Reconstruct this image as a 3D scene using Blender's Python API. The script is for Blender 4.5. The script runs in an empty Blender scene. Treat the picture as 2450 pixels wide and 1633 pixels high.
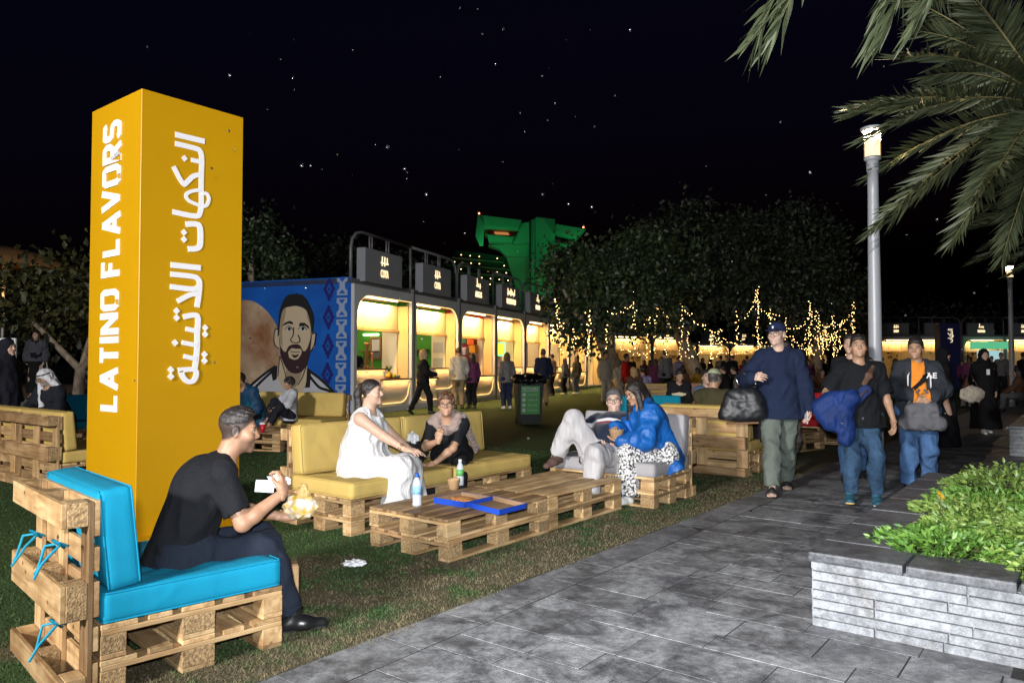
import bpy, bmesh, math, random
import numpy as np
from mathutils import Vector, Matrix, geometry

random.seed(7); RNG = np.random.default_rng(7)
SC = bpy.context.scene
COL = SC.collection
R = math.radians

# ------------------------------------------------------------------ camera, sky, flash, exposure
cam = bpy.data.cameras.new('camera'); cam_o = bpy.data.objects.new('camera', cam); COL.objects.link(cam_o)
cam.lens = 26.13; cam.sensor_width = 36.0; cam.clip_start = 0.05; cam.clip_end = 3000
cam_o.location = (0, 0, 1.36); cam_o.rotation_euler = (R(90 + 1.756), 0, 0)
SC.camera = cam_o

world = bpy.data.worlds.new('World'); SC.world = world; world.use_nodes = True
wn = world.node_tree.nodes; wl = world.node_tree.links
sky = wn.new('ShaderNodeTexSky'); sky.sky_type = 'NISHITA'; sky.sun_disc = False
sky.sun_elevation = R(-3.4); sky.sun_rotation = R(200); sky.air_density = 1.0; sky.dust_density = 0.1; sky.ozone_density = 3.5
bgn = wn['Background']; bgn.inputs[1].default_value = 0.12
wl.new(sky.outputs[0], bgn.inputs[0])

moon = bpy.data.lights.new('moon', 'SUN'); moon.energy = 0.02; moon.angle = R(0.5); moon.color = (1, .95, .88)
moon_o = bpy.data.objects.new('moon', moon); COL.objects.link(moon_o); moon_o.rotation_euler = (R(40), 0, R(200))

# the photographer's flash, on the camera's hot shoe just above the lens
flash = bpy.data.lights.new('camera_flash', 'SPOT'); flash.energy = 2000; flash.spot_size = R(100); flash.spot_blend = 1.0
flash.shadow_soft_size = 0.045; flash.color = (0.94, 0.97, 1.0)
flash_o = bpy.data.objects.new('camera_flash', flash); COL.objects.link(flash_o)
flash_o.location = (-0.06, -0.04, 1.52); flash_o.rotation_euler = (R(90 + 4), 0, R(-8))

vs = SC.view_settings; vs.view_transform = 'Standard'; vs.look = 'None'; vs.exposure = 0.0; vs.gamma = 1.0; vs.use_curve_mapping = False
SC.cycles.max_bounces = 6; SC.cycles.diffuse_bounces = 3; SC.cycles.glossy_bounces = 3; SC.cycles.transmission_bounces = 6
SC.cycles.transparent_max_bounces = 12; SC.cycles.sample_clamp_indirect = 4.0
SC.cycles.use_denoising = True

# the site grid: U runs along the path, V across it towards the kiosks
U = Vector((0.616, 0.788, 0)); V = Vector((-0.788, 0.616, 0)); UANG = math.atan2(.788, .616)
def uv(u, v, z=0.0):
    p = U * u + V * v; return Vector((p.x, p.y, z))

ORD = ['first', 'second', 'third', 'fourth', 'fifth', 'sixth', 'seventh', 'eighth', 'ninth', 'tenth', 'eleventh', 'twelfth', 'thirteenth', 'fourteenth', 'fifteenth', 'sixteenth', 'seventeenth', 'eighteenth', 'nineteenth', 'twentieth', 'twenty-first', 'twenty-second', 'twenty-third', 'twenty-fourth', 'twenty-fifth', 'twenty-sixth']
# ------------------------------------------------------------------ object helpers
def link(o, parent=None):
    COL.objects.link(o)
    if parent is not None: o.parent = parent
    return o
def tag(o, label=None, cat=None, group=None, kind=None):
    if label: o['label'] = label
    if cat: o['category'] = cat
    if group: o['group'] = group
    if kind: o['kind'] = kind
    return o
def empty(name, loc=(0, 0, 0), rz=0.0, parent=None, rot=None):
    o = bpy.data.objects.new(name, None); o.empty_display_size = .1
    o.location = loc; o.rotation_euler = rot if rot is not None else (0, 0, rz)
    return link(o, parent)
def obj(name, mesh, mat=None, parent=None, loc=(0, 0, 0), rot=(0, 0, 0), scale=None):
    o = bpy.data.objects.new(name, mesh); o.location = loc; o.rotation_euler = rot
    if scale: o.scale = scale
    if mat is not None and not mesh.materials: mesh.materials.append(mat)
    return link(o, parent)
def slotobj(name, mesh, mat, parent=None, loc=(0, 0, 0), rot=(0, 0, 0), scale=None):
    """object on a shared mesh with its own material"""
    if not mesh.materials: mesh.materials.append(None)
    o = obj(name, mesh, None, parent, loc, rot, scale)
    o.material_slots[0].link = 'OBJECT'; o.material_slots[0].material = mat
    return o
def copy_tree(o, parent=None):
    c = o.copy(); COL.objects.link(c); c.parent = parent
    for ch in list(o.children): copy_tree(ch, c)
    return c
def mesh_np(name, verts, faces, smooth=False):
    """verts (n,3), faces (m,k) numpy"""
    me = bpy.data.meshes.new(name); verts = np.asarray(verts, np.float32); faces = np.asarray(faces, np.int32)
    m, k = faces.shape
    me.vertices.add(len(verts)); me.vertices.foreach_set('co', verts.ravel())
    me.loops.add(m * k); me.loops.foreach_set('vertex_index', faces.ravel())
    me.polygons.add(m); me.polygons.foreach_set('loop_start', np.arange(0, m * k, k, dtype=np.int32))
    me.polygons.foreach_set('loop_total', np.full(m, k, np.int32))
    if smooth: me.polygons.foreach_set('use_smooth', np.ones(m, bool))
    me.update(calc_edges=True); me.validate()
    return me
def bm_mesh(name, bm, smooth=False):
    me = bpy.data.meshes.new(name); bm.normal_update(); bm.to_mesh(me); bm.free()
    if smooth:
        for p in me.polygons: p.use_smooth = True
    return me
_boxes = {}
def box_mesh(lx, ly, lz, bev=.003, seg=1):
    key = (round(lx, 4), round(ly, 4), round(lz, 4), bev, seg)
    if key in _boxes: return _boxes[key]
    bm = bmesh.new(); bmesh.ops.create_cube(bm, size=1.0)
    bmesh.ops.scale(bm, vec=(lx, ly, lz), verts=bm.verts)
    if bev > 0: bmesh.ops.bevel(bm, geom=list(bm.edges), offset=min(bev, .45 * min(lx, ly, lz)), segments=seg, profile=.6, affect='EDGES')
    _boxes[key] = bm_mesh('box', bm); return _boxes[key]
def box(name, size, mat, parent=None, loc=(0, 0, 0), rot=(0, 0, 0), bev=.003, seg=1):
    return slotobj(name, box_mesh(*size, bev, seg), mat, parent, loc, rot)
def add_box(bm, c, size, m3=None):
    r = bmesh.ops.create_cube(bm, size=1.0); vsx = r['verts']
    bmesh.ops.scale(bm, vec=size, verts=vsx)
    if m3 is not None: bmesh.ops.transform(bm, matrix=m3, verts=vsx)
    bmesh.ops.translate(bm, vec=c, verts=vsx)
    return vsx
def tube_into(bm, pts, rad, n=8, caps=True):
    """a tube through pts; rad a number or one for each point"""
    pts = [Vector(p) for p in pts]; rings = []
    if not hasattr(rad, '__len__'): rad = [rad] * len(pts)
    ref = Vector((0, 0, 1))
    for i, p in enumerate(pts):
        t = (pts[min(i + 1, len(pts) - 1)] - pts[max(i - 1, 0)]).normalized()
        if abs(t.dot(ref)) > .95: ref = Vector((1, 0, 0))
        a = t.cross(ref).normalized(); b = t.cross(a).normalized(); ref = (ref - t * ref.dot(t)).normalized() if abs(ref.dot(t)) < .95 else ref
        rings.append([bm.verts.new(p + (a * math.cos(2 * math.pi * k / n) + b * math.sin(2 * math.pi * k / n)) * rad[i]) for k in range(n)])
    for i in range(len(rings) - 1):
        for k in range(n):
            bm.faces.new((rings[i][k], rings[i][(k + 1) % n], rings[i + 1][(k + 1) % n], rings[i + 1][k]))
    if caps:
        bm.faces.new(rings[0][::-1]); bm.faces.new(rings[-1])
def tube(name, pts, rad, mat, parent=None, n=8, smooth=True, loc=(0, 0, 0)):
    bm = bmesh.new(); tube_into(bm, pts, rad, n)
    bmesh.ops.recalc_face_normals(bm, faces=bm.faces)
    return obj(name, bm_mesh(name, bm, smooth), mat, parent, loc)
def lathe_mesh(name, prof, n=20, smooth=True):
    """prof: list of (radius, z)"""
    vv = []; ff = []
    for r, z in prof:
        for k in range(n): vv.append((r * math.cos(2 * math.pi * k / n), r * math.sin(2 * math.pi * k / n), z))
    for i in range(len(prof) - 1):
        for k in range(n): ff.append((i * n + k, i * n + (k + 1) % n, (i + 1) * n + (k + 1) % n, (i + 1) * n + k))
    bm = bmesh.new(); bv = [bm.verts.new(v) for v in vv]
    for f in ff: bm.faces.new([bv[i] for i in f])
    bmesh.ops.remove_doubles(bm, verts=bm.verts, dist=1e-5)
    if prof[0][0] > 1e-4 or prof[-1][0] > 1e-4:
        bmesh.ops.holes_fill(bm, edges=[e for e in bm.edges if e.is_boundary])
    bmesh.ops.recalc_face_normals(bm, faces=bm.faces)
    return bm_mesh(name, bm, smooth)
def poly_into(bm, pts, z0, z1):
    """extrude a 2-D outline (x,y) from z0 to z1, concave allowed"""
    n = len(pts); area = sum(pts[i][0] * pts[(i + 1) % n][1] - pts[(i + 1) % n][0] * pts[i][1] for i in range(n))
    if area < 0: pts = pts[::-1]
    tri = geometry.tessellate_polygon([[Vector((x, y, 0)) for x, y in pts]])
    top = [bm.verts.new((x, y, z1)) for x, y in pts]; bot = [bm.verts.new((x, y, z0)) for x, y in pts]
    for t in tri:
        a, b, c = [Vector((*pts[i], 0)) for i in t]
        f = t if (b - a).cross(c - a).z > 0 else t[::-1]
        try: bm.faces.new([top[i] for i in f]); bm.faces.new([bot[i] for i in f[::-1]])
        except ValueError: pass
    for i in range(n):
        j = (i + 1) % n
        try: bm.faces.new((bot[i], bot[j], top[j], top[i]))
        except ValueError: pass
def poly_obj(name, pts, z0, z1, mat, parent=None, loc=(0, 0, 0), rot=(0, 0, 0)):
    bm = bmesh.new(); poly_into(bm, [tuple(p) for p in pts], z0, z1)
    return obj(name, bm_mesh(name, bm), mat, parent, loc, rot)
def stroke_outline(pts, w):
    pts = [Vector((p[0], p[1])) for p in pts]; n = len(pts); L = []; Rr = []
    for i in range(n):
        d0 = (pts[i] - pts[i - 1]).normalized() if i else (pts[1] - pts[0]).normalized()
        d1 = (pts[i + 1] - pts[i]).normalized() if i < n - 1 else d0
        t = (d0 + d1); t = t.normalized() if t.length > 1e-4 else d0
        nrm = Vector((-t.y, t.x)); k = 1 / max(.5, nrm.dot(Vector((-d0.y, d0.x))))
        L.append(pts[i] + nrm * w * .5 * k); Rr.append(pts[i] - nrm * w * .5 * k)
    return [tuple(p) for p in L] + [tuple(p) for p in Rr[::-1]]
def curve(pts, n=5):
    """Catmull-Rom through pts (open)"""
    out = []; P = [pts[0]] + list(pts) + [pts[-1]]
    for i in range(1, len(P) - 2):
        for k in range(n):
            t = k / n; a = [.5 * ((2 * P[i][c]) + (-P[i - 1][c] + P[i + 1][c]) * t + (2 * P[i - 1][c] - 5 * P[i][c] + 4 * P[i + 1][c] - P[i + 2][c]) * t * t + (-P[i - 1][c] + 3 * P[i][c] - 3 * P[i + 1][c] + P[i + 2][c]) * t ** 3) for c in (0, 1)]; out.append(tuple(a))
    out.append(tuple(pts[-1])); return out
def text_mesh(body, height, width=None, bold=0.0, extrude=.0, depth_res=2):
    """the default font as a mesh in the XY plane, scaled so that its box is width x height, centred"""
    cu = bpy.data.curves.new('text', 'FONT'); cu.body = body; cu.offset = bold; cu.resolution_u = depth_res
    cu.extrude = 0.05
    o = bpy.data.objects.new('text_tmp', cu); COL.objects.link(o)
    dg = bpy.context.evaluated_depsgraph_get(); me = bpy.data.meshes.new_from_object(o.evaluated_get(dg))
    bpy.data.objects.remove(o); bpy.data.curves.remove(cu)
    co = np.empty(len(me.vertices) * 3, np.float32); me.vertices.foreach_get('co', co); co = co.reshape(-1, 3)
    lo, hi = co.min(0), co.max(0); sy = height / (hi[1] - lo[1]); sx = sy if width is None else width / (hi[0] - lo[0])
    co[:, 0] = (co[:, 0] - (lo[0] + hi[0]) / 2) * sx; co[:, 1] = (co[:, 1] - (lo[1] + hi[1]) / 2) * sy
    co[:, 2] = np.where(co[:, 2] > 0, extrude, 0.0)
    me.vertices.foreach_set('co', co.ravel()); me.update(); me.materials.clear()
    return me

# ------------------------------------------------------------------ materials
MATS = {}
class NT:
    def __init__(s, m): s.t = m.node_tree; s.n = s.t.nodes; s.l = s.t.links
    def new(s, t, **k):
        nd = s.n.new(t)
        for a, b in k.items(): setattr(nd, a, b)
        return nd
    def link(s, a, b): s.l.new(a, b)
def base_mat(name, color=(.5, .5, .5), rough=.6, metal=0.0, spec=.5, emit=None, estr=0.0, alpha=1.0, trans=0.0, coat=0.0, sheen=0.0):
    if name in MATS: return MATS[name]
    m = bpy.data.materials.new(name); m.use_nodes = True; b = m.node_tree.nodes['Principled BSDF']
    b.inputs['Base Color'].default_value = (*color, 1); b.inputs['Roughness'].default_value = rough
    b.inputs['Metallic'].default_value = metal; b.inputs['Specular IOR Level'].default_value = spec
    if emit: b.inputs['Emission Color'].default_value = (*emit, 1); b.inputs['Emission Strength'].default_value = estr
    b.inputs['Alpha'].default_value = alpha; b.inputs['Transmission Weight'].default_value = trans
    b.inputs['Coat Weight'].default_value = coat; b.inputs['Sheen Weight'].default_value = sheen
    MATS[name] = m; return m
def noisy(name, color, rough=.7, var=.25, scale=6.0, bump=0.0, bscale=60.0, rand=0.0, coords='Object', stretch=(1, 1, 1), color2=None, spec=.4, sheen=0.0, detail=5, crease=0.0, cscale=7.0, **kw):
    """colour broken up by noise (towards color2, or darker by var), bump from a finer noise, per-object brightness by rand"""
    if name in MATS: return MATS[name]
    m = base_mat(name, color, rough, spec=spec, sheen=sheen, **kw); t = NT(m); b = t.n['Principled BSDF']
    tc = t.new('ShaderNodeTexCoord'); mp = t.new('ShaderNodeMapping'); mp.inputs['Scale'].default_value = stretch
    t.link(tc.outputs[coords], mp.inputs[0])
    vec = mp.outputs[0]
    if rand > 0:
        oi = t.new('ShaderNodeObjectInfo'); ad = t.new('ShaderNodeVectorMath', operation='MULTIPLY_ADD')
        ad.inputs[1].default_value = (1, 1, 1); cb = t.new('ShaderNodeCombineXYZ'); mm = t.new('ShaderNodeMath', operation='MULTIPLY'); mm.inputs[1].default_value = 37.0
        t.link(oi.outputs['Random'], mm.inputs[0])
        for i in range(3): t.link(mm.outputs[0], cb.inputs[i])
        t.link(vec, ad.inputs[0]); t.link(cb.outputs[0], ad.inputs[2]); vec = ad.outputs[0]
    nz = t.new('ShaderNodeTexNoise'); nz.inputs['Scale'].default_value = scale; nz.inputs['Detail'].default_value = detail; nz.inputs['Roughness'].default_value = .6
    t.link(vec, nz.inputs['Vector'])
    cr = t.new('ShaderNodeValToRGB'); c2 = color2 or tuple(c * (1 - var) for c in color); c1 = color if color2 else tuple(min(1, c * (1 + var * .6)) for c in color)
    cr.color_ramp.elements[0].position = .32; cr.color_ramp.elements[1].position = .68
    cr.color_ramp.elements[0].color = (*c2, 1); cr.color_ramp.elements[1].color = (*c1, 1)
    t.link(nz.outputs['Fac'], cr.inputs[0]); colout = cr.outputs[0]
    if rand > 0:
        mr = t.new('ShaderNodeMapRange'); mr.inputs['To Min'].default_value = 1 - rand; mr.inputs['To Max'].default_value = 1 + rand
        t.link(oi.outputs['Random'], mr.inputs[0]); hs = t.new('ShaderNodeHueSaturation'); t.link(mr.outputs[0], hs.inputs['Value']); t.link(colout, hs.inputs['Color']); colout = hs.outputs[0]
    t.link(colout, b.inputs['Base Color'])
    if bump > 0:
        n2 = t.new('ShaderNodeTexNoise'); n2.inputs['Scale'].default_value = bscale; n2.inputs['Detail'].default_value = 3; t.link(vec, n2.inputs['Vector'])
        bp = t.new('ShaderNodeBump'); bp.inputs['Strength'].default_value = bump; bp.inputs['Distance'].default_value = .01
        t.link(n2.outputs['Fac'], bp.inputs['Height']); t.link(bp.outputs[0], b.inputs['Normal'])
        if crease > 0:   # soft folds pressed into the cloth
            n3 = t.new('ShaderNodeTexNoise'); n3.inputs['Scale'].default_value = cscale; n3.inputs['Detail'].default_value = 2.5; n3.inputs['Distortion'].default_value = 1.6; t.link(vec, n3.inputs['Vector'])
            b3 = t.new('ShaderNodeBump'); b3.inputs['Strength'].default_value = crease; b3.inputs['Distance'].default_value = .05; t.link(n3.outputs['Fac'], b3.inputs['Height']); t.link(b3.outputs[0], bp.inputs['Normal'])
    return m
def emis(name, color, strength, sample=True):
    m = base_mat(name, (0, 0, 0), .5, emit=color, estr=strength)
    if not sample: m.cycles.emission_sampling = 'NONE'
    return m
def wood_mat(name, c_light, c_dark, rough=.6):
    """planed pallet softwood: grain along the piece's X axis, knots, a tone of its own for every piece"""
    if name in MATS: return MATS[name]
    m = base_mat(name, c_light, rough, spec=.35); t = NT(m); b = t.n['Principled BSDF']
    tc = t.new('ShaderNodeTexCoord'); oi = t.new('ShaderNodeObjectInfo')
    cb = t.new('ShaderNodeCombineXYZ'); mm = t.new('ShaderNodeMath', operation='MULTIPLY'); mm.inputs[1].default_value = 53.0
    t.link(oi.outputs['Random'], mm.inputs[0])
    for i in range(3): t.link(mm.outputs[0], cb.inputs[i])
    ad = t.new('ShaderNodeVectorMath', operation='ADD'); t.link(tc.outputs['Object'], ad.inputs[0]); t.link(cb.outputs[0], ad.inputs[1])
    mp = t.new('ShaderNodeMapping'); mp.inputs['Scale'].default_value = (2.2, 26, 26); t.link(ad.outputs[0], mp.inputs[0])
    n1 = t.new('ShaderNodeTexNoise'); n1.inputs['Scale'].default_value = 1.0; n1.inputs['Detail'].default_value = 6; n1.inputs['Distortion'].default_value = .6; t.link(mp.outputs[0], n1.inputs['Vector'])
    n2 = t.new('ShaderNodeTexNoise'); n2.inputs['Scale'].default_value = 5.0; n2.inputs['Detail'].default_value = 3; t.link(ad.outputs[0], n2.inputs['Vector'])
    vo = t.new('ShaderNodeTexVoronoi'); vo.inputs['Scale'].default_value = 5.5
    mp2 = t.new('ShaderNodeMapping'); mp2.inputs['Scale'].default_value = (.8, 2, 2); t.link(ad.outputs[0], mp2.inputs[0]); t.link(mp2.outputs[0], vo.inputs['Vector'])
    cr = t.new('ShaderNodeValToRGB'); e = cr.color_ramp.elements; e[0].position = .30; e[0].color = (*c_dark, 1); e[1].position = .62; e[1].color = (*c_light, 1)
    t.link(n1.outputs['Fac'], cr.inputs[0])
    kn = t.new('ShaderNodeValToRGB'); k = kn.color_ramp.elements; k[0].position = .06; k[0].color = (.30, .16, .08, 1); k[1].position = .13; k[1].color = (1, 1, 1, 1)
    t.link(vo.outputs['Distance'], kn.inputs[0])
    mx = t.new('ShaderNodeMix', data_type='RGBA', blend_type='MULTIPLY'); mx.inputs['Factor'].default_value = .85
    t.link(cr.outputs[0], mx.inputs['A']); t.link(kn.outputs[0], mx.inputs['B'])
    st = t.new('ShaderNodeValToRGB'); s = st.color_ramp.elements; s[0].position = .35; s[0].color = (.62, .52, .42, 1); s[1].position = .58; s[1].color = (1, 1, 1, 1); t.link(n2.outputs['Fac'], st.inputs[0])
    m2 = t.new('ShaderNodeMix', data_type='RGBA', blend_type='MULTIPLY'); m2.inputs['Factor'].default_value = .7; t.link(mx.outputs['Result'], m2.inputs['A']); t.link(st.outputs[0], m2.inputs['B'])
    hs = t.new('ShaderNodeHueSaturation'); mr = t.new('ShaderNodeMapRange'); mr.inputs['To Min'].default_value = .62; mr.inputs['To Max'].default_value = 1.28
    t.link(oi.outputs['Random'], mr.inputs[0]); t.link(mr.outputs[0], hs.inputs['Value']); t.link(m2.outputs['Result'], hs.inputs['Color'])
    t.link(hs.outputs[0], b.inputs['Base Color'])
    bp = t.new('ShaderNodeBump'); bp.inputs['Strength'].default_value = .35; bp.inputs['Distance'].default_value = .004; t.link(n1.outputs['Fac'], bp.inputs['Height']); t.link(bp.outputs[0], b.inputs['Normal'])
    return m
WOOD = wood_mat('pallet_wood', (.60, .42, .22), (.33, .20, .09))
WOOD_DARK = wood_mat('pallet_wood_weathered', (.40, .26, .135), (.20, .115, .05))
CHIP = noisy('pressed_chip_block', (.50, .34, .17), .85, color2=(.20, .125, .06), scale=70, bump=.6, bscale=110, rand=.2, detail=2)
STEEL = base_mat('galvanised_steel', (.42, .44, .47), .4, .6)
WHITE = noisy('white_paper', (.78, .79, .82), .7, .08, 20)

# ------------------------------------------------------------------ ground, lawn, paved path
def lawn_mat(name, blade=False):
    m = base_mat(name, (.05, .08, .03), .85, spec=.2); t = NT(m); b = t.n['Principled BSDF']
    g = t.new('ShaderNodeNewGeometry')
    def noise(scale, detail=5, rough=.6):
        n = t.new('ShaderNodeTexNoise'); n.inputs['Scale'].default_value = scale; n.inputs['Detail'].default_value = detail; n.inputs['Roughness'].default_value = rough
        t.link(g.outputs['Position'], n.inputs['Vector']); return n.outputs['Fac']
    big = noise(.55, 5); mid = noise(2.6, 6, .7); fine = noise(55 if not blade else 9, 4, .7)
    def ramp(f, p0, c0, p1, c1):
        r = t.new('ShaderNodeValToRGB'); e = r.color_ramp.elements; e[0].position = p0; e[0].color = (*c0, 1); e[1].position = p1; e[1].color = (*c1, 1); t.link(f, r.inputs[0]); return r.outputs[0]
    k = 1.1 if blade else 1.0
    green = ramp(fine, .3, (.016 * k, .042 * k, .014 * k), .7, (.070 * k, .125 * k, .042 * k))
    straw = ramp(fine, .3, (.050 * k, .044 * k, .026 * k), .7, (.175 * k, .145 * k, .085 * k))
    # worn strip beside the paving: across-path distance from the kerb line
    dp = t.new('ShaderNodeVectorMath', operation='DOT_PRODUCT'); dp.inputs[1].default_value = V; t.link(g.outputs['Position'], dp.inputs[0])
    mr = t.new('ShaderNodeMapRange'); mr.inputs['From Min'].default_value = 2.8; mr.inputs['From Max'].default_value = 5.6; mr.inputs['To Min'].default_value = .10; mr.inputs['To Max'].default_value = -.18
    t.link(dp.outputs['Value'], mr.inputs[0])
    ad = t.new('ShaderNodeMath', operation='ADD'); t.link(mid, ad.inputs[0]); t.link(mr.outputs[0], ad.inputs[1])
    a2 = t.new('ShaderNodeMath', operation='MULTIPLY_ADD'); a2.inputs[1].default_value = .45; t.link(big, a2.inputs[0]); t.link(ad.outputs[0], a2.inputs[2])
    f = ramp(a2.outputs[0], .66, (0, 0, 0), .80, (1, 1, 1))
    mx = t.new('ShaderNodeMix', data_type='RGBA'); t.link(f, mx.inputs['Factor']); t.link(green, mx.inputs['A']); t.link(straw, mx.inputs['B'])
    # damp dark soil patches
    soil = ramp(noise(1.7, 6, .75), .55, (0, 0, 0), .68, (1, 1, 1))
    m2 = t.new('ShaderNodeMix', data_type='RGBA'); t.link(soil, m2.inputs['Factor']); t.link(mx.outputs['Result'], m2.inputs['A']); m2.inputs['B'].default_value = (.050, .038, .024, 1)
    t.link(m2.outputs['Result'], b.inputs['Base Color'])
    if not blade:
        bp = t.new('ShaderNodeBump'); bp.inputs['Strength'].default_value = .9; bp.inputs['Distance'].default_value = .02; t.link(noise(90, 3), bp.inputs['Height']); t.link(bp.outputs[0], b.inputs['Normal'])
    return m
gm = mesh_np('lawn', [(-900, -60, 0), (900, -60, 0), (900, 1500, 0), (-900, 1500, 0)], [(0, 1, 2, 3)])
tag(obj('lawn', gm, lawn_mat('lawn_turf')), kind='structure')

# grass blades where the lawn is near enough to show them
def grass_blades(n):
    u = RNG.uniform(-1.5, 9.5, n * 3); v = 2.81 + RNG.random(n * 3) ** 1.2 * 7.0 + .05 * np.sin(u * 5.3) * np.sin(u * 2.1)
    x = U.x * u + V.x * v; y = U.y * u + V.y * v
    d = np.hypot(x, y); keep = (y > 2.2) & (np.abs(x) < y * .76) & (RNG.random(len(x)) < np.clip(9.0 / d ** 2, 0, 1) + .08)
    x, y = x[keep][:n], y[keep][:n]; k = len(x)
    a = RNG.uniform(0, 2 * math.pi, k); h = RNG.uniform(.006, .022, k); w = RNG.uniform(.0025, .005, k) * (1 + .12 * np.hypot(x, y)); lean = RNG.uniform(.2, 1.2, k) * h; b = RNG.uniform(0, 2 * math.pi, k)
    P = np.empty((k, 3, 3), np.float32)
    P[:, 0] = np.stack([x - np.cos(a) * w / 2, y - np.sin(a) * w / 2, np.zeros(k)], 1)
    P[:, 1] = np.stack([x + np.cos(a) * w / 2, y + np.sin(a) * w / 2, np.zeros(k)], 1)
    P[:, 2] = np.stack([x + np.cos(b) * lean, y + np.sin(b) * lean, h], 1)
    return mesh_np('grass', P.reshape(-1, 3), np.arange(k * 3).reshape(-1, 3))
tag(obj('grass', grass_blades(150000), lawn_mat('grass_blade', True)), 'short worn grass blades of the lawn beside the paved path', 'grass', kind='stuff')

def stone_mat(name, c1, c2, stain, rough=.55, rand=.22, spk=160, stain_lo=.50, wet=True):
    if name in MATS: return MATS[name]
    m = base_mat(name, c1, rough, spec=.45); t = NT(m); b = t.n['Principled BSDF']; g = t.new('ShaderNodeNewGeometry'); oi = t.new('ShaderNodeObjectInfo')
    def noise(scale, detail=5, rgh=.6, dist=0):
        n = t.new('ShaderNodeTexNoise'); n.inputs['Scale'].default_value = scale; n.inputs['Detail'].default_value = detail; n.inputs['Roughness'].default_value = rgh; n.inputs['Distortion'].default_value = dist
        t.link(g.outputs['Position'], n.inputs['Vector']); return n.outputs['Fac']
    def ramp(f, p0, c0, p1, c1):
        r = t.new('ShaderNodeValToRGB'); e = r.color_ramp.elements; e[0].position = p0; e[0].color = (*c0, 1); e[1].position = p1; e[1].color = (*c1, 1); t.link(f, r.inputs[0]); return r.outputs[0]
    base = ramp(noise(spk, 3, .8), .35, c2, .65, c1)
    mx = t.new('ShaderNodeMix', data_type='RGBA', blend_type='MULTIPLY'); mx.inputs['Factor'].default_value = 1
    sn = noise(3.2, 8, .72, .5); st = ramp(sn, stain_lo - .10, stain, stain_lo + .06, (1, 1, 1)); t.link(base, mx.inputs['A']); t.link(st, mx.inputs['B'])
    m3 = t.new('ShaderNodeMix', data_type='RGBA', blend_type='MULTIPLY'); m3.inputs['Factor'].default_value = .8
    t.link(mx.outputs['Result'], m3.inputs['A']); t.link(ramp(noise(17, 6, .8), .40, (.42, .42, .43), .60, (1.0, 1.0, 1.0)), m3.inputs['B'])
    hs = t.new('ShaderNodeHueSaturation'); mr = t.new('ShaderNodeMapRange'); mr.inputs['To Min'].default_value = 1 - rand; mr.inputs['To Max'].default_value = 1 + rand
    t.link(oi.outputs['Random'], mr.inputs[0]); t.link(mr.outputs[0], hs.inputs['Value']); t.link(m3.outputs['Result'], hs.inputs['Color']); t.link(hs.outputs[0], b.inputs['Base Color'])
    if wet:
        rr = t.new('ShaderNodeMapRange'); rr.inputs['From Min'].default_value = stain_lo - .1; rr.inputs['From Max'].default_value = stain_lo + .08; rr.inputs['To Min'].default_value = .38; rr.inputs['To Max'].default_value = rough + .15
        t.link(sn, rr.inputs[0]); t.link(rr.outputs[0], b.inputs['Roughness'])
    bp = t.new('ShaderNodeBump'); bp.inputs['Strength'].default_value = .5; bp.inputs['Distance'].default_value = .006; t.link(noise(45, 5, .75), bp.inputs['Height']); t.link(bp.outputs[0], b.inputs['Normal'])
    return m
PAVE = stone_mat('grey_granite_paving', (.40, .41, .43), (.20, .205, .215), (.38, .38, .39))
JOINT = noisy('paving_joint', (.030, .029, .028), .95, .4, 30, coords='Object')
# one mortar sheet under the stones; V below 2.84 is paved
P0, P1, P2, P3 = uv(-8, 2.84), uv(70, 2.84), uv(70, -60), uv(-8, -60)
path = obj('path', mesh_np('path', [(*P[:2], .004) for P in (P0, P3, P2, P1)], [(0, 1, 2, 3)]), JOINT); tag(path, kind='structure')

def paving():
    rows = []; u = -0.9; k = 0; widths = [.24, .34, .20, .30, .22, .36, .20]
    while u < 34:
        w = widths[k % 7]; k += 1; rows.append((u, w)); u += w
    near, far = [], []
    for u0, w in rows:
        v = 2.84 - .30 - random.uniform(0, .3); first = True
        vmin = -14 if u0 > 8 else (-4 if u0 < 4.3 else 1.1)
        v = 2.54
        while v > vmin:
            L = random.choice([.30, .42, .52, .64, .36]) if not first else random.uniform(.25, .7); first = False
            near.append((u0, w, v - L, L)); v -= L
    # border course along the lawn
    u = -0.9
    while u < 34:
        L = random.choice([.45, .6, .75]); near.append((u, L, 2.545, .29)); u += L
    def dist(s):
        p = uv(s[0] + s[1] / 2, s[2] + s[3] / 2); return p.length if p.y > 2.4 and abs(p.x) < p.y * .78 else 99
    near.sort(key=dist)
    sel = [s for s in near if dist(s) < 99]
    for u0, w, v0, L in sel[:300]:
        g = random.uniform(.0015, .003); o = box('paving_stone', (round(w - 2 * g, 3), round(L - 2 * g, 3), .04), PAVE, path, uv(u0 + w / 2, v0 + L / 2, -.0145 + random.uniform(-.0012, .0012)), (random.uniform(-.0015, .0015), random.uniform(-.0015, .0015), UANG), bev=.002)
    bm = bmesh.new(); m3 = Matrix.Rotation(UANG, 4, 'Z')
    for u0, w, v0, L in sel[300:]:
        add_box(bm, uv(u0 + w / 2, v0 + L / 2, -.0145 + random.uniform(-.0012, .0012)), (w - .006, L - .006, .04), m3)
    o = obj('paving_stones', bm_mesh('paving_stones', bm), PAVE, path); o['kind'] = 'stuff'
paving()

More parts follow.
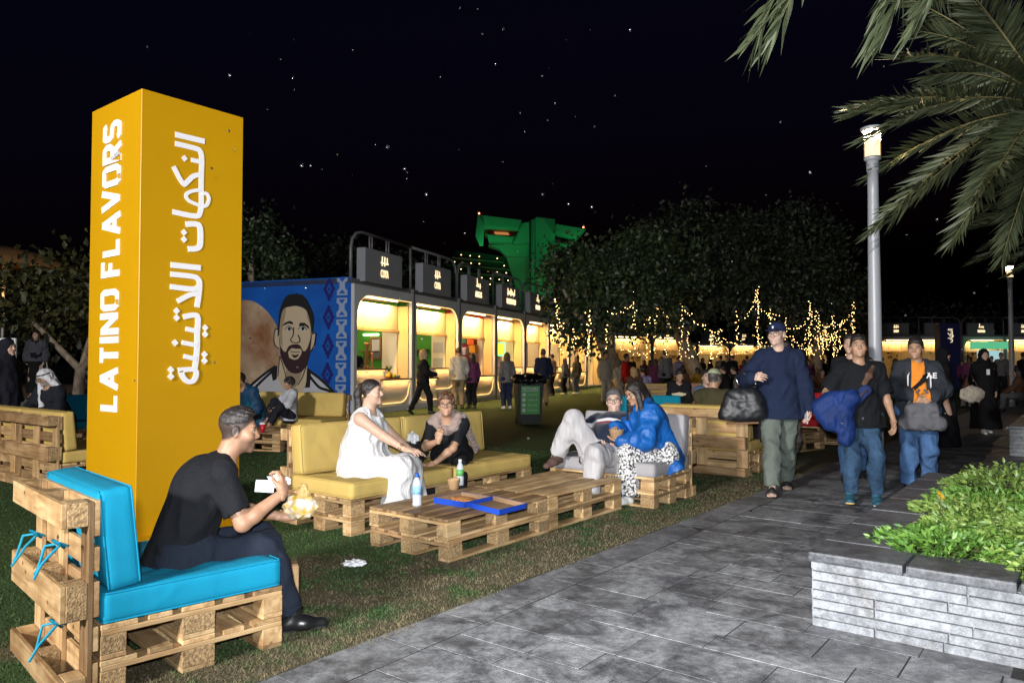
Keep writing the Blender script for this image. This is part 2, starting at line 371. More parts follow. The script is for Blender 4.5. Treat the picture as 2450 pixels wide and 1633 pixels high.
# ------------------------------------------------------------------ planters
WALLS = stone_mat('pale_granite_walling', (.37, .39, .425), (.25, .265, .29), (.62, .58, .52), .8, .14, 120, .42, wet=False)
MORTAR = noisy('pale_mortar', (.34, .335, .32), .95, .3, 14)
COPE = stone_mat('dark_slate_coping', (.19, .20, .22), (.10, .105, .12), (.5, .5, .53), .42, .2, 60, .5)
SOIL = noisy('soil', (.06, .04, .025), .95, .4, 20, bump=.6)
def planter(label, u0, v0, lu, lv, h, stones=True):
    """corner nearest the path at (u0, v0); lu along the path, lv away from the lawn (towards -V)"""
    t = empty('stone_planter', uv(u0, v0), UANG); tag(t, label, 'planter')
    # local x = U, local y = V; planter fills x 0..lu, y -lv..0
    wt = .16
    for nm, c, s in (('wall', (wt / 2 + .01, -lv / 2, h / 2), (wt - .02, lv - .02, h)), ('wall', (lu - wt / 2, -lv / 2, h / 2), (wt, lv - .02, h)),
                     ('wall', (lu / 2, -wt / 2 - .01, h / 2), (lu - 2 * wt, wt - .02, h)), ('wall', (lu / 2, -lv + wt / 2 + .01, h / 2), (lu - 2 * wt, wt - .02, h))):
        box(nm, s, MORTAR, t, c, bev=0)
    box('soil', (lu - 2 * wt - .01, lv - 2 * wt - .01, .1), SOIL, t, (lu / 2, -lv / 2, h - .06), bev=0)
    if stones:
        ch = h / 7.0
        for c in range(7):
            y = 0.0
            while y > -lv + .02:
                L = min(random.choice([.30, .42, .52, .62, .70]), lv + y)
                if lv + y - L < .12: L = lv + y
                box('wall_stone', (.03, round(L - .006, 3), round(ch - .006, 4)), WALLS, t, (.010 + random.uniform(-.002, .002), y - L / 2, ch * (c + .5)), bev=.002); y -= L
            x = .02
            while x < lu - .02:
                L = min(random.choice([.30, .42, .52, .6]), lu - x)
                if lu - x - L < .12: L = lu - x
                box('wall_stone', (round(L - .006, 3), .03, round(ch - .006, 4)), WALLS, t, (x + L / 2, -.008 + random.uniform(-.002, .002), ch * (c + .5)), bev=.002); x += L
    cw, ct = .34, .052
    y = .02
    while y > -lv:
        L = min(.46, lv + y); box('coping_stone', (cw, round(L - .012, 3), ct), COPE, t, (cw / 2 - .025, y - L / 2, h + ct / 2 + random.uniform(-.002, .002)), bev=.012, seg=2); y -= .46
    x = cw - .02
    while x < lu:
        L = min(.55, lu - x); box('coping_stone', (round(L - .012, 3), cw, ct), COPE, t, (x + L / 2, -cw / 2 + .022, h + ct / 2 + random.uniform(-.002, .002)), bev=.012, seg=2); x += .55
    for x0, s in ((lu / 2 + cw / 2, (lu - cw, cw, ct)),):
        box('coping_stone', s, COPE, t, (x0, -lv + cw / 2, h + ct / 2), bev=.012)
    return t
pl1 = planter('pale stone planter with dark slate coping full of low leafy shrubs', 4.05, 1.18, 3.6, 3.4, .335)
pl2 = planter('far stone planter at the path edge behind the women in black', 13.3, 1.0, 3.0, 3.0, .40)

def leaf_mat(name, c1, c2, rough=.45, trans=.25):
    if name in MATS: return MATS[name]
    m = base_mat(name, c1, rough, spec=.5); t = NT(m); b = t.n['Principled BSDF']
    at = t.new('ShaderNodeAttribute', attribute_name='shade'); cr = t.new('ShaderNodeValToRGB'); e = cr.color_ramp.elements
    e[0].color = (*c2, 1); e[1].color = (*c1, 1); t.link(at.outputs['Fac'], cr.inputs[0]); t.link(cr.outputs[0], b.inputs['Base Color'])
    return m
def leaf_cloud(name, pts, dirs, size, shade, width=.42, bend=.25, fold=.18):
    """six-triangle leaves: base, two shoulders, two mid-rib points and a tip, folded along the rib"""
    n = len(pts); pts = np.asarray(pts, np.float32); d = np.asarray(dirs, np.float32); d /= np.linalg.norm(d, axis=1, keepdims=True) + 1e-9
    r = RNG.normal(size=(n, 3)).astype(np.float32); s = np.cross(d, r); s /= np.linalg.norm(s, axis=1, keepdims=True) + 1e-9; nn = np.cross(s, d)
    L = np.asarray(size, np.float32).reshape(-1, 1) * np.ones((n, 1), np.float32); W = L * width
    base = pts; mid = pts + d * L * .45 - nn * L * bend * .15; tip = pts + d * L - nn * L * bend
    sl = pts + d * L * .42 + s * W * .5 + nn * L * fold * .5; sr = pts + d * L * .42 - s * W * .5 + nn * L * fold * .5
    Vv = np.stack([base, sl, mid, sr, tip], 1).reshape(-1, 3)
    o = (np.arange(n) * 5)[:, None]
    F = np.concatenate([o + np.array([[0, 2, 1]]), o + np.array([[0, 3, 2]]), o + np.array([[1, 2, 4]]), o + np.array([[2, 3, 4]])], 0)
    me = mesh_np(name, Vv, F)
    a = me.attributes.new('shade', 'FLOAT', 'POINT'); a.data.foreach_set('value', np.repeat(np.asarray(shade, np.float32), 5))
    return me
SHRUB = leaf_mat('shrub_leaf', (.24, .34, .075), (.06, .14, .022))
SHRUB2 = leaf_mat('shrub_leaf_deep', (.15, .29, .045), (.035, .11, .015))
STEM = noisy('shrub_stem', (.14, .09, .05), .9, .3, 30)
def shrubs():
    lu, lv = 3.6, 3.4; k = 0
    # individual low bushes filling the bed
    for i in range(6):
        for j in range(5):
            x = .60 + i * .52 + random.uniform(-.1, .1); y = -.62 - j * .54 + random.uniform(-.1, .1)
            if i == 0 and j == 0: x += .05
            rx = random.uniform(.36, .44); hz = random.uniform(.12, .165) * (.55 if i == 0 or j == 0 else 1) + (.018 * i)
            n = 1700 if (i < 4 and j < 4) else 800
            th = RNG.uniform(0, 2 * math.pi, n); rr = np.sqrt(RNG.random(n)); ph = RNG.random(n) ** .35
            px = np.cos(th) * rr * rx; py = np.sin(th) * rr * rx; top = hz * np.sqrt(np.clip(1 - rr ** 2 * .85, 0, 1)); pz = top * ph + RNG.normal(0, .02, n) + .0
            lump = .018 * np.sin(px * 21 + i * 3) * np.cos(py * 19 + j * 5); pz += lump
            P = np.stack([px, py, np.maximum(pz, .0)], 1)
            D = np.stack([np.cos(th) * (.3 + rr) + RNG.normal(0, .5, n), np.sin(th) * (.3 + rr) + RNG.normal(0, .5, n), RNG.uniform(.05, .9, n)], 1)
            sh = np.clip(RNG.normal(.5, .25, n), 0, 1)
            me = leaf_cloud('foliage', P, D, RNG.uniform(.030, .058, n), sh, .46)
            pos = U * (4.05 + x) + V * (1.18 + y)
            t = empty('shrub', (pos.x, pos.y, .335), 0)
            tag(t, 'leafy planter shrub, ' + ORD[j] + ' row from the path, ' + ORD[i] + ' from front coping', 'shrub', 'shrubs in the near stone planter')
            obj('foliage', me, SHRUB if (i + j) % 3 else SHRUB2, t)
            bm = bmesh.new()
            for q in range(4):
                a = q * 1.57 + .4; tube_into(bm, [(0, 0, -.02), (.08 * math.cos(a), .08 * math.sin(a), hz * .4), (.2 * math.cos(a), .2 * math.sin(a), hz * .75)], [.008, .006, .003], 5)
            obj('stem', bm_mesh('stem', bm), STEM, t)
shrubs()
# small yellow daisies between the leaves
PETAL = base_mat('yellow_petal', (.85, .42, .01), .5)
def daisy(u, v, z, label):
    p = uv(u, v, z); t = empty('flower', p); tag(t, label, 'flower')
    n = 9; vs_, fs = [(0, 0, .002)], []
    for k in range(n):
        a = 2 * math.pi * k / n
        for da, r in ((-.22, .02), (0, .034), (.22, .02)): vs_.append((math.cos(a + da) * r, math.sin(a + da) * r, .004 if r > .03 else .006))
        b = 1 + 3 * k; fs += [(0, b, b + 1), (0, b + 1, b + 2)]
    o = obj('petal', mesh_np('petal', vs_, fs), PETAL, t, rot=(R(48), 0, R(30)))
    obj('stem', lathe_mesh('stem', [(.002, -.12), (.002, 0)], 5), STEM, t)

# ------------------------------------------------------------------ pallet furniture
def pallet(parent, loc=(0, 0, 0), rot=(0, 0, 0), name='pallet', wood=None, chip=True, seed=0):
    """EUR-type pallet 1.2 x 0.8 x 0.144: five deck boards, three cross boards, nine blocks, three runners"""
    rs = random.Random(seed); p = empty(name, loc, parent=parent, rot=rot); w = wood or WOOD
    pick = lambda: (WOOD_DARK if rs.random() < .22 else w)
    for y, wd in ((.0725, .145), (.2375, .10), (.40, .145), (.5625, .10), (.7275, .145)):
        box('deck_board', (1.196, wd, .022), pick(), p, (.6, y, .133 + rs.uniform(-.0008, .0008)), (0, 0, rs.uniform(-.003, .003)))
    for x in (.0725, .6, 1.1275): box('cross_board', (.796, .145, .022), pick(), p, (x, .4, .1105), (0, 0, math.pi / 2))
    for x in (.0725, .6, 1.1275):
        for y in (.05, .4, .75): box('block', (.145, .10 if y != .4 else .145, .077), CHIP if (chip and rs.random() < .6) else w, p, (x + rs.uniform(-.002, .002), y, .0607))
    for y, wd in ((.05, .10), (.4, .145), (.75, .10)): box('runner', (1.196, wd, .0215), pick(), p, (.6, y, .0112))
    return p
_cush = {}
def cushion_mesh(lx, ly, lz, puff=.007, seed=0, dents=()):
    key = (lx, ly, lz, puff, seed, tuple(dents))
    if key in _cush: return _cush[key]
    nx, ny, nz = max(6, int(lx / .035)), max(6, int(ly / .035)), 5
    bm = bmesh.new(); bmesh.ops.create_cube(bm, size=2.0)
    bmesh.ops.subdivide_edges(bm, edges=[e for e in bm.edges if abs((e.verts[0].co - e.verts[1].co).x) > 1], cuts=nx, use_grid_fill=True)
    bmesh.ops.subdivide_edges(bm, edges=[e for e in bm.edges if abs((e.verts[0].co - e.verts[1].co).y) > 1], cuts=ny, use_grid_fill=True)
    bmesh.ops.subdivide_edges(bm, edges=[e for e in bm.edges if abs((e.verts[0].co - e.verts[1].co).z) > 1], cuts=nz, use_grid_fill=True)
    r = .018; rs = random.Random(seed); ph = [rs.uniform(0, 6) for _ in range(4)]
    for v in bm.verts:
        p = Vector((v.co.x * lx / 2, v.co.y * ly / 2, v.co.z * lz / 2)); q = Vector((max(-lx / 2 + r, min(lx / 2 - r, p.x)), max(-ly / 2 + r, min(ly / 2 - r, p.y)), max(-lz / 2 + r, min(lz / 2 - r, p.z))))
        d = p - q
        if d.length > 1e-6: p = q + d.normalized() * r
        fx, fy, fz = 1 - v.co.x ** 2, 1 - v.co.y ** 2, 1 - v.co.z ** 2
        p.z += puff * v.co.z * (fx * fy) ** .5; p.x += puff * .6 * v.co.x * (fy * fz) ** .5; p.y += puff * .6 * v.co.y * (fx * fz) ** .5
        w = .0035 * (math.sin(p.x * 17 + ph[0]) * math.sin(p.y * 13 + ph[1]) + .7 * math.sin(p.x * 31 + p.y * 23 + ph[2])); p.z += w * v.co.z * (fx * fy + .15)
        for dx, dy, dd in dents:   # pressed down under a sitter, with creases running out of the hollow
            rr = math.hypot(p.x - dx, p.y - dy); an = math.atan2(p.y - dy, p.x - dx)
            if v.co.z > -.5: p.z += (-dd * math.exp(-(rr / .22) ** 2) + .006 * math.sin(an * 9 + seed) * math.exp(-((rr - .27) / .10) ** 2)) * (v.co.z * .5 + .5)
        v.co = p
    bmesh.ops.recalc_face_normals(bm, faces=bm.faces)
    _cush[key] = bm_mesh('cushion', bm, True); return _cush[key]
def piping_mesh(lx, ly, lz, r=.016):
    bm = bmesh.new()
    for z in (lz / 2 - .004, -lz / 2 + .004):
        x, y = lx / 2 - .004, ly / 2 - .004; c = .022; loop = []
        for sx, sy, a0 in ((1, 1, 0), (-1, 1, 90), (-1, -1, 180), (1, -1, 270)):
            for k in range(4): a = R(a0 + 30 * k); loop.append((sx * (x - c) + c * math.cos(a), sy * (y - c) + c * math.sin(a), z))
        tube_into(bm, loop + [loop[0]], .0045, 5, False)
    return bm_mesh('piping', bm, True)
def fabric(name, c, **k): return noisy(name, c, .85, .10, 3.0, bump=.18, bscale=420, spec=.25, sheen=.0, crease=.16, cscale=3.5, **k)
F_BLUE = fabric('turquoise_canvas', (.003, .24, .40)); F_YEL = fabric('mustard_canvas', (.52, .375, .115)); F_GREY = fabric('grey_canvas', (.33, .32, .335))
F_PINK = fabric('dusty_pink_canvas', (.42, .24, .18)); F_TURQ = fabric('teal_canvas', (.004, .24, .36)); F_RED = fabric('red_canvas', (.38, .012, .018))
TIE = base_mat('turquoise_tie', (.006, .33, .52), .8)
def sofa(label, loc, xdir, fab, n=1, group=None, back=True, back_cush=True, seed=1, name='pallet_sofa', seat_cush=True, near=True, dents={}):
    """front-left corner at loc, seat runs n pallets along local x, backrest at local y = 0.8"""
    t = empty(name, loc, math.atan2(xdir[1], xdir[0])); tag(t, label, 'sofa', group)
    for i in range(n):
        for k in range(2): pallet(t, (1.203 * i, random.Random(seed + i).uniform(-.008, .008), .1455 * k), (0, 0, 0), 'seat_pallet', seed=seed * 10 + i * 2 + k)
        if back: pallet(t, (1.203 * i, .947, .002), (R(90), 0, 0), 'back_pallet', seed=seed * 10 + i + 77)
        if seat_cush:
            sc_ = slotobj('seat_cushion', cushion_mesh(1.19, .79, .125, seed=seed + i, dents=dents.get(i, ())), fab, t, (1.203 * i + .6, .395, .2905 + .064))
            if seed < 12: slotobj('piping', piping_mesh(1.19, .79, .125), fab, sc_)
        if back and back_cush:
            bc_ = slotobj('back_cushion', cushion_mesh(1.18, .42, .13, seed=seed + i + 5), fab, t, (1.203 * i + .6, .725, .355 + .063 + .215), (R(84), 0, 0))
            if seed < 12: slotobj('piping', piping_mesh(1.18, .42, .13), fab, bc_)
    return t
X_BLUE = (-.700, .713)
blue = sofa('turquoise cushioned pallet sofa under the man in the black t-shirt', (-1.115, 3.635, 0), X_BLUE, F_BLUE, 1, seed=3, dents={0: ((-.08, -.05, .030),)}); blue.scale = (.72, 1, 1)
def tie(parent, p, seed):
    rs = random.Random(seed); a = Vector(p); bm = bmesh.new()
    for s in (-1, 1):
        pts = [a, a + Vector((.01 * s, .03, .015)), a + Vector((.03 * s, .08, -.01 + .02 * s)), a + Vector((.05 * s + rs.uniform(-.02, .02), .10, -.05 - .03 * (s > 0))), a + Vector((.06 * s, .12 + rs.uniform(-.02, .02), -.10))]
        tube_into(bm, pts, [.005, .006, .006, .005, .005], 6)
    for k in range(2): tube_into(bm, [a + Vector((-.03, .02, .0)), a + Vector((-.045, .05, .03)), a + Vector((-.01, .06, .035)), a + Vector((0, .03, .01))], .006, 5)
    obj('cushion_tie', bm_mesh('cushion_tie', bm, True), TIE, parent)
for k, (x, z) in enumerate(((.10, .62), (.62, .60), (.12, .30))): tie(blue, (x, .90, z), k)
yellow = sofa('long mustard pallet sofa where the two women sit', (-1.27, 5.90, 0), U, F_YEL, 2, seed=5, dents={0: ((-.16, 0, .030),), 1: ((-.27, -.02, .028),)})
gc = Vector((1.34, 7.04, 0)) + V * 1.2
grey = sofa('grey cushioned pallet sofa with the couple on it', gc, -V, F_GREY, 1, seed=8, dents={0: ((-.10, -.05, .03), (.28, -.05, .028))})
bk = Vector((2.80, 8.97, 0)) + U * .947
woodb = sofa('pallet sofa seen from its bare wooden back beside the path', bk, V, F_YEL, 1, seed=11)
def table(label, loc, xdir, n=2, seed=20, layers=2):
    t = empty('pallet_table', loc, math.atan2(xdir[1], xdir[0])); tag(t, label, 'table')
    for i in range(n):
        for k in range(layers): pallet(t, (1.203 * i, random.Random(seed + i + k).uniform(-.01, .01), .1455 * k), (0, 0, 0), 'pallet', seed=seed * 9 + i * 2 + k)
    return t
tab = table('low double pallet table with the pizza box on it', (-.44, 5.14, 0), U, 2, 21)

# ------------------------------------------------------------------ the yellow sign pillar
YEL = noisy('yellow_vinyl', (.50, .265, .0015), .42, .04, 1.2, spec=.4, bump=.03, bscale=8)
LETTER = base_mat('white_letter', (.80, .80, .84), .5); LEDGE = base_mat('yellow_letter_edge', (.9, .62, .03), .5)
PW, PH = .89, 3.535
pil = empty('sign_pillar', (-2.92, 5.80, 0), UANG); tag(pil, 'tall yellow square sign pillar lettered LATINO FLAVORS in two languages', 'sign')
# local x = U (right face lies along it at y=0), local y = V (left face lies along it at x=0)
box('body', (PW, PW, PH), YEL, pil, (PW / 2, PW / 2, PH / 2), bev=.004)
box('base_plate', (1.18, 1.18, .02), YEL, pil, (PW / 2 + .05, PW / 2 - .05, .012), bev=.003)
# English on the left face: raised letters reading upward; the face's outward normal is -x local
def letter_strokes(c):
    """bold block capitals in a unit box (width, strokes)"""
    O = [(.15, 0), (.85, 0), (1, .15), (1, .85), (.85, 1), (.15, 1), (0, .85), (0, .15), (.15, 0), (.5, 0)]
    return {'L': (.80, [[(0, 1), (0, 0), (1, 0)]]), 'A': (1.0, [[(-.02, -.12), (.5, 1.06)], [(1.02, -.12), (.5, 1.06)], [(.2, .24), (.8, .24)]]), 'T': (.85, [[(-.06, 1), (1.06, 1)], [(.5, 1), (.5, -.12)]]), 'I': (.0, [[(0, -.12), (0, 1.12)]]), 'N': (.95, [[(0, -.12), (0, 1.06)], [(.02, 1.02), (.98, -.02)], [(1, -.06), (1, 1.12)]]), 'O': (.95, [O]), 'F': (.75, [[(0, -.12), (0, 1), (1.05, 1)], [(0, .48), (.9, .48)]]), 'V': (1.0, [[(-.02, 1.12), (.5, -.06)], [(1.02, 1.12), (.5, -.06)]]),
            'R': (.85, [[(0, -.12), (0, 1), (.8, 1), (1, .84), (1, .62), (.8, .46), (.05, .46)], [(.5, .44), (1.02, -.12)]]), 'S': (.85, [[(0, .12), (.15, 0), (.85, 0), (1, .14), (1, .34), (.85, .48), (.15, .54), (0, .68), (0, .86), (.15, 1), (.85, 1), (1, .88)]])}[c]
adv, gl_ = 0.0, []
for c in 'LATINO FLAVORS':
    if c == ' ': adv += .62; continue
    wd, st = letter_strokes(c)
    for s_ in st: gl_.append([((adv + x * wd), z) for x, z in s_])
    adv += wd + .52
TL = 2.34; TH = .265; kx = TL / (adv - .52); T0 = 1.0
for mat_, dz, oy, nm, wd_ in ((LEDGE, .002, .011, 'letter_edge', .054), (LETTER, .005, 0, 'letter_face', .054)):
    for i, st in enumerate(gl_):
        out_ = stroke_outline([(x * kx, y * TH) for x, y in st], wd_)
        o = poly_obj(nm, out_, 0, dz + .00015 * i, mat_, pil)
        # text x -> up, text y -> -y (towards the near edge is the letters' foot), outward -x
        o.matrix_local = Matrix.Translation((-.0005, .60 + oy, T0)) @ Matrix(((0, 0, -1), (0, -1, 0), (1, 0, 0))).to_4x4() if False else Matrix.Translation((-.0005, .36 + oy, T0)) @ Matrix(((0, 0, -1, 0), (0, 1, 0, 0), (1, 0, 0, 0), (0, 0, 0, 1)))
AR = [('s', [(0.273, 3.233), (0.529, 3.236)], 0.049), ('s', [(0.274, 3.159), (0.448, 3.158), (0.491, 3.142), (0.505, 3.08), (0.503, 2.959), (0.503, 2.83), (0.506, 2.729), (0.498, 2.636), (0.456, 2.592), (0.26, 2.597)], 0.046), ('s', [(0.412, 3.054), (0.504, 3.056)], 0.04), ('d', [(0.355, 3.055)], 0.027), ('s', [(0.262, 2.968), (0.343, 2.845), (0.38, 2.865), (0.433, 2.923), (0.498, 2.949)], 0.042), ('s', [(0.499, 2.82), (0.415, 2.792), (0.371, 2.754), (0.398, 2.71), (0.497, 2.685)], 0.031), ('s', [(0.507, 2.794), (0.556, 2.794), (0.573, 2.754), (0.552, 2.7), (0.505, 2.679)], 0.031), ('s', [(0.372, 2.512), (0.457, 2.525), (0.496, 2.503), (0.501, 2.373), (0.475, 2.326), (0.394, 2.31)], 0.049), ('d', [(0.358, 2.443)], 0.027), ('d', [(0.359, 2.385)], 0.027), ('s', [(0.252, 2.163), (0.506, 2.164)], 0.049), ('s', [(0.251, 2.088), (0.435, 2.086), (0.486, 2.067), (0.498, 2.03), (0.494, 1.947), (0.478, 1.833)], 0.046), ('s', [(0.249, 1.987), (0.436, 1.982), (0.495, 2.011)], 0.046), ('s', [(0.309, 1.872), (0.418, 1.934), (0.488, 1.943)], 0.042), ('s', [(0.362, 1.748), (0.448, 1.767), (0.487, 1.746), (0.483, 1.618), (0.484, 1.509), (0.476, 1.4), (0.464, 1.309)], 0.046), ('d', [(0.304, 1.794)], 0.027), ('d', [(0.305, 1.737)], 0.027), ('s', [(0.384, 1.651), (0.485, 1.633)], 0.04), ('d', [(0.552, 1.666)], 0.027), ('d', [(0.553, 1.611)], 0.027), ('s', [(0.352, 1.538), (0.484, 1.516)], 0.04), ('d', [(0.294, 1.534)], 0.027), ('s', [(0.369, 1.426), (0.478, 1.403)], 0.04), ('d', [(0.549, 1.442)], 0.027), ('d', [(0.55, 1.389)], 0.027), ('s', [(0.324, 1.312), (0.445, 1.318), (0.478, 1.287), (0.456, 1.226), (0.4, 1.22), (0.362, 1.26), (0.346, 1.306)], 0.042), ('d', [(0.262, 1.316)], 0.027), ('d', [(0.263, 1.261)], 0.027)]
for i, (kind, pts, w) in enumerate(AR):
    nm = 'arabic_stroke' if kind == 's' else 'arabic_dot'
    if kind == 's': out = stroke_outline(curve(pts, 4) if len(pts) > 2 else pts, w * .94)
    else: (x, z), = pts; out = [(x - w, z), (x, z + w), (x + w, z), (x, z - w)]
    poly_obj(nm, out, 0, .004 + .0004 * i, LETTER, pil, (0, -.0005, 0), (R(90), 0, 0))

# ------------------------------------------------------------------ figures: smooth distance fields turned into one continuous surface
def nrm(v):
    v = np.asarray(v, float); n = np.linalg.norm(v); return v / n if n > 1e-9 else v
class Field:
    def __init__(s, h): s.h = h; s.ops = []; s.lo = np.full(3, 1e9); s.hi = np.full(3, -1e9)
    def _grow(s, lo, hi): s.lo = np.minimum(s.lo, lo); s.hi = np.maximum(s.hi, hi)
    def seg(s, a, b, ra, rb=None, k=.03, flat=None, q=1.0, sub=False):
        """tapered capsule; flat = direction squeezed by q"""
        rb = ra if rb is None else rb; a = np.asarray(a, float); b = np.asarray(b, float); m = max(ra, rb)
        lo = np.minimum(a, b) - m; hi = np.maximum(a, b) + m
        if not sub: s._grow(lo, hi)
        s.ops.append(('seg', a, b, ra, rb, k, None if flat is None else nrm(flat), q, sub, lo, hi)); return s
    def ell(s, c, r, k=.02, M=None, sub=False):
        """ellipsoid; M rows = its axes"""
        c = np.asarray(c, float); r = np.asarray(r, float); M = np.eye(3) if M is None else np.asarray(M, float); m = max(r)
        if not sub: s._grow(c - m, c + m)
        s.ops.append(('ell', c, r, M, k, sub, c - m, c + m)); return s
    def cut(s, p, n): s.ops.append(('cut', np.asarray(p, float), nrm(n))); return s
    def fn(s, f): s.ops.append(('fn', f)); return s
    def wrinkle(s, amp, scale, seed=0, axis=None): s.ops.append(('wr', amp, scale, seed, axis)); return s
    def mesh(s):
        h = s.h; pad = 3.5 * h + .012; lo = s.lo - pad; n = np.ceil((s.hi + pad - lo) / h).astype(int) + 1
        ax = [(lo[i] + h * np.arange(n[i])).astype(np.float32) for i in range(3)]
        F = np.full(n, .6, np.float32)
        for op in s.ops:
            if op[0] == 'cut':
                _, p, nn = op; d = (ax[0][:, None, None] - p[0]) * nn[0] + (ax[1][None, :, None] - p[1]) * nn[1] + (ax[2][None, None, :] - p[2]) * nn[2]
                np.maximum(F, d.astype(np.float32), out=F); continue
            if op[0] == 'fn':
                F = op[1](F, ax[0][:, None, None], ax[1][None, :, None], ax[2][None, None, :]).astype(np.float32); continue
            if op[0] == 'wr':
                _, amp, sc, seed, axis = op; m = np.abs(F) < amp * 3 + h * 2; ii = np.nonzero(m)
                P = np.stack([ax[i][ii[i]] for i in range(3)], 1); rs = np.random.default_rng(seed); w = np.zeros(len(P), np.float32)
                warp = np.sin(P @ rs.normal(size=(3, 3)).astype(np.float32) * sc * .35 + rs.uniform(0, 6, 3)) * .9
                for q in range(5):
                    dv = rs.normal(size=3); 
                    if axis is not None: dv = dv * .5 + np.asarray(axis) * rs.normal() * 1.3
                    dv = nrm(dv) * sc * (1 + .45 * q); w += np.sin(P @ dv + warp @ rs.normal(size=3) + rs.uniform(0, 6)) / (1 + .5 * q)
                F[ii] += (np.abs(w) - 1.0).astype(np.float32) * amp * 1.0; continue
            klo, khi, k = op[-2], op[-1], (op[5] if op[0] == 'seg' else op[4]); mg = k + 2.5 * h
            i0 = np.clip(np.floor((klo - mg - lo) / h).astype(int), 0, n); i1 = np.clip(np.ceil((khi + mg - lo) / h).astype(int) + 1, 0, n)
            if (i1 <= i0).any(): continue
            X = ax[0][i0[0]:i1[0], None, None]; Y = ax[1][None, i0[1]:i1[1], None]; Z = ax[2][None, None, i0[2]:i1[2]]
            if op[0] == 'seg':
                _, a, b, ra, rb, k, fl, q, sub, _, _ = op; ab = (b - a).astype(np.float32); L2 = max(float(ab @ ab), 1e-9)
                px, py, pz = X - np.float32(a[0]), Y - np.float32(a[1]), Z - np.float32(a[2])
                t = np.clip((px * ab[0] + py * ab[1] + pz * ab[2]) / L2, 0, 1)
                dx, dy, dz = px - t * ab[0], py - t * ab[1], pz - t * ab[2]; d2 = dx * dx + dy * dy + dz * dz
                if fl is not None:
                    fd = dx * np.float32(fl[0]) + dy * np.float32(fl[1]) + dz * np.float32(fl[2]); d2 = d2 + fd * fd * np.float32(q * q - 1)
                d = np.sqrt(d2) - (ra + (rb - ra) * t)
                if fl is not None: d = d / np.float32(.5 + .5 * q)
            else:
                _, c, r, M, k, sub, _, _ = op; px, py, pz = X - np.float32(c[0]), Y - np.float32(c[1]), Z - np.float32(c[2])
                A = [(px * np.float32(M[j][0]) + py * np.float32(M[j][1]) + pz * np.float32(M[j][2])) / np.float32(r[j]) for j in range(3)]
                k0 = np.sqrt(A[0] ** 2 + A[1] ** 2 + A[2] ** 2) + 1e-6; k1 = np.sqrt((A[0] / r[0]) ** 2 + (A[1] / r[1]) ** 2 + (A[2] / r[2]) ** 2) + 1e-6
                d = (k0 * (k0 - 1) / k1).astype(np.float32)
            S = F[i0[0]:i1[0], i0[1]:i1[1], i0[2]:i1[2]]
            if sub:
                d = -d; hh = np.clip(k - np.abs(S - d), 0, None) / max(k, 1e-6); S[...] = np.maximum(S, d) + hh * hh * k * .25
            else:
                hh = np.clip(k - np.abs(S - d), 0, None) / max(k, 1e-6); S[...] = np.minimum(S, d) - hh * hh * k * .25
        F[[0, -1]] = 1; F[:, [0, -1]] = 1; F[:, :, [0, -1]] = 1
        return nets(F, lo, h)
def nets(F, lo, h):
    S = F < 0; nx, ny, nz = F.shape
    c = np.zeros((nx - 1, ny - 1, nz - 1), np.int8); offs = [(i, j, k) for i in (0, 1) for j in (0, 1) for k in (0, 1)]
    for i, j, k in offs: c += S[i:nx - 1 + i, j:ny - 1 + j, k:nz - 1 + k]
    idx = np.argwhere((c > 0) & (c < 8)); N = len(idx)
    if N == 0: return np.zeros((0, 3)), np.zeros((0, 4), int)
    vals = np.stack([F[idx[:, 0] + i, idx[:, 1] + j, idx[:, 2] + k] for i, j, k in offs], 1)
    acc = np.zeros((N, 3)); cnt = np.zeros(N); O = np.array(offs, float)
    for a in range(8):
        for b in range(a + 1, 8):
            if np.abs(O[a] - O[b]).sum() != 1: continue
            m = (vals[:, a] < 0) != (vals[:, b] < 0); t = vals[:, a] / (vals[:, a] - vals[:, b] + 1e-12)
            acc[m] += O[a] + (O[b] - O[a]) * t[m, None]; cnt[m] += 1
    Vv = lo + h * (idx + acc / cnt[:, None])
    ID = np.full(c.shape, -1, np.int32); ID[idx[:, 0], idx[:, 1], idx[:, 2]] = np.arange(N)
    out = []
    for axis in range(3):
        o1, o2 = [(1, 2), (2, 0), (0, 1)][axis]
        sl0 = [slice(1, -1)] * 3; sl1 = [slice(1, -1)] * 3; sl0[axis] = slice(0, -1); sl1[axis] = slice(1, None)
        a = S[tuple(sl0)]; b = S[tuple(sl1)]; e = np.argwhere(a != b)
        if not len(e): continue
        inside = a[e[:, 0], e[:, 1], e[:, 2]]; base = e.copy(); 
        for q in range(3):
            if q != axis: base[:, q] += 1
        def cell(d1, d2):
            p = base.copy(); p[:, o1] += d1; p[:, o2] += d2; return ID[p[:, 0], p[:, 1], p[:, 2]]
        q4 = np.stack([cell(-1, -1), cell(0, -1), cell(0, 0), cell(-1, 0)], 1); q4[~inside] = q4[~inside][:, ::-1]; out.append(q4)
    return Vv, np.concatenate(out, 0)
def merge(parts):
    vs_, fs, o = [], [], 0
    for v, f in parts: vs_.append(v); fs.append(f + o); o += len(v)
    return np.concatenate(vs_, 0), np.concatenate(fs, 0)

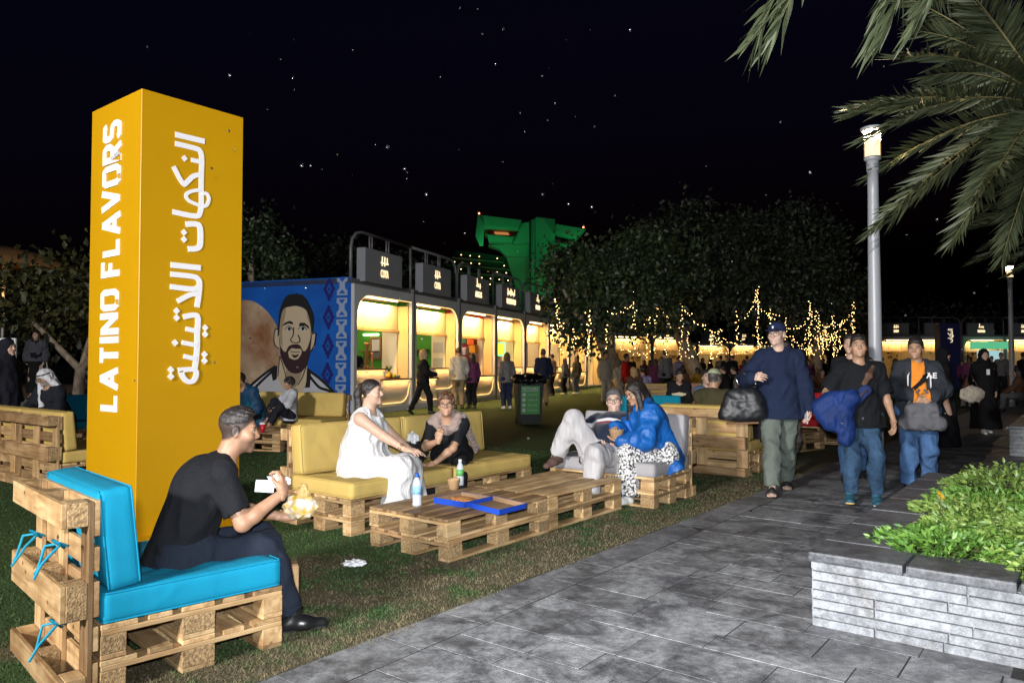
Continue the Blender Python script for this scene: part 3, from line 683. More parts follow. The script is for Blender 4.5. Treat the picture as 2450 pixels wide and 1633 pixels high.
def ik(a, t, l1, l2, pole):
    a = np.asarray(a, float); t = np.asarray(t, float); d = t - a; L = np.linalg.norm(d)
    if L > (l1 + l2) * .999: t = a + d / L * (l1 + l2) * .999; d = t - a; L = np.linalg.norm(d)
    L = max(L, abs(l1 - l2) + .02); x = (l1 * l1 - l2 * l2 + L * L) / (2 * L); y = math.sqrt(max(l1 * l1 - x * x, 0)); u = nrm(d); p = np.asarray(pole, float); p = nrm(p - u * (p @ u))
    return a + u * x + p * y, t
def rotz(a): c, s = math.cos(a), math.sin(a); return np.array([[c, -s, 0], [s, c, 0], [0, 0, 1.0]])
def rotx(a): c, s = math.cos(a), math.sin(a); return np.array([[1, 0, 0], [0, c, -s], [0, s, c]])
def roty(a): c, s = math.cos(a), math.sin(a); return np.array([[c, 0, s], [0, 1, 0], [-s, 0, c]])

_skin = {}
def skin_mat():
    if 'skin' in MATS: return MATS['skin']
    m = base_mat('skin', (.5, .3, .2), .48, spec=.4); t = NT(m); b = t.n['Principled BSDF']
    at = t.new('ShaderNodeAttribute', attribute_name='tone'); tc = t.new('ShaderNodeTexCoord'); nz = t.new('ShaderNodeTexNoise'); nz.inputs['Scale'].default_value = 38; nz.inputs['Detail'].default_value = 4
    t.link(tc.outputs['Object'], nz.inputs['Vector']); mr = t.new('ShaderNodeMapRange'); mr.inputs['To Min'].default_value = .86; mr.inputs['To Max'].default_value = 1.14; t.link(nz.outputs['Fac'], mr.inputs[0])
    mx = t.new('ShaderNodeVectorMath', operation='SCALE'); t.link(at.outputs['Color'], mx.inputs[0]); t.link(mr.outputs[0], mx.inputs['Scale']); t.link(mx.outputs[0], b.inputs['Base Color'])
    n2 = t.new('ShaderNodeTexNoise'); n2.inputs['Scale'].default_value = 160; n2.inputs['Detail'].default_value = 3; t.link(tc.outputs['Object'], n2.inputs['Vector']); bp = t.new('ShaderNodeBump'); bp.inputs['Strength'].default_value = .25; bp.inputs['Distance'].default_value = .003; t.link(n2.outputs['Fac'], bp.inputs['Height']); t.link(bp.outputs[0], b.inputs['Normal'])
    return m
def cloth(name, c, var=.14, rough=.88, scale=5, sheen=.0, bump=.25, bscale=300, **k): return noisy('cloth_' + name, c, rough, var, scale, bump=bump, bscale=bscale, sheen=sheen, spec=.2, crease=.30, cscale=9, **k)
HAIR = {}
def hair_mat(name, c, gloss=.42):
    m = noisy('hair_' + name, c, gloss, .5, 12, bump=.5, bscale=55, stretch=(6, 6, .8), spec=.5); return m
EYE = None
def eye_mat():
    """white with a dark iris facing the eye's own +Y"""
    if 'eye' in MATS: return MATS['eye']
    m = base_mat('eye', (.7, .68, .66), .2); t = NT(m); b = t.n['Principled BSDF']; tc = t.new('ShaderNodeTexCoord'); sp = t.new('ShaderNodeSeparateXYZ'); t.link(tc.outputs['Object'], sp.inputs[0])
    cr = t.new('ShaderNodeValToRGB'); e = cr.color_ramp.elements; cr.color_ramp.interpolation = 'CONSTANT'; e[0].position = 0; e[0].color = (.42, .39, .37, 1); e[1].position = .80; e[1].color = (.045, .022, .012, 1); e2 = e.new(.95); e2.color = (.004, .004, .004, 1)
    mr = t.new('ShaderNodeMapRange'); mr.inputs['From Min'].default_value = 0; mr.inputs['From Max'].default_value = .0125; t.link(sp.outputs['Y'], mr.inputs[0]); t.link(mr.outputs[0], cr.inputs[0]); t.link(cr.outputs[0], b.inputs['Base Color']); return m
_eye_me = None
def eye_mesh():
    global _eye_me
    if _eye_me is None:
        bm = bmesh.new(); bmesh.ops.create_uvsphere(bm, u_segments=12, v_segments=8, radius=.0120); _eye_me = bm_mesh('eye', bm, True); _eye_me.materials.append(eye_mat())
    return _eye_me

class Fig:
    """a posed person. Local frame: faces +Y, +X is the person's right. Lengths in metres for the given height."""
    def __init__(s, label, loc, facing, H=1.72, skin=(.42, .25, .16), res=1.0, fat=0.0, fem=False, group=None, cat='person', pelvis=None, lean=(0, 0, 1), curve=0.0,
                 twist=0.0, head=(0, 0, 0), arms=None, legs=None, shoulder=0.0):
        s.k = k = H / 1.75; s.res = res; s.fat = fat; s.fem = fem; s.skin = skin
        s.root = empty('person', loc, facing); tag(s.root, label, cat, group)
        P = np.array(pelvis if pelvis is not None else (0, 0, .93 * k), float); s.P = P; s.parts = []
        up = nrm(lean); fw0 = np.array([0, 1.0, 0]); right = nrm(np.cross(fw0, up)) if abs(up[1]) < .99 else np.array([1.0, 0, 0]); right = np.array([1.0, 0, 0]); fwd = nrm(np.cross(up, right)); right = nrm(np.cross(fwd, up))
        s.pel_r, s.pel_f, s.up = right, fwd, up
        c, sn = math.cos(twist), math.sin(twist); s.ch_r = right * c + fwd * sn; s.ch_f = fwd * c - right * sn
        s.waist = P + up * .16 * k - fwd * curve * .5; s.chest = P + up * .36 * k - fwd * curve; s.neck = P + up * .535 * k - fwd * curve * .55
        sw = (.165 if not fem else .148) * k + fat * .08; s.sw = sw
        s.sh = {1: s.neck - up * .06 * k + s.ch_r * sw + up * shoulder, -1: s.neck - up * .06 * k - s.ch_r * sw + up * shoulder}
        hw = (.088 if not fem else .095) * k; s.hip = {1: P + right * hw - up * .02 * k, -1: P - right * hw - up * .02 * k}
        s.ua, s.fa = .285 * k, .25 * k; s.th, s.sn = .435 * k, .425 * k
        s.el, s.wr, s.hand = {}, {}, {}; arms = arms or {}
        for sd in (1, -1):
            A = arms.get(sd, {}); w = A.get('w', (sd * (sw + .05 * k), .04 * k, s.sh[sd][2] - .52 * k)); pole = A.get('pole', (sd * .4, -1, -.3))
            s.el[sd], s.wr[sd] = ik(s.sh[sd], w, s.ua, s.fa, pole); s.hand[sd] = A
        s.kn, s.an, s.leg = {}, {}, {}; legs = legs or {}
        for sd in (1, -1):
            L = legs.get(sd, {}); a = L.get('a', (sd * .10 * k, 0, .08 * k)); pole = L.get('pole', (0, 1, 0)); s.kn[sd], s.an[sd] = ik(s.hip[sd], a, s.th, s.sn, pole); s.leg[sd] = L
        yaw, pit, roll = head; Rm = np.stack([s.ch_r, nrm(np.cross(np.array([0, 0, 1.0]), s.ch_r)), np.array([0, 0, 1.0])], 1)   # head stays upright by default
        Rm[:, 0] = nrm(np.cross(Rm[:, 1], Rm[:, 2])); s.HR = Rm @ rotz(yaw) @ rotx(pit) @ roty(roll)
        base = s.neck + up * .05 * k; s.HC = base + s.HR @ (np.array([0, .03, .135]) * k) * .55 + (np.array([0, 0, .135]) * k + s.HR @ np.array([0, .03, 0]) * k) * .45
    def hp(s, x, y, z): return s.HC + s.HR @ (np.array([x, y, z]) * s.k)
    # -------- skin
    def head_field(s, h):
        f = Field(h); k = s.k; p = s.hp; M = s.HR.T; w = 1.0 + s.fat * .8; E = lambda c, r, kk, sub=False: f.ell(p(*c), np.array(r) * k, kk, M, sub)
        E((0, -.014, .036), (.074, .094, .084), .02); E((0, .026, -.025), (.060 * w, .064, .082), .03); E((0, .040, -.078), (.044 * w, .044, .036), .03)
        for q in (1, -1): E((q * .036 * w, .060, -.026), (.027, .028, .028), .025)
        f.seg(p(-.034, .078, .024), p(.034, .078, .024), .0135 * k, None, .02)
        for q in (1, -1): E((q * .0325, .098, .003), (.020, .014, .0115), .012, True)
        f.seg(p(0, .088, .012), p(0, .1075, -.022), .0085 * k, .0125 * k, .014)
        for q in (1, -1): E((q * .012, .099, -.029), (.0095, .010, .0085), .008)
        f.seg(p(-.019, .0875, -.0565), p(.019, .0875, -.0565), .0075 * k, None, .009); f.seg(p(-.015, .0865, -.0675), p(.015, .0865, -.0675), .0085 * k, None, .009)
        f.seg(p(-.023, .0965, -.0615), p(.023, .0965, -.0615), .0022 * k, None, .005, sub=True)
        E((0, .080, -.098), (.022, .018, .018), .02)
        for q in (1, -1): E((q * .078, -.010, -.006), (.010, .020, .032), .012); E((q * .088, -.004, -.004), (.006, .010, .016), .008, True)
        nb = s.neck - s.up * .05 * k
        f.seg(p(0, -.02, -.06), nb, .052 * k * w, .060 * k * w, .035)
        f.seg(nb, nb - s.up * .03 + s.ch_f * .01, .075 * k, .06 * k, .04)
        return f
    def hand_field(s, sd, f):
        A = s.hand[sd]; k = s.k * (.94 if s.fem else 1.0); W = s.wr[sd]; fa = nrm(W - s.el[sd]); D = nrm(A.get('dir', fa)); N = np.asarray(A.get('palm', (-sd, 0, 0)), float); N = nrm(N - D * (N @ D)); T = np.cross(D, N) * sd; cu = A.get('curl', (.35, .4, .45, .5)); sp = A.get('spread', .06)
        if not hasattr(cu, '__len__'): cu = (cu,) * 4
        f.seg(W - D * .015, W + D * .030 * k, .026 * k, .032 * k, .02, N, 1.25)
        for q, o in enumerate((.030, .010, -.010, -.028)):
            r = W + D * (.088 - .006 * abs(q - 1)) * k + T * o * k; f.seg(W + D * .022 * k + T * o * .6 * k, r, .0155 * k, .0115 * k, .016)
            d = nrm(D + T * sp * (1.5 - q)); ang = 0; ln = (.040, .027, .021); sc = (.93, 1.0, .95, .78)[q]; rr = .0088 * k
            for j in range(3):
                ang = cu[q] * (.8, 1.9, 2.6)[j]; dj = d * math.cos(ang) + N * math.sin(ang); e = r + dj * ln[j] * sc * k * 1.05; f.seg(r, e, rr, rr * .92, .006); r = e; rr *= .92
        th = A.get('thumb', .5); r = W + D * .028 * k + T * .026 * k; d1 = nrm(T * .75 + D * .75 + N * .35 * (1 + th)); e = r + d1 * .042 * k; f.seg(W + D * .015 * k, r, .018 * k, .0145 * k, .018); f.seg(r, e, .0135 * k, .0105 * k, .012)
        d2 = nrm(D * .9 + T * .35 * (1 - th) + N * .7 * th); f.seg(e, e + d2 * .032 * k, .0102 * k, .0085 * k, .006)
        s.grip = getattr(s, 'grip', {}); s.grip[sd] = (W + D * .085 * k + N * .03 * k, D, N, T)
    def body(s, bare_arm=True, bare_foot=False, fingers=True, scalp=None, lips=(.55, .28, .25), brow=(.03, .02, .015), stubble=0.0, stub_c=None, core=True):
        k = s.k; hr = .0045 * s.res if s.res <= 1.6 else .009 * s.res; P = []
        hv = s.head_field(min(hr, .012)).mesh(); P.append(hv)
        f = Field((.007 if s.res <= 1.0 else .010) * max(1, s.res))
        for sd in (1, -1):
            f.seg(s.sh[sd], s.el[sd], .048 * k + s.fat * .03, .040 * k + s.fat * .02, .03); m = s.el[sd] * .72 + s.wr[sd] * .28
            f.seg(s.el[sd], m, .040 * k + s.fat * .02, .041 * k, .02); f.seg(m, s.wr[sd], .041 * k, .026 * k, .02)
            f.seg(s.hip[sd], s.kn[sd], .07 * k, .05 * k, .03); f.seg(s.kn[sd], s.an[sd], .047 * k, .033 * k, .02)
            c = s.kn[sd] * .7 + s.an[sd] * .3; f.seg(c, s.kn[sd] * .4 + s.an[sd] * .6, .05 * k, .036 * k, .03)
            fd, fu = s.footdir(sd); a = s.an[sd]; f.seg(a - fd * .03 * k - fu * .035 * k, a + fd * .13 * k - fu * .052 * k, .036 * k, .027 * k, .02, fu, 1.3)
            if bare_foot:
                rt = np.cross(fd, fu)
                for q in range(5):
                    o = (q - 2) * .018; f.seg(a + fd * .115 * k + rt * o - fu * .052 * k, a + fd * (.17 - .012 * abs(q - (1 if sd < 0 else 3))) * k + rt * o - fu * .058 * k, .012 * k, .010 * k, .006)
        if core:
            f.seg(s.neck - s.up * .1, s.chest, .09 * k, .115 * k, .05, s.ch_f, 1.3); f.seg(s.chest, s.P, .115 * k, .11 * k, .05, s.ch_f, 1.3); f.seg(s.sh[1], s.sh[-1], .05 * k, None, .05)
            if s.fat: f.ell(s.waist + s.pel_f * .03, np.array([.13, .1, .12]) * k, .05)
        P.append(f.mesh())
        if fingers:
            for sd in (1, -1):
                g = Field(.0042 * max(1, s.res)); s.hand_field(sd, g); P.append(g.mesh())
        Vv, Ff = merge(P); me = mesh_np('body', Vv, Ff, True)
        # tones: lips, brows, stubble where they grow
        col = np.tile(np.array([*s.skin, 1], np.float32), (len(Vv), 1)); n = len(hv[0]); L = (hv[0] - s.HC) @ s.HR / k
        def mixin(w, c): col[:n, :3] = col[:n, :3] * (1 - w[:, None]) + np.array(c, np.float32) * w[:, None]
        if stubble > 0:
            w = np.clip((-.03 - L[:, 2]) / .025, 0, 1) * np.clip((L[:, 1] - .0) / .03, 0, 1) * np.clip((L[:, 2] + .125) / .02, 0, 1); up = np.clip(1 - np.abs(L[:, 2] + .047) / .008, 0, 1) * (np.abs(L[:, 0]) < .03) * (L[:, 1] > .06); mixin(np.maximum(w, up) * stubble, stub_c or (.05, .04, .035))
        if scalp is not None:
            thr = np.interp(L[:, 1], [-.07, -.035, .005, .03, .055, .080], [-.062, -.050, -.012, .012, .044, .070]); hl = np.clip((L[:, 2] - thr) / .016 + .4, 0, 1); mixin(hl * .95, scalp)
        cheek = np.exp(-(((np.abs(L[:, 0]) - .035) / .02) ** 2 + ((L[:, 2] + .025) / .022) ** 2)) * (L[:, 1] > .03); mixin(cheek * .22, (min(1, s.skin[0] * 1.1), s.skin[1] * .72, s.skin[2] * .7))
        lw = np.clip(1.3 - (np.abs(L[:, 2] + .062) / .0115) ** 2 - (np.abs(L[:, 0]) / .022) ** 4, 0, 1) * (L[:, 1] > .07); mixin(lw * .85, lips)
        bw = np.clip(1.4 - ((L[:, 2] - .0235 - .004 * np.cos((np.abs(L[:, 0]) - .034) * 60)) / .0055) ** 2 - ((np.abs(L[:, 0]) - .034) / .019) ** 4, 0, 1) * (L[:, 1] > .04); mixin(bw * .9, brow)
        ew = np.clip(1.2 - ((L[:, 2] - .010) / .004) ** 2 - ((np.abs(L[:, 0]) - .0325) / .017) ** 4, 0, 1) * (L[:, 1] > .05); mixin(ew * .75, (.04, .025, .02))
        a = me.attributes.new('tone', 'FLOAT_COLOR', 'POINT'); a.data.foreach_set('color', col.ravel())
        s.body_o = obj('body', me, skin_mat(), s.root)
        if s.res <= 1.6:
            for q in (1, -1):
                e = obj('eye', eye_mesh(), None, s.root); M = Matrix.Identity(4); B = s.HR @ rotz(s.gaze if hasattr(s, 'gaze') else 0)
                for i in range(3):
                    for j in range(3): M[i][j] = B[i][j] * k
                M.translation = Vector(s.hp(q * .0325, .0765, .003)); e.matrix_local = M
        return s
    def footdir(s, sd):
        L = s.leg[sd]; y = L.get('yaw', -sd * .15); p = L.get('pitch', 0.0); fd = np.array([math.sin(-y) * math.cos(p), math.cos(y) * math.cos(p), math.sin(p)]); rt = nrm(np.cross(fd, (0, 0, 1.0))); return fd, nrm(np.cross(rt, fd))
    def add(s, name, f, mat, extra=None):
        v, q = f.mesh()
        if len(v) == 0: return None
        return obj(name, mesh_np(name, v, q, True), mat, s.root)
    # -------- clothes
    def top(s, mat, sleeve=.62, off=.0, hem=.10, neck=.0, loose=0.0, name='shirt', wr=.008, hood=False, seed=1, collar=0.0, belly=None, wide=1.0, panel=None):
        """sleeve: 0 none, <1 part of the upper arm, 2 to the wrist"""
        k = s.k; h = .0095 * max(1, s.res); f = Field(h); o = off + .012; q = 1.32; fat = s.fat
        f.seg(s.neck - s.up * .185 * k, s.chest, .128 * k * wide + o * .8 + fat * .06, .148 * k * wide + o + fat * .1, .06, s.ch_f, q)
        f.seg(s.chest, s.waist, .150 * k * wide + o + fat * .1, (.140 if not s.fem else .128) * k * wide + o + loose * .4 + fat * .18, .05, s.ch_f, q); hb = s.P - s.up * hem * k
        f.seg(s.waist, hb, (.140 if not s.fem else .130) * k * wide + o + loose * .4 + fat * .18, .155 * k * wide + o + loose + fat * .18, .05, s.pel_f, q - .06)
        if s.fem:
            for d in (1, -1): f.ell(s.chest + s.ch_f * (.085 * k) + s.ch_r * .075 * k * d + s.up * .015, np.array([.075, .065, .07]) * k + o * .6, .04)
        if belly: f.ell(s.waist + s.pel_f * belly[0] + s.up * belly[1], np.array(belly[2]) * k, .06)
        for sd in (1, -1):
            f.seg(s.neck - s.up * .035 * k, s.sh[sd] + s.up * .008, .058 * k + o * .8, .050 * k + o * .8 + fat * .02, .05)
            if sleeve > 0:
                t = min(sleeve, 1.0); e = s.sh[sd] + (s.el[sd] - s.sh[sd]) * t; f.seg(s.sh[sd], e, .056 * k + o * .75 + fat * .02, .050 * k + o * .9 + loose * .2 + fat * .015, .045)
                if sleeve > 1: f.seg(s.el[sd], s.wr[sd] - nrm(s.wr[sd] - s.el[sd]) * .01, .050 * k + o * .9 + loose * .2 + fat * .015, .036 * k + o * .9, .03)
        if wr: f.wrinkle(wr * 1.0, 19 / max(k, .6), seed)
        nb = s.neck - s.up * .012 * k + s.ch_f * .012
        f.ell(s.neck + s.up * .045 * k + s.ch_f * (.035 + neck) * k, np.array([.070 + neck, .075 + neck, .085 + neck]) * k, .015, sub=True)
        f.cut(hb, -s.up)
        if 0 < sleeve < 1:
            for sd in (1, -1):
                d = nrm(s.el[sd] - s.sh[sd]); e = s.sh[sd] + (s.el[sd] - s.sh[sd]) * sleeve; f.seg(e + d * .075, e + d * .20, .085, .085, .004, sub=True)
        ob = s.add(name, f, mat)
        if panel:
            w0, w1, pm, pn = panel; g = Field(h * .8); g.lo, g.hi = f.lo, f.hi; cx, rx, fx, up = s.chest, s.ch_r, s.ch_f, s.up
            def clip(F, X, Y, Z):
                a = (X - cx[0]) * rx[0] + (Y - cx[1]) * rx[1] + (Z - cx[2]) * rx[2]; b = (X - cx[0]) * fx[0] + (Y - cx[1]) * fx[1] + (Z - cx[2]) * fx[2]; z = (X - cx[0]) * up[0] + (Y - cx[1]) * up[1] + (Z - cx[2]) * up[2]
                w = np.clip(w0 + (w1 - w0) * (.16 - z) / .5, .01, .2); return np.maximum(np.maximum(F - .007, np.abs(a) - w), .03 - b)
            g.ops = list(f.ops) + [('fn', clip)]; s.add(pn, g, pm)
        if hood:
            g = Field(h); b = s.neck + s.up * .02 * k; g.seg(b + s.ch_r * .085 * k, b - s.ch_f * .085 * k - s.up * .02, .040, .055, .06); g.seg(b - s.ch_r * .085 * k, b - s.ch_f * .085 * k - s.up * .02, .040, .055, .06); g.seg(b + s.ch_r * .085 * k, b + s.ch_f * .075 * k - s.up * .06, .034, .024, .03); g.seg(b - s.ch_r * .085 * k, b + s.ch_f * .075 * k - s.up * .06, .034, .024, .03); g.wrinkle(.005, 30, seed + 3); s.add('hood', g, mat)
        if collar:
            g = Field(h * .8); b = s.neck + s.up * .0 * k; n = 12
            pts = [b + s.ch_r * .072 * k * math.cos(a) + s.ch_f * (.062 * k * math.sin(a) + .008) + s.up * (-.025 * math.sin(a)) for a in np.linspace(0, 2 * math.pi, n + 1)]
            for i in range(n): g.seg(pts[i], pts[i + 1], collar, None, .01)
            s.add('collar', g, mat)
        return ob
    def trousers(s, mat, to=.94, off=0.0, flare=0.0, name='trousers', wr=.009, seed=2, crop=None):
        k = s.k; h = .0098 * max(1, s.res); f = Field(h); o = off + .012; fat = s.fat
        f.seg(s.hip[1] + s.up * .03, s.hip[-1] + s.up * .03, .112 * k + o + fat * .1, None, .05, s.pel_f, 1.05); f.seg(s.P, s.P + s.up * .11 * k, .14 * k + o * .5 + fat * .12, .13 * k + o * .5 + fat * .12, .05, s.pel_f, 1.25)
        f.seg(s.P - s.pel_f * .03 - s.pel_r * .05, s.P - s.pel_f * .03 + s.pel_r * .05, .10 * k, None, .05)
        for sd in (1, -1):
            e = s.kn[sd] + (s.an[sd] - s.kn[sd]) * to
            f.seg(s.hip[sd], s.kn[sd], .088 * k + o + fat * .06, .060 * k + o, .05); f.seg(s.kn[sd], e, .060 * k + o, .044 * k + o + flare, .035); c = s.kn[sd] * .72 + s.an[sd] * .28; d = nrm(s.an[sd] - s.kn[sd]); bk = np.cross(np.cross(d, nrm(s.kn[sd] - s.hip[sd]) + 1e-3), d); f.seg(c, c + d * .06, .055 * k + o, .05 * k + o, .04)
        if wr: f.wrinkle(wr * 1.3, 18, seed)
        for sd in (1, -1):
            d = nrm(s.an[sd] - s.kn[sd]); e = s.kn[sd] + (s.an[sd] - s.kn[sd]) * to; f.seg(e + d * .11, e + d * .2, .115, .115, .004, sub=True)
        return s.add(name, f, mat)
    def shoes(s, mat, sole=None, w=1.0, kind='shoe', sole_t=.022):
        k = s.k
        for sd in (1, -1):
            fd, fu = s.footdir(sd); a = s.an[sd]; rt = np.cross(fd, fu); f = Field(.0075 * max(1, s.res)); z = -fu * .045 * k
            if kind == 'shoe':
                f.seg(a - fd * .035 * k + z, a + fd * .06 * k + z, .042 * k * w, .044 * k * w, .03, fu, 1.0); f.seg(a + fd * .06 * k + z - fu * .008, a + fd * .155 * k - fu * .056 * k, .044 * k * w, .034 * k * w, .03, fu, 1.15); f.seg(a - fd * .01 * k - fu * .02, a + fu * .02 * k, .042 * k, .044 * k, .02); f.cut(a - fu * .076 * k, -fu)
            else:  # slide sandal: sole and a band
                f.seg(a + fd * .035 * k + rt * .05 * k - fu * .055 * k, a + fd * .055 * k + fu * .0 * k, .017 * k, .017 * k, .02); f.seg(a + fd * .055 * k, a + fd * .035 * k - rt * .05 * k - fu * .055 * k, .017 * k, .017 * k, .02); f.seg(a + fd * .10 * k + rt * .05 * k - fu * .06 * k, a + fd * .10 * k - fu * .012 * k, .016 * k, None, .02); f.seg(a + fd * .10 * k - fu * .012 * k, a + fd * .10 * k - rt * .05 * k - fu * .06 * k, .016 * k, None, .02)
            sh = s.add('shoe' if kind == 'shoe' else 'sandal', f, mat)
            g = Field(.007 * max(1, s.res)); g.seg(a - fd * .045 * k - fu * (.072 * k), a + fd * .15 * k - fu * .072 * k, .040 * k * w, .042 * k * w, .01, fu, 40 * .04 / sole_t * .05 + 1.6); g.cut(a - fu * (.082 * k), -fu)
            v, q = g.mesh()
            if len(v): obj('sole', mesh_np('sole', v, q, True), sole or mat, sh)
    def hair(s, mat, style='short', seed=3, name='hair', line=.045):
        k = s.k; p = s.hp; M = s.HR.T; f = Field(.0055 * max(1, s.res)); E = lambda c, r, kk=.02, sub=False: f.ell(p(*c), np.array(r) * k, kk, M, sub)
        def hairline(dz=0.0, taper=.030, th=.0055):
            C, Rm, kk = s.HC, s.HR, s.k
            def g(F, X, Y, Z):
                px, py, pz = (X - C[0]) / kk, (Y - C[1]) / kk, (Z - C[2]) / kk; y = px * Rm[0, 1] + py * Rm[1, 1] + pz * Rm[2, 1]; z = px * Rm[0, 2] + py * Rm[1, 2] + pz * Rm[2, 2]; x = px * Rm[0, 0] + py * Rm[1, 0] + pz * Rm[2, 0]
                thr = np.interp(y, [-.07, -.035, .005, .03, .055, .080, .10], [-.062, -.050, -.012, .012, .044, .070, .086]) + dz + .005 * np.sin(x * 130 + seed) + .004 * np.sin(x * 71 + 2 * seed) + .012 * np.exp(-((np.abs(x) - .045) / .014) ** 2) * (y > .03); e = z - thr
                return np.maximum(F + np.clip(1 - e / taper, 0, 1.2) * th, -e * kk)
            return g
        if style == 'short':
            E((0, -.016, .041), (.0795, .0995, .0885)); E((0, .012, .074), (.062, .075, .053), .03); f.wrinkle(.0028, 150, seed); f.fn(hairline())
        elif style == 'fade':
            E((0, -.012, .048), (.0765, .0955, .0825)); E((0, .020, .078), (.058, .070, .052), .03); f.wrinkle(.0028, 150, seed); f.fn(hairline(.030, .045, .007))
        elif style == 'bald_short':
            E((0, -.018, .030), (.0785, .096, .084)); f.wrinkle(.002, 90, seed); E((0, .10, .02), (.10, .085, .09), .008, True); E((0, .0, -.095), (.12, .12, .062), .01, True)
            for q in (1, -1): E((q * .085, .0, -.012), (.016, .026, .032), .006, True)
        elif style == 'afro':
            E((0, -.02, .055), (.105, .115, .105)); f.wrinkle(.014, 60, seed); E((0, .105, -.02), (.085, .075, .075), .01, True); E((0, .02, -.11), (.12, .12, .06), .01, True)
        elif style == 'bun_pony':
            E((0, -.016, .041), (.0800, .0995, .0885)); f.wrinkle(.003, 90, seed, axis=s.HR[:, 0]); f.fn(hairline(-.004))
            g0 = p(0, -.115, .055); f.seg(p(0, -.09, .05), g0, .032 * k, .03 * k, .02); f.seg(g0, p(0, -.155, -.02), .032 * k, .036 * k, .02); f.seg(p(0, -.155, -.02), p(.0, -.14, -.16), .036 * k, .032 * k, .02); f.seg(p(0, -.14, -.16), p(0, -.12, -.27), .030 * k, .012 * k, .02)
        elif style == 'long':
            E((0, -.018, .040), (.083, .101, .090)); f.seg(p(.03, -.07, .0), p(.045, -.065, -.26), .062 * k, .045 * k, .04); f.seg(p(-.03, -.07, .0), p(-.045, -.065, -.26), .062 * k, .045 * k, .04)
            for q in (1, -1): f.seg(p(q * .07, .0, .02), p(q * .082, .015, -.20), .028 * k, .020 * k, .03)
            f.wrinkle(.005, 70, seed, axis=s.HR[:, 0]); E((0, .095, -.035), (.070, .075, .095), .01, True)
        elif style == 'messy':
            E((0, -.012, .050), (.086, .104, .092)); f.wrinkle(.009, 80, seed); f.fn(hairline(-.006, .02, .006))
        return s.add(name, f, mat)
    def glasses(s, c=(.015, .012, .012)):
        k = s.k; p = s.hp; bm = bmesh.new()
        for q in (1, -1):
            pts = []
            for a in np.linspace(0, 2 * math.pi, 15): x = math.copysign(abs(math.cos(a)) ** .6, math.cos(a)) * .026; z = math.copysign(abs(math.sin(a)) ** .6, math.sin(a)) * .020; pts.append(p(q * .034 + x, .1085 - 2.2 * max(0, abs(q * .034 + x) - .03) ** 1.5 * .8, -.001 + z))
            tube_into(bm, pts, .0022 * k, 5); tube_into(bm, [p(q * .060, .102, .006), p(q * .078, .05, .008), p(q * .080, -.01, .004)], .002 * k, 5)
        tube_into(bm, [p(-.009, .110, .004), p(0, .113, .006), p(.009, .110, .004)], .0022 * k, 5)
        return obj('glasses', bm_mesh('glasses', bm, True), base_mat('spectacle_frame', c, .3), s.root)
    def abaya(s, mat, hem=.03, veil=True, wide=.26, name='robe', seed=4, step=0.0, sleeves=True):
        k = s.k; f = Field(.012 * max(1, s.res)); o = .03
        f.seg(s.neck - s.up * .08 * k, s.waist, .15 * k + o, .165 * k + o, .06, s.ch_f, 1.25); b = np.array([s.P[0], s.P[1] + step, hem]); f.seg(s.waist, b, .165 * k + o, wide * k, .08, s.pel_f, 1.15)
        for sd in (1, -1):
            f.seg(s.neck - s.up * .03 * k, s.sh[sd], .07 * k, .065 * k + o * .5, .05); f.seg(s.sh[sd], s.el[sd], .068 * k + o * .5, .062 * k + o * .5, .04); f.seg(s.el[sd], s.wr[sd], .062 * k + o * .5, .07 * k, .04)
        f.wrinkle(.012, 16, seed, axis=(1, 0, 0)); f.ell(s.neck + s.up * .06 * k + s.ch_f * .03, np.array([.07, .075, .09]) * k, .015, sub=True); f.cut((0, 0, hem), (0, 0, -1))
        for sd in (1, -1):
            d = nrm(s.wr[sd] - s.el[sd]); f.seg(s.wr[sd] + d * .09, s.wr[sd] + d * .2, .1, None, .004, sub=True)
        return s.add(name, f, mat)
    def headscarf(s, mat, face=True, drape=.22, seed=6, name='headscarf'):
        k = s.k; p = s.hp; M = s.HR.T; f = Field(.0075 * max(1, s.res)); f.ell(p(0, -.012, .035), np.array([.092, .110, .100]) * k, .03, M); f.seg(p(0, -.02, -.02), s.neck + s.up * .02, .088 * k, .11 * k, .05); f.seg(s.neck, s.neck - s.up * drape * k + s.ch_f * .03, .125 * k, .15 * k, .06, s.ch_f, 1.2)
        for sd in (1, -1): f.seg(s.neck - s.up * .02, s.sh[sd] * .8 + s.neck * .2, .085 * k, .075 * k, .05)
        f.wrinkle(.006, 34, seed)
        if face: f.ell(p(0, .105, -.018), np.array([.056, .070, .078]) * k, .012, M, sub=True)
        return s.add(name, f, mat)
    def world(s, p):
        return s.root.matrix_basis @ Vector(p)

# ------------------------------------------------------------------ people near the camera
import time as _time
_T0 = _time.time()
def facing(x, y): return math.atan2(-x, y)
S_TAN, S_LIGHT, S_BROWN, S_PALE = (.40, .235, .15), (.50, .32, .235), (.33, .18, .11), (.55, .37, .29)
BLACK_TEE = cloth('black_tee', (.009, .010, .013)); NAVY = cloth('navy_fleece', (.012, .020, .050)); BLACK = cloth('black', (.011, .011, .013)); DARK_TROUSER = cloth('dark_navy_trouser', (.014, .019, .032))
H_BLACK = hair_mat('black', (.020, .016, .015)); H_GREY = hair_mat('grey', (.10, .095, .095), .6); H_BROWN = hair_mat('chestnut', (.10, .045, .022)); H_BLONDE = hair_mat('blonde', (.50, .34, .16), .5)
LEATHER = base_mat('black_leather', (.012, .012, .013), .32, coat=.3); RUBBER = base_mat('dark_rubber', (.02, .02, .022), .7); WSOLE = base_mat('white_sole', (.7, .7, .68), .6)
LANYARD = base_mat('blue_lanyard', (.03, .03, .45), .6); GOLD = base_mat('gold', (.75, .5, .15), .25, 1.0)

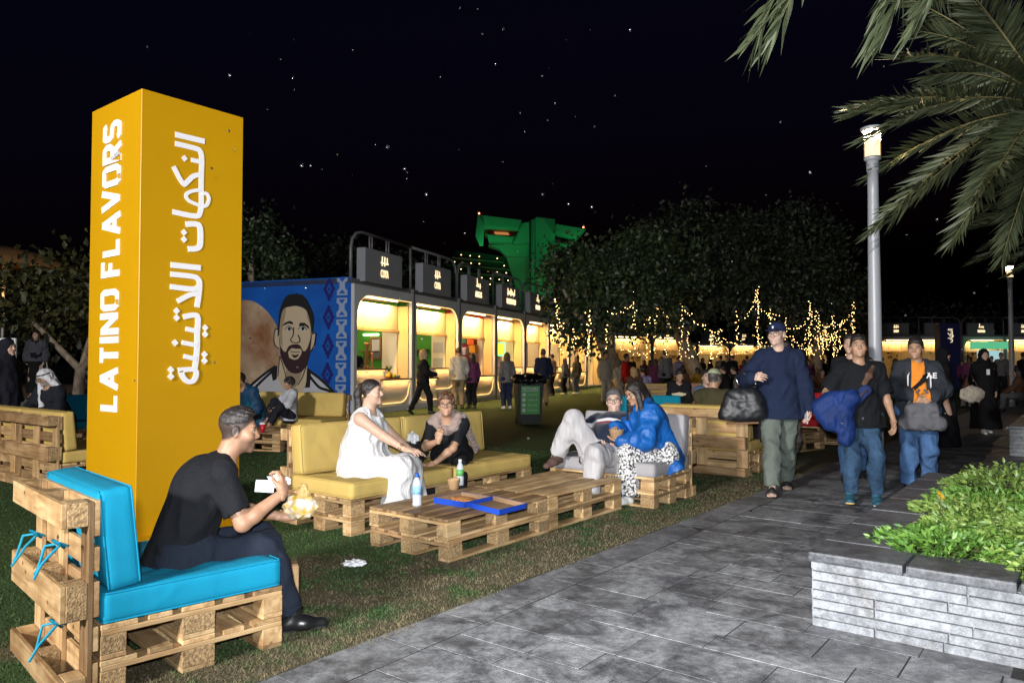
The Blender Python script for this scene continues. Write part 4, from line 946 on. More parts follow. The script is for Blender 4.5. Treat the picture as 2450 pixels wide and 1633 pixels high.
# the man in black eating on the turquoise sofa
m = Fig('man in black t-shirt with blue lanyard eating on the turquoise sofa', (-1.62, 3.66, 0), facing(.87, .50), 1.60, S_BROWN, 1.0, .05,
        pelvis=(0, 0, .42), lean=(.0, .58, 1), curve=.09, twist=-.12, head=(-.12, -.14, 0),
        arms={1: dict(w=(.20, .44, .72), pole=(.3, .25, -1), dir=(-.35, .15, .75), palm=(-.75, -.6, .1), curl=(.75, .8, .85, .9), thumb=.7),
              -1: dict(w=(-.10, .50, .55), pole=(-.6, -.1, -.8), dir=(.15, 1, .05), palm=(.6, .1, .8), curl=(.35, .4, .4, .45), thumb=.4)},
        legs={1: dict(a=(.12, .52, .085), yaw=-.1), -1: dict(a=(-.14, .44, .085), yaw=.15)})
m.body(stubble=.55, stub_c=(.035, .025, .02), scalp=(.03, .022, .02)); m.top(BLACK_TEE, .72, .006, .10, loose=.02, wr=.007, collar=.012); m.trousers(DARK_TROUSER, .93, .004, wr=.007); m.shoes(LEATHER, RUBBER, 1.05); m.hair(H_BLACK, 'fade', 3)
man_eating = m
def lanyard(f, mat, drop=.34, badge=None, w=.008):
    k = f.k; b = f.neck; bm = bmesh.new()
    back = b - f.ch_f * .070 * k + f.up * .030 * k; pts = []
    for sd in (1, -1):
        q = [back, b + f.ch_r * sd * .075 * k + f.up * .02 * k, b + f.ch_r * sd * .07 * k + f.ch_f * .075 * k - f.up * .05 * k, f.chest + f.ch_f * (.15 * k) + f.ch_r * sd * .03, f.chest + f.ch_f * .17 * k - f.up * drop * .4]
        tube_into(bm, q, w, 6)
    o = obj('lanyard', bm_mesh('lanyard', bm, True), mat, f.root)
    if badge: box('badge', (.085, .004, .12), badge, o, tuple(f.chest + f.ch_f * .19 * k - f.up * (drop * .4 + .06)), bev=.001)
lanyard(m, LANYARD, .34, base_mat('blue_badge', (.02, .10, .55), .4))
def held(name, label, cat, fig, sd, off=(0, 0, 0), rot=(0, 0, 0)):
    """an Empty at the hand's grip, in world space"""
    g, D, N, T = fig.grip[sd]; M = fig.root.matrix_basis; p = M @ Vector(g + D * off[0] + N * off[1] + T * off[2]); t = empty(name, p, rot=rot); tag(t, label, cat); return t
def crumple(name, r, mat, parent, seed, flat=(1, 1, 1), loc=(0, 0, 0), amp=.25):
    bm = bmesh.new(); bmesh.ops.create_icosphere(bm, subdivisions=3, radius=r); rs = random.Random(seed); ph = [rs.uniform(0, 6) for _ in range(6)]
    for v in bm.verts:
        d = v.co.normalized(); n = math.sin(d.x * 7 + ph[0]) * math.sin(d.y * 8 + ph[1]) + .6 * math.sin(d.z * 13 + d.x * 9 + ph[2]) + .12 * rs.uniform(-1, 1); v.co = Vector((d.x * flat[0], d.y * flat[1], d.z * flat[2])) * r * (1 + amp * n)
    return obj(name, bm_mesh(name, bm), mat, parent, loc)
WRAP = noisy('printed_wrapper', (.62, .62, .60), .6, color2=(.58, .34, .02), scale=22, detail=1)
t = held('sandwich', 'wrapped sandwich held low by the man in black', 'sandwich', m, -1, (.02, .03, 0)); crumple('wrapper', .080, WRAP, t, 5, (1.15, .75, .85), amp=.10); crumple('bread', .045, noisy('bread', (.62, .40, .15), .8, .3, 30), t, 8, (.7, .7, 1.4), (.02, -.01, .065), .12)
t = held('napkin', 'white paper napkin in the raised hand of the man in black', 'napkin', m, 1, (-.01, .0, 0)); crumple('napkin_sheet', .04, WHITE, t, 6, (1.3, .6, .8)); box('napkin_fold', (.09, .004, .06), WHITE, t, (-.06, -.03, -.02), (0, .1, .3), bev=.001)

# woman in the white dress
DRESS = noisy('cloth_white_cotton', (.55, .55, .56), .85, .06, 9, bump=.35, bscale=120, stretch=(1, 1, .25), crease=.3, cscale=16)
w = Fig('woman with dark ponytail in long white sleeveless dress on the mustard sofa', (-1.30, 6.48, 0), facing(.97, -.22), 1.58, S_LIGHT, 1.0, .24, True,
        pelvis=(0, 0, .47), lean=(0, .12, 1), curve=.0, head=(-.05, .02, 0),
        arms={1: dict(w=(.20, .56, .60), pole=(.5, -.4, -.7), dir=(.12, 1, -.05), palm=(-.3, 0, -1), curl=(.3, .35, .4, .45)),
              -1: dict(w=(-.12, .42, .60), pole=(-.7, -.2, -.6), dir=(.3, 1, 0), palm=(.3, 0, -1), curl=.3)},
        legs={1: dict(a=(.12, .36, .09)), -1: dict(a=(-.10, .44, .09))})
w.body(bare_foot=True, lips=(.48, .2, .18), scalp=(.02, .016, .016))
def dress(f, mat, hem=.13, wide=.19):
    k = f.k; h = .0095; g = Field(h); o = .016
    g.seg(f.neck - f.up * .13 * k, f.waist, .150 * k + o + f.fat * .08, .170 * k + f.fat * .22, .06, f.ch_f, 1.2); g.seg(f.waist, f.P - f.up * .04, .170 * k + f.fat * .22, .19 * k + f.fat * .2, .06, f.pel_f, 1.08)
    for d in (1, -1): g.ell(f.chest + f.ch_f * (.10 * k) + f.ch_r * .075 * k * d, np.array([.085, .08, .085]) * k, .05); g.seg(f.neck - f.up * .045 * k + f.ch_r * d * .085 * k, f.chest + f.ch_r * d * .06, .05 * k, .09 * k, .05, f.ch_f, 1.3)
    kn = (f.kn[1] + f.kn[-1]) / 2
    for sd in (1, -1): g.seg(f.hip[sd], f.kn[sd], .115 * k + f.fat * .1, .098 * k, .09)
    for sd in (1, -1):
        e = np.array([f.an[sd][0], f.an[sd][1], hem]); g.seg(f.kn[sd], e, .098 * k, wide * .72, .12)
    g.wrinkle(.011, 24, 5, axis=f.ch_r); g.ell(f.neck + f.up * .03 * k + f.ch_f * .05 * k, np.array([.085, .10, .11]) * k, .015, sub=True); g.ell(f.neck - f.ch_f * .09 * k - f.up * .01, np.array([.06, .06, .08]) * k, .015, sub=True)
    g.cut((0, 0, hem), (0, 0, -1)); f.add('dress', g, mat)
    # ruffled shoulder straps
    for sd in (1, -1):
        r = Field(.008); pts = [f.neck - f.up * .10 * k + f.ch_f * .10 * k + f.ch_r * sd * .10 * k, f.neck + f.ch_r * sd * .105 * k - f.up * .005, f.neck - f.up * .12 * k - f.ch_f * .10 * k + f.ch_r * sd * .11 * k]
        for i in range(2): r.seg(pts[i], pts[i + 1], .034, None, .02)
        for i in range(7):
            q = pts[0] * (1 - i / 6) + pts[2] * (i / 6) + f.up * .095 * k * math.sin(math.pi * i / 6) + f.ch_r * sd * .035; r.ell(q, (.022, .022, .022), .015)
        r.wrinkle(.008, 60, 3); f.add('ruffle', r, mat)
dress(w, DRESS); w.hair(H_BLACK, 'bun_pony', 4)
for q in range(2): slotobj('bangle', lathe_mesh('bangle', [(.031, -.003), (.034, 0), (.031, .003), (.028, 0), (.031, -.003)], 16), GOLD, w.root, tuple(w.wr[1] - nrm(w.wr[1] - w.el[1]) * (.03 + .018 * q)), Vector(w.wr[1] - w.el[1]).to_track_quat('Z', 'Y').to_euler())

# woman with spectacles and checked scarf
w = Fig('woman with short brown hair, spectacles and checked scarf leaning on her hand', (-.60, 7.32, 0), facing(-.05, -1), 1.58, S_TAN, 1.0, .08, True,
        pelvis=(0, -.12, .45), lean=(.03, .95, 1), curve=.05, head=(.10, .05, .05),
        arms={1: dict(w=(.05, .47, .66), pole=(.6, .25, -1), dir=(-.15, -.05, 1), palm=(-.2, -1, .1), curl=(.5, .55, .6, .65), thumb=.8),
              -1: dict(w=(.10, .38, .44), pole=(-1, .1, -.5), dir=(1, .35, -.2), palm=(0, -.3, -1), curl=(.2, .25, .3, .35), spread=.12)},
        legs={1: dict(a=(.12, .52, .085), pole=(.1, 1, .2)), -1: dict(a=(-.12, .48, .085), pole=(-.1, 1, .2))})
w.body(lips=(.42, .17, .15), brow=(.06, .035, .02), scalp=(.09, .045, .025)); w.top(BLACK_TEE, .78, .006, .10, wr=.006); w.trousers(BLACK, .9, .002); w.shoes(LEATHER, RUBBER); w.hair(H_BROWN, 'messy', 9); w.glasses()
def checked(name, c0, c1, c2, sc=16):
    m_ = base_mat(name, c0, .9, sheen=.3); t_ = NT(m_); b_ = t_.n['Principled BSDF']; tc = t_.new('ShaderNodeTexCoord'); cur = None
    mp = t_.new('ShaderNodeMapping'); mp.inputs['Rotation'].default_value = (.3, .5, .6); t_.link(tc.outputs['Object'], mp.inputs[0])
    for ax, col in (('X', c1), ('Z', c1), ('X', c2)):
        wv = t_.new('ShaderNodeTexWave', wave_type='BANDS', bands_direction=ax, wave_profile='SIN'); wv.inputs['Scale'].default_value = sc * (.5 if col is c2 else 1); wv.inputs['Distortion'].default_value = .6; t_.link(mp.outputs[0], wv.inputs['Vector'])
        cr = t_.new('ShaderNodeValToRGB'); e = cr.color_ramp.elements; e[0].position = .72; e[0].color = (0, 0, 0, 1); e[1].position = .78; e[1].color = (1, 1, 1, 1); t_.link(wv.outputs['Fac'], cr.inputs[0])
        mx = t_.new('ShaderNodeMix', data_type='RGBA'); t_.link(cr.outputs[0], mx.inputs['Factor']); mx.inputs['B'].default_value = (*col, 1)
        if cur is None: mx.inputs['A'].default_value = (*c0, 1)
        else: t_.link(cur, mx.inputs['A'])
        cur = mx.outputs['Result']
    t_.link(cur, b_.inputs['Base Color']); return m_
SCARF = checked('checked_scarf', (.50, .45, .39), (.06, .055, .06), (.36, .20, .17), 30)
g = Field(.0085); b = w.neck
for a0, a1 in zip(np.linspace(.3, 2 * math.pi + .3, 10)[:-1], np.linspace(.3, 2 * math.pi + .3, 10)[1:]):
    q = lambda a: b + w.ch_r * .10 * math.cos(a) + w.ch_f * (.085 * math.sin(a) + .01) + w.up * (.0 - .03 * math.sin(a)); g.seg(q(a0), q(a1), .040, None, .03)
g.seg(b + w.ch_r * .10, w.sh[1] - w.up * .05 + w.ch_r * .03, .045, .06, .04); g.seg(w.sh[1] + w.ch_r * .03, w.P + w.pel_r * .26 + w.up * .05, .06, .05, .04, w.ch_r, 1.8); g.seg(b - w.ch_r * .10, w.sh[-1] - w.ch_f * .06, .045, .06, .04); g.seg(w.sh[-1] - w.ch_f * .06, w.P - w.pel_r * .25 + w.up * .1, .06, .045, .04, w.ch_r, 1.8)
g.wrinkle(.008, 32, 8); w.add('scarf', g, SCARF)

# reclining man in striped sweater and the woman in the blue jacket, both on the grey sofa
def striped(name, base, bands, axis, mp_rot=(0, 0, 0)):
    """colour bands along an object axis: bands = [(from, to, colour)]"""
    m_ = base_mat(name, base, .9, sheen=.2, spec=.2); t_ = NT(m_); b_ = t_.n['Principled BSDF']; tc = t_.new('ShaderNodeTexCoord'); sp = t_.new('ShaderNodeSeparateXYZ'); dp = t_.new('ShaderNodeVectorMath', operation='DOT_PRODUCT'); dp.inputs[1].default_value = axis; t_.link(tc.outputs['Object'], dp.inputs[0]); cur = None
    for lo, hi, c in bands:
        a_ = t_.new('ShaderNodeMath', operation='GREATER_THAN'); a_.inputs[1].default_value = lo; l_ = t_.new('ShaderNodeMath', operation='LESS_THAN'); l_.inputs[1].default_value = hi; m__ = t_.new('ShaderNodeMath', operation='MULTIPLY'); t_.link(dp.outputs['Value'], a_.inputs[0]); t_.link(dp.outputs['Value'], l_.inputs[0]); t_.link(a_.outputs[0], m__.inputs[0]); t_.link(l_.outputs[0], m__.inputs[1])
        mx = t_.new('ShaderNodeMix', data_type='RGBA'); t_.link(m__.outputs[0], mx.inputs['Factor']); mx.inputs['B'].default_value = (*c, 1)
        if cur is None: mx.inputs['A'].default_value = (*base, 1)
        else: t_.link(cur, mx.inputs['A'])
        cur = mx.outputs['Result']
    t_.link(cur, b_.inputs['Base Color']); return m_
m = Fig('grey-haired man with spectacles reclining in navy striped sweater and pale trousers', (1.02, 7.70, 0), facing(-.45, -.9), 1.78, S_PALE, 1.0, .14,
        pelvis=(0, .22, .445), lean=(.08, -1.15, 1), head=(.18, .05, .06),
        arms={1: dict(w=(.22, .22, .62), pole=(1, -.2, -.4), dir=(-.5, .75, -.1), palm=(-.4, 0, -1), curl=.35), -1: dict(w=(-.14, .28, .56), pole=(-1, -.3, -.4), dir=(.6, .7, 0), palm=(0, .1, 1), curl=.45)},
        legs={1: dict(a=(.46, .36, .43), pole=(.15, .3, 1), yaw=-.3, pitch=-.2), -1: dict(a=(-.02, .62, .085), pole=(0, 1, .5))})
m.body(stubble=.25, stub_c=(.25, .22, .2), brow=(.08, .07, .06), lips=(.5, .3, .27), scalp=(.13, .12, .12))
ax = m.up; pz = float(np.dot(m.chest, ax))
SWEAT = striped('striped_sweater', (.012, .018, .04), [(pz - .02, pz + .015, (.55, .55, .58)), (pz - .065, pz - .02, (.22, .01, .03))], tuple(ax))
m.top(SWEAT, 2, .01, .10, loose=.03, wr=.006, collar=.014, belly=(.06, .02, (.13, .11, .13)))
PALE_STRIPE = noisy('pale_striped_linen', (.50, .49, .50), .85, color2=(.36, .35, .37), scale=1.0, stretch=(34, 34, 1.5), bump=.2, bscale=200)
m.trousers(PALE_STRIPE, .88, .016, .012, wr=.008); m.shoes(base_mat('brown_suede', (.09, .05, .04), .8), RUBBER, 1.05); m.hair(H_GREY, 'short', 5, line=.03); m.glasses()

w = Fig('woman with long black hair in bright blue puffer jacket eating from a bowl', (1.48, 7.50, 0), facing(-.93, -.36), 1.66, S_TAN, 1.0, .08, True,
        pelvis=(0, 0, .46), lean=(0, .50, 1), curve=.05, head=(.05, -.40, 0),
        arms={1: dict(w=(.10, .44, .72), pole=(.6, -.2, -1), dir=(-.6, .55, .1), palm=(-.3, -.2, -1), curl=(.5, .55, .6, .65), thumb=.8), -1: dict(w=(.0, .42, .60), pole=(-.8, -.2, -.8), dir=(.5, .75, .1), palm=(.2, .1, 1), curl=.3)},
        legs={1: dict(a=(.10, .40, .085)), -1: dict(a=(-.12, .44, .085))})
w.body(lips=(.4, .18, .15))
PUFFER = noisy('cloth_blue_puffer', (.005, .095, .36), .50, .18, 5, bump=.4, bscale=26, spec=.4, crease=.3, cscale=8)
w.top(PUFFER, 2, .034, .16, loose=.05, wr=.016, name='jacket', hood=True, seed=12)
PRINT = noisy('printed_trousers', (.72, .72, .72), .85, color2=(.03, .03, .035), scale=52, detail=0)
w.trousers(PRINT, .86, .03, .03, wr=.008); w.shoes(WSOLE, WSOLE)
g = Field(.0065); p = w.hp; M = w.HR.T; k = w.k
g.ell(p(0, -.016, .040), np.array([.084, .102, .090]) * k, .02, M); g.seg(p(.02, -.08, .0), w.chest - w.ch_f * .13 + w.ch_r * .05, .065, .05, .05); g.seg(p(.07, .01, .02), w.sh[1] + w.ch_f * .14 - w.up * .12, .032, .035, .04); g.seg(w.sh[1] + w.ch_f * .14 - w.up * .12, w.sh[1] + w.ch_f * .16 - w.up * .28, .035, .014, .03); g.seg(p(-.07, .01, .02), w.sh[-1] + w.ch_f * .12 - w.up * .1, .03, .03, .04)
g.wrinkle(.003, 80, 3, axis=w.ch_f); g.ell(p(0, .095, -.04), np.array([.064, .075, .10]) * k, .01, M, sub=True); w.add('hair', g, H_BLACK); w.glasses()
KRAFT = noisy('kraft_paper', (.46, .29, .15), .85, .12, 12)
bowl = held('food_bowl', 'kraft paper bowl held by the woman in the blue jacket', 'bowl', w, -1, (-.01, .035, 0)); bowl.rotation_euler = (0, 0, 0)
obj('bowl', lathe_mesh('bowl', [(.0, -.04), (.055, -.04), (.075, .045), (.078, .047), (.076, .05), (.071, .045), (.052, -.034), (0, -.034)], 20), KRAFT, bowl)

# the three men walking on the path
m = Fig('heavy man in navy hoodie, cap and spectacles carrying a black bag', (2.85, 7.95, 0), facing(-.25, -1), 1.80, S_PALE, 1.0, .10, head=(-.52, -.02, 0), pelvis=(0, 0, .94),
        arms={1: dict(w=(.29, .30, 1.22), pole=(.6, -1, -.6), dir=(-.6, .7, .1), palm=(-.4, -.6, -.3), curl=(.55, .6, .65, .7)), -1: dict(w=(-.30, .10, .86), pole=(-.4, -1, 0), dir=(.05, .15, -1), palm=(1, .2, 0), curl=(.5, .5, .55, .6))},
        legs={1: dict(a=(.10, .26, .085)), -1: dict(a=(-.10, -.32, .10), pitch=-.25, yaw=-.05)})
m.body(bare_foot=True, lips=(.5, .3, .27), brow=(.2, .15, .12), stubble=.12, stub_c=(.3, .25, .22)); m.top(NAVY, 2, .022, .15, loose=.055, wr=.006, name='hoodie', hood=True, belly=(.09, .0, (.16, .12, .16)))
m.trousers(cloth('sage_trouser', (.13, .155, .135)), .92, .010, .006, wr=.010); m.shoes(base_mat('black_slide', (.01, .01, .011), .7), RUBBER, 1.1, 'sandal')
CAP = cloth('navy_cap', (.014, .022, .07))
def cap(f, mat, logo=None, back=False):
    k = f.k; p = f.hp; M = f.HR.T; g = Field(.006 * max(1, f.res)); g.ell(p(0, -.012, .050), np.array([.086, .106, .082]) * k, .02, M); g.cut(p(0, 0, .032), f.HR @ np.array([0, .12, -1])); d = -1 if back else 1
    g.seg(p(-.04, .085 * d, .042), p(.04, .085 * d, .042), .035 * k, None, .015, f.HR[:, 2], 4.0); g.seg(p(-.028, .125 * d, .036), p(.028, .125 * d, .036), .038 * k, None, .02, f.HR[:, 2], 5.0)
    o = f.add('cap', g, mat)
    if logo: crumple('cap_emblem', .009, logo, o, 3, (1, .5, 1.6), tuple(p(0, .096, .072)), .1)
    return o
cap(m, CAP, base_mat('pale_emblem', (.75, .75, .8), .6)); m.glasses(); m.hair(H_GREY, 'bald_short', 4)
walker1 = m
# his shiny black handbag
PATENT = noisy('black_patent_leather', (.010, .011, .014), .45, .4, 8, bump=.12, bscale=22, spec=.45)
bag = empty('handbag', (2.42, 7.83, 0), facing(-.25, -1)); tag(bag, 'large shiny black handbag hanging from the arm of the man in navy hoodie', 'bag')
g = Field(.009)
g.seg((-.16, 0, .85), (.16, 0, .81), .085, None, .10, (0, 1, 0), 1.2); g.seg((-.12, 0, .98), (.11, 0, .96), .095, None, .10, (0, 1, 0), 1.5); g.seg((-.09, 0, 1.06), (.08, 0, 1.05), .05, None, .08, (0, 1, 0), 1.6); g.wrinkle(.004, 26, 3); g.cut((0, 0, .755), (.1, 0, -1))
v_, f_ = g.mesh(); obj('bag_body', mesh_np('bag_body', v_, f_, True), PATENT, bag)
tube('bag_handle', [(-.10, .02, 1.08), (-.09, .03, 1.20), (-.02, .05, 1.27), (.06, .05, 1.25), (.09, .02, 1.09)], .009, PATENT, bag)
tube('bag_chain', [(.0, -.05, 1.09), (.04, -.06, 1.16), (.07, -.04, 1.24)], .011, base_mat('chrome', (.8, .8, .8), .15, 1.0), bag, 6)
box('bag_base', (.33, .11, .02), base_mat('tan_leather', (.20, .10, .045), .5), bag, (0, 0, .745), (0, .05, 0), bev=.008)
phn = held('phone', 'phone held low by the man in the navy hoodie', 'phone', m, -1, (0, .0, 0)); box('phone_body', (.012, .075, .15), base_mat('pale_phone', (.55, .52, .55), .3), phn, bev=.004)

m = Fig('man in black t-shirt and jeans with a blue waist bag across his chest', (3.42, 7.34, 0), facing(-.22, -1), 1.63, S_TAN, 1.0, .11, head=(-.10, .10, 0), pelvis=(0, 0, .86),
        arms={1: dict(w=(.30, .26, 1.02), pole=(.6, -1, -.6), dir=(-.85, .4, .2), palm=(-.2, -1, 0), curl=(.3, .35, .4, .45)), -1: dict(w=(-.31, .02, .80), pole=(-.6, -1, 0), dir=(-.05, .15, -1), palm=(1, .3, 0), curl=(.3, .35, .4, .45))},
        legs={1: dict(a=(.13, .16, .10), yaw=-.2, pitch=.10), -1: dict(a=(-.12, .10, .085), yaw=-.1)})
m.body(lips=(.42, .2, .17), scalp=(.02, .016, .016)); m.top(BLACK_TEE, .80, .018, .12, loose=.05, wr=.006, belly=(.08, .0, (.14, .11, .14)))
JEANS = noisy('cloth_denim', (.035, .075, .14), .9, .45, 4, bump=.3, bscale=260, spec=.2, crease=.4, cscale=10); m.trousers(JEANS, .90, .004, .002, wr=.010)
TEAL = base_mat('teal_knit', (.02, .10, .15), .7); YSOLE = noisy('yellow_white_sole', (.75, .48, .06), .5, color2=(.75, .75, .72), scale=7, detail=0); m.shoes(TEAL, YSOLE, 1.12, sole_t=.05); m.hair(H_BLACK, 'short', 6, line=.03)
walker2 = m
def strap(f, pts, w, mat, name='strap', parent=None, d=3.0):
    g_ = Field(.008)
    for a_, b_ in zip(pts[:-1], pts[1:]): g_.seg(a_, b_, w, None, .015, f.ch_f, d)
    return f.add(name, g_, mat)
wb = empty('waist_bag', m.root.location, m.root.rotation_euler.z); wb.scale = (.95, .98, .935); tag(wb, 'blue waist bag with brown zip and strap slung across the black t-shirt', 'bag')
DENIMBAG = noisy('cloth_blue_felt', (.012, .03, .12), .9, .2, 9, bump=.4, bscale=90); BROWNSTRAP = base_mat('brown_strap', (.085, .04, .022), .7)
g = Field(.008); g.seg((.16, .25, 1.02), (-.02, .235, 1.20), .062, .05, .03, (0, 1, 0), 1.5); g.wrinkle(.005, 30, 2); v_, f_ = g.mesh(); obj('bag_body', mesh_np('bag_body', v_, f_, True), DENIMBAG, wb)
g = Field(.006); c_ = [m.chest + m.ch_f * .195 * m.k - m.ch_r * .01 - m.up * .02, m.chest + m.ch_f * .172 * m.k - m.ch_r * .06 + m.up * .06, m.sh[-1] + m.ch_r * .055 + m.ch_f * .080 + m.up * .02, m.sh[-1] + m.ch_r * .05 + m.up * .068, m.sh[-1] + m.ch_r * .05 - m.ch_f * .09 - m.up * .02]
for a_, b_ in zip(c_[:-1], c_[1:]): g.seg(a_, b_, .027, None, .02, m.ch_f, 4.0)
m.add('strap', g, BROWNSTRAP)
tube('zip', [(.15, .298, 1.05), (.05, .30, 1.14), (-.02, .285, 1.20)], .008, BROWNSTRAP, wb)
jk = empty('folded_jacket', m.root.location, m.root.rotation_euler.z); jk.scale = (.92, .95, .95); tag(jk, 'blue puffer jacket folded over the arm of the man in black t-shirt', 'jacket')
QUILT = noisy('cloth_blue_quilt', (.006, .026, .13), .7, .3, 6, bump=.4, bscale=24, spec=.3, crease=.3); g = Field(.010); g.seg((.36, .22, 1.06), (.14, .30, 1.10), .09, .08, .05); g.seg((.40, .22, .98), (.34, .26, .86), .115, .10, .06, (0, 1, 0), 1.2); g.seg((.22, .28, .98), (.20, .28, .70), .105, .085, .06, (0, 1, 0), 1.3); g.wrinkle(.010, 22, 6); v_, f_ = g.mesh(); obj('jacket_body', mesh_np('jacket_body', v_, f_, True), QUILT, jk)
box('strap_tab', (.09, .004, .03), base_mat('blue_tab', (.01, .08, .45), .5), m.root, tuple(m.sh[-1] + m.ch_f * .075 - m.up * .16), bev=.001)
strap(m, [m.sh[-1] + m.ch_r * .06 + m.up * .06, m.sh[-1] + m.ch_r * .05 + m.ch_f * .10 - m.up * .08, m.sh[-1] + m.ch_r * .03 + m.ch_f * .10 - m.up * .34], .03, BLACK, 'backpack_strap')

m = Fig('man in dark hooded jacket and orange shirt holding a grey bag', (4.38, 8.05, 0), facing(-.40, -1), 1.64, S_TAN, 1.0, .07, head=(-.30, -.10, 0), pelvis=(0, 0, .86),
        arms={1: dict(w=(.09, .34, 1.02), pole=(1, -.6, -.4), dir=(-.75, .45, -.35), palm=(-.2, -.9, -.2), curl=(.45, .5, .55, .6)), -1: dict(w=(-.10, .34, 1.02), pole=(-1, -.6, -.4), dir=(.75, .45, -.35), palm=(.2, -.9, -.2), curl=(.45, .5, .55, .6))},
        legs={1: dict(a=(.11, .12, .085)), -1: dict(a=(-.11, -.10, .085))})
m.body(lips=(.4, .2, .17), scalp=(.02, .016, .016)); CHAR = cloth('charcoal_fleece', (.034, .040, .050)); m.top(CHAR, 2, .026, .16, loose=.05, wr=.007, name='jacket', hood=True, panel=(.062, .085, cloth('orange_pique', (.80, .27, .035)), 'shirt_front')); m.trousers(noisy('cloth_light_denim', (.075, .16, .34), .9, .4, 4, bump=.3, bscale=260, spec=.2, crease=.4, cscale=10), .95, .014, .006, wr=.010); m.shoes(LEATHER, RUBBER); m.hair(H_BLACK, 'short', 7, line=.03)
ORANGE = cloth('orange_pique', (.80, .27, .035)); f0 = m.ch_f
for sd in (1, -1):
    g = Field(.006); g.seg(m.neck - m.up * .02 + m.ch_r * sd * .055 + f0 * .07, m.neck - m.up * .07 + m.ch_r * sd * .03 + f0 * .105, .022, .016, .01, f0, 1.4); m.add('collar', g, ORANGE)
    tube('drawstring', [tuple(m.neck - m.up * .09 + m.ch_r * sd * .085 + f0 * .145), tuple(m.chest + m.ch_r * sd * .105 + f0 * .185 + m.up * .04), tuple(m.chest + m.ch_r * sd * .108 + f0 * .195 - m.up * .09)], .008, WHITE, m.root)
strap(m, [m.sh[-1] + m.ch_r * .06 + m.up * .05, m.chest - m.ch_r * .04 + f0 * .20, m.waist + m.ch_r * .14 + f0 * .17, m.P + m.ch_r * .22 + m.up * .05], .022, BLACK, 'bag_strap')
tmx = text_mesh('AE', .06, .10, .03, .004); to = obj('emblem', tmx, base_mat('white_felt', (.72, .72, .74), .9), m.root)
Mx = Matrix.Identity(4); X = Vector(-m.ch_r); Yv = Vector(m.up); Zv = Vector(m.ch_f)
for i in range(3): Mx[i][0], Mx[i][1], Mx[i][2] = X[i], Yv[i], Zv[i]
Mx.translation = Vector(m.chest - m.ch_r * .115 + f0 * .185 + m.up * .045); to.matrix_local = Mx
gb = empty('tote_bag', m.root.location, m.root.rotation_euler.z); tag(gb, 'grey drawstring bag held in both hands by the man in orange shirt', 'bag'); GREYBAG = cloth('grey_canvas_bag', (.13, .13, .145))
g = Field(.009); g.seg((-.15, .36, .75), (.15, .36, .75), .075, None, .04, (0, 1, 0), 1.1); g.seg((-.10, .36, .90), (.10, .36, .90), .065, None, .05, (0, 1, 0), 1.2); g.wrinkle(.007, 30, 2); v_, f_ = g.mesh(); obj('bag_body', mesh_np('bag_body', v_, f_, True), GREYBAG, gb)
for x in (-.1, .1): tube('handle', [(x * 1.3, .36, .95), (x * .8, .37, 1.03), (x * .2, .37, 1.10)], .012, GREYBAG, gb)
print('TIMING people near', _time.time() - _T0)

# ------------------------------------------------------------------ people further away
_T1 = _time.time()
def gnd(px, py):
    """ground point under a pixel of the photograph"""
    x = (px - 1225) / 1778; z = -(py - 816.5) / 1778; c, s_ = math.cos(R(1.756)), math.sin(R(1.756)); t_ = -1.36 / (s_ + z * c); return Vector((x * t_, (c - z * s_) * t_, 0))
def place(px, d): return Vector(((px - 1225) / 1778 * d, d, 0))
def seat_arms(z=.58, y=.36): return {1: dict(w=(.10, y, z), pole=(.8, -.3, -.5), dir=(-.5, .8, 0), palm=(0, 0, -1), curl=.35), -1: dict(w=(-.10, y, z), pole=(-.8, -.3, -.5), dir=(.5, .8, 0), palm=(0, 0, -1), curl=.35)}
def seat_legs(y=.44, z=.085): return {1: dict(a=(.12, y, z)), -1: dict(a=(-.12, y, z))}
# companion half hidden behind the man with the waist bag
m = Fig('companion half hidden behind the man with the waist bag', (4.02, 8.80, 0), facing(-.35, -1), 1.70, S_LIGHT, 1.3, .0, head=(-.35, -.05, 0), legs={1: dict(a=(.10, .22, .085)), -1: dict(a=(-.10, -.22, .10), pitch=-.3)}); m.body(scalp=(.02, .016, .016)); m.top(BLACK, 2, .01); m.trousers(cloth('mid_denim', (.03, .07, .16)), .95); m.shoes(LEATHER, RUBBER); m.hair(H_BLACK, 'short', 3)
m = Fig('walker hidden behind the man in the cap, one green-soled trainer lifted', (3.32, 9.05, 0), facing(-.2, -1), 1.62, S_TAN, 1.4, .0, legs={1: dict(a=(.09, .24, .085)), -1: dict(a=(-.16, -.44, .27), pitch=-1.0, pole=(0, 1, -.2))}); m.body(); m.top(BLACK, 2, .01); m.trousers(cloth('taupe_trouser', (.13, .11, .10)), .95); m.shoes(base_mat('grey_trainer', (.05, .06, .06), .7), base_mat('green_sole', (.15, .5, .2), .6)); m.hair(H_BLACK, 'short', 3)
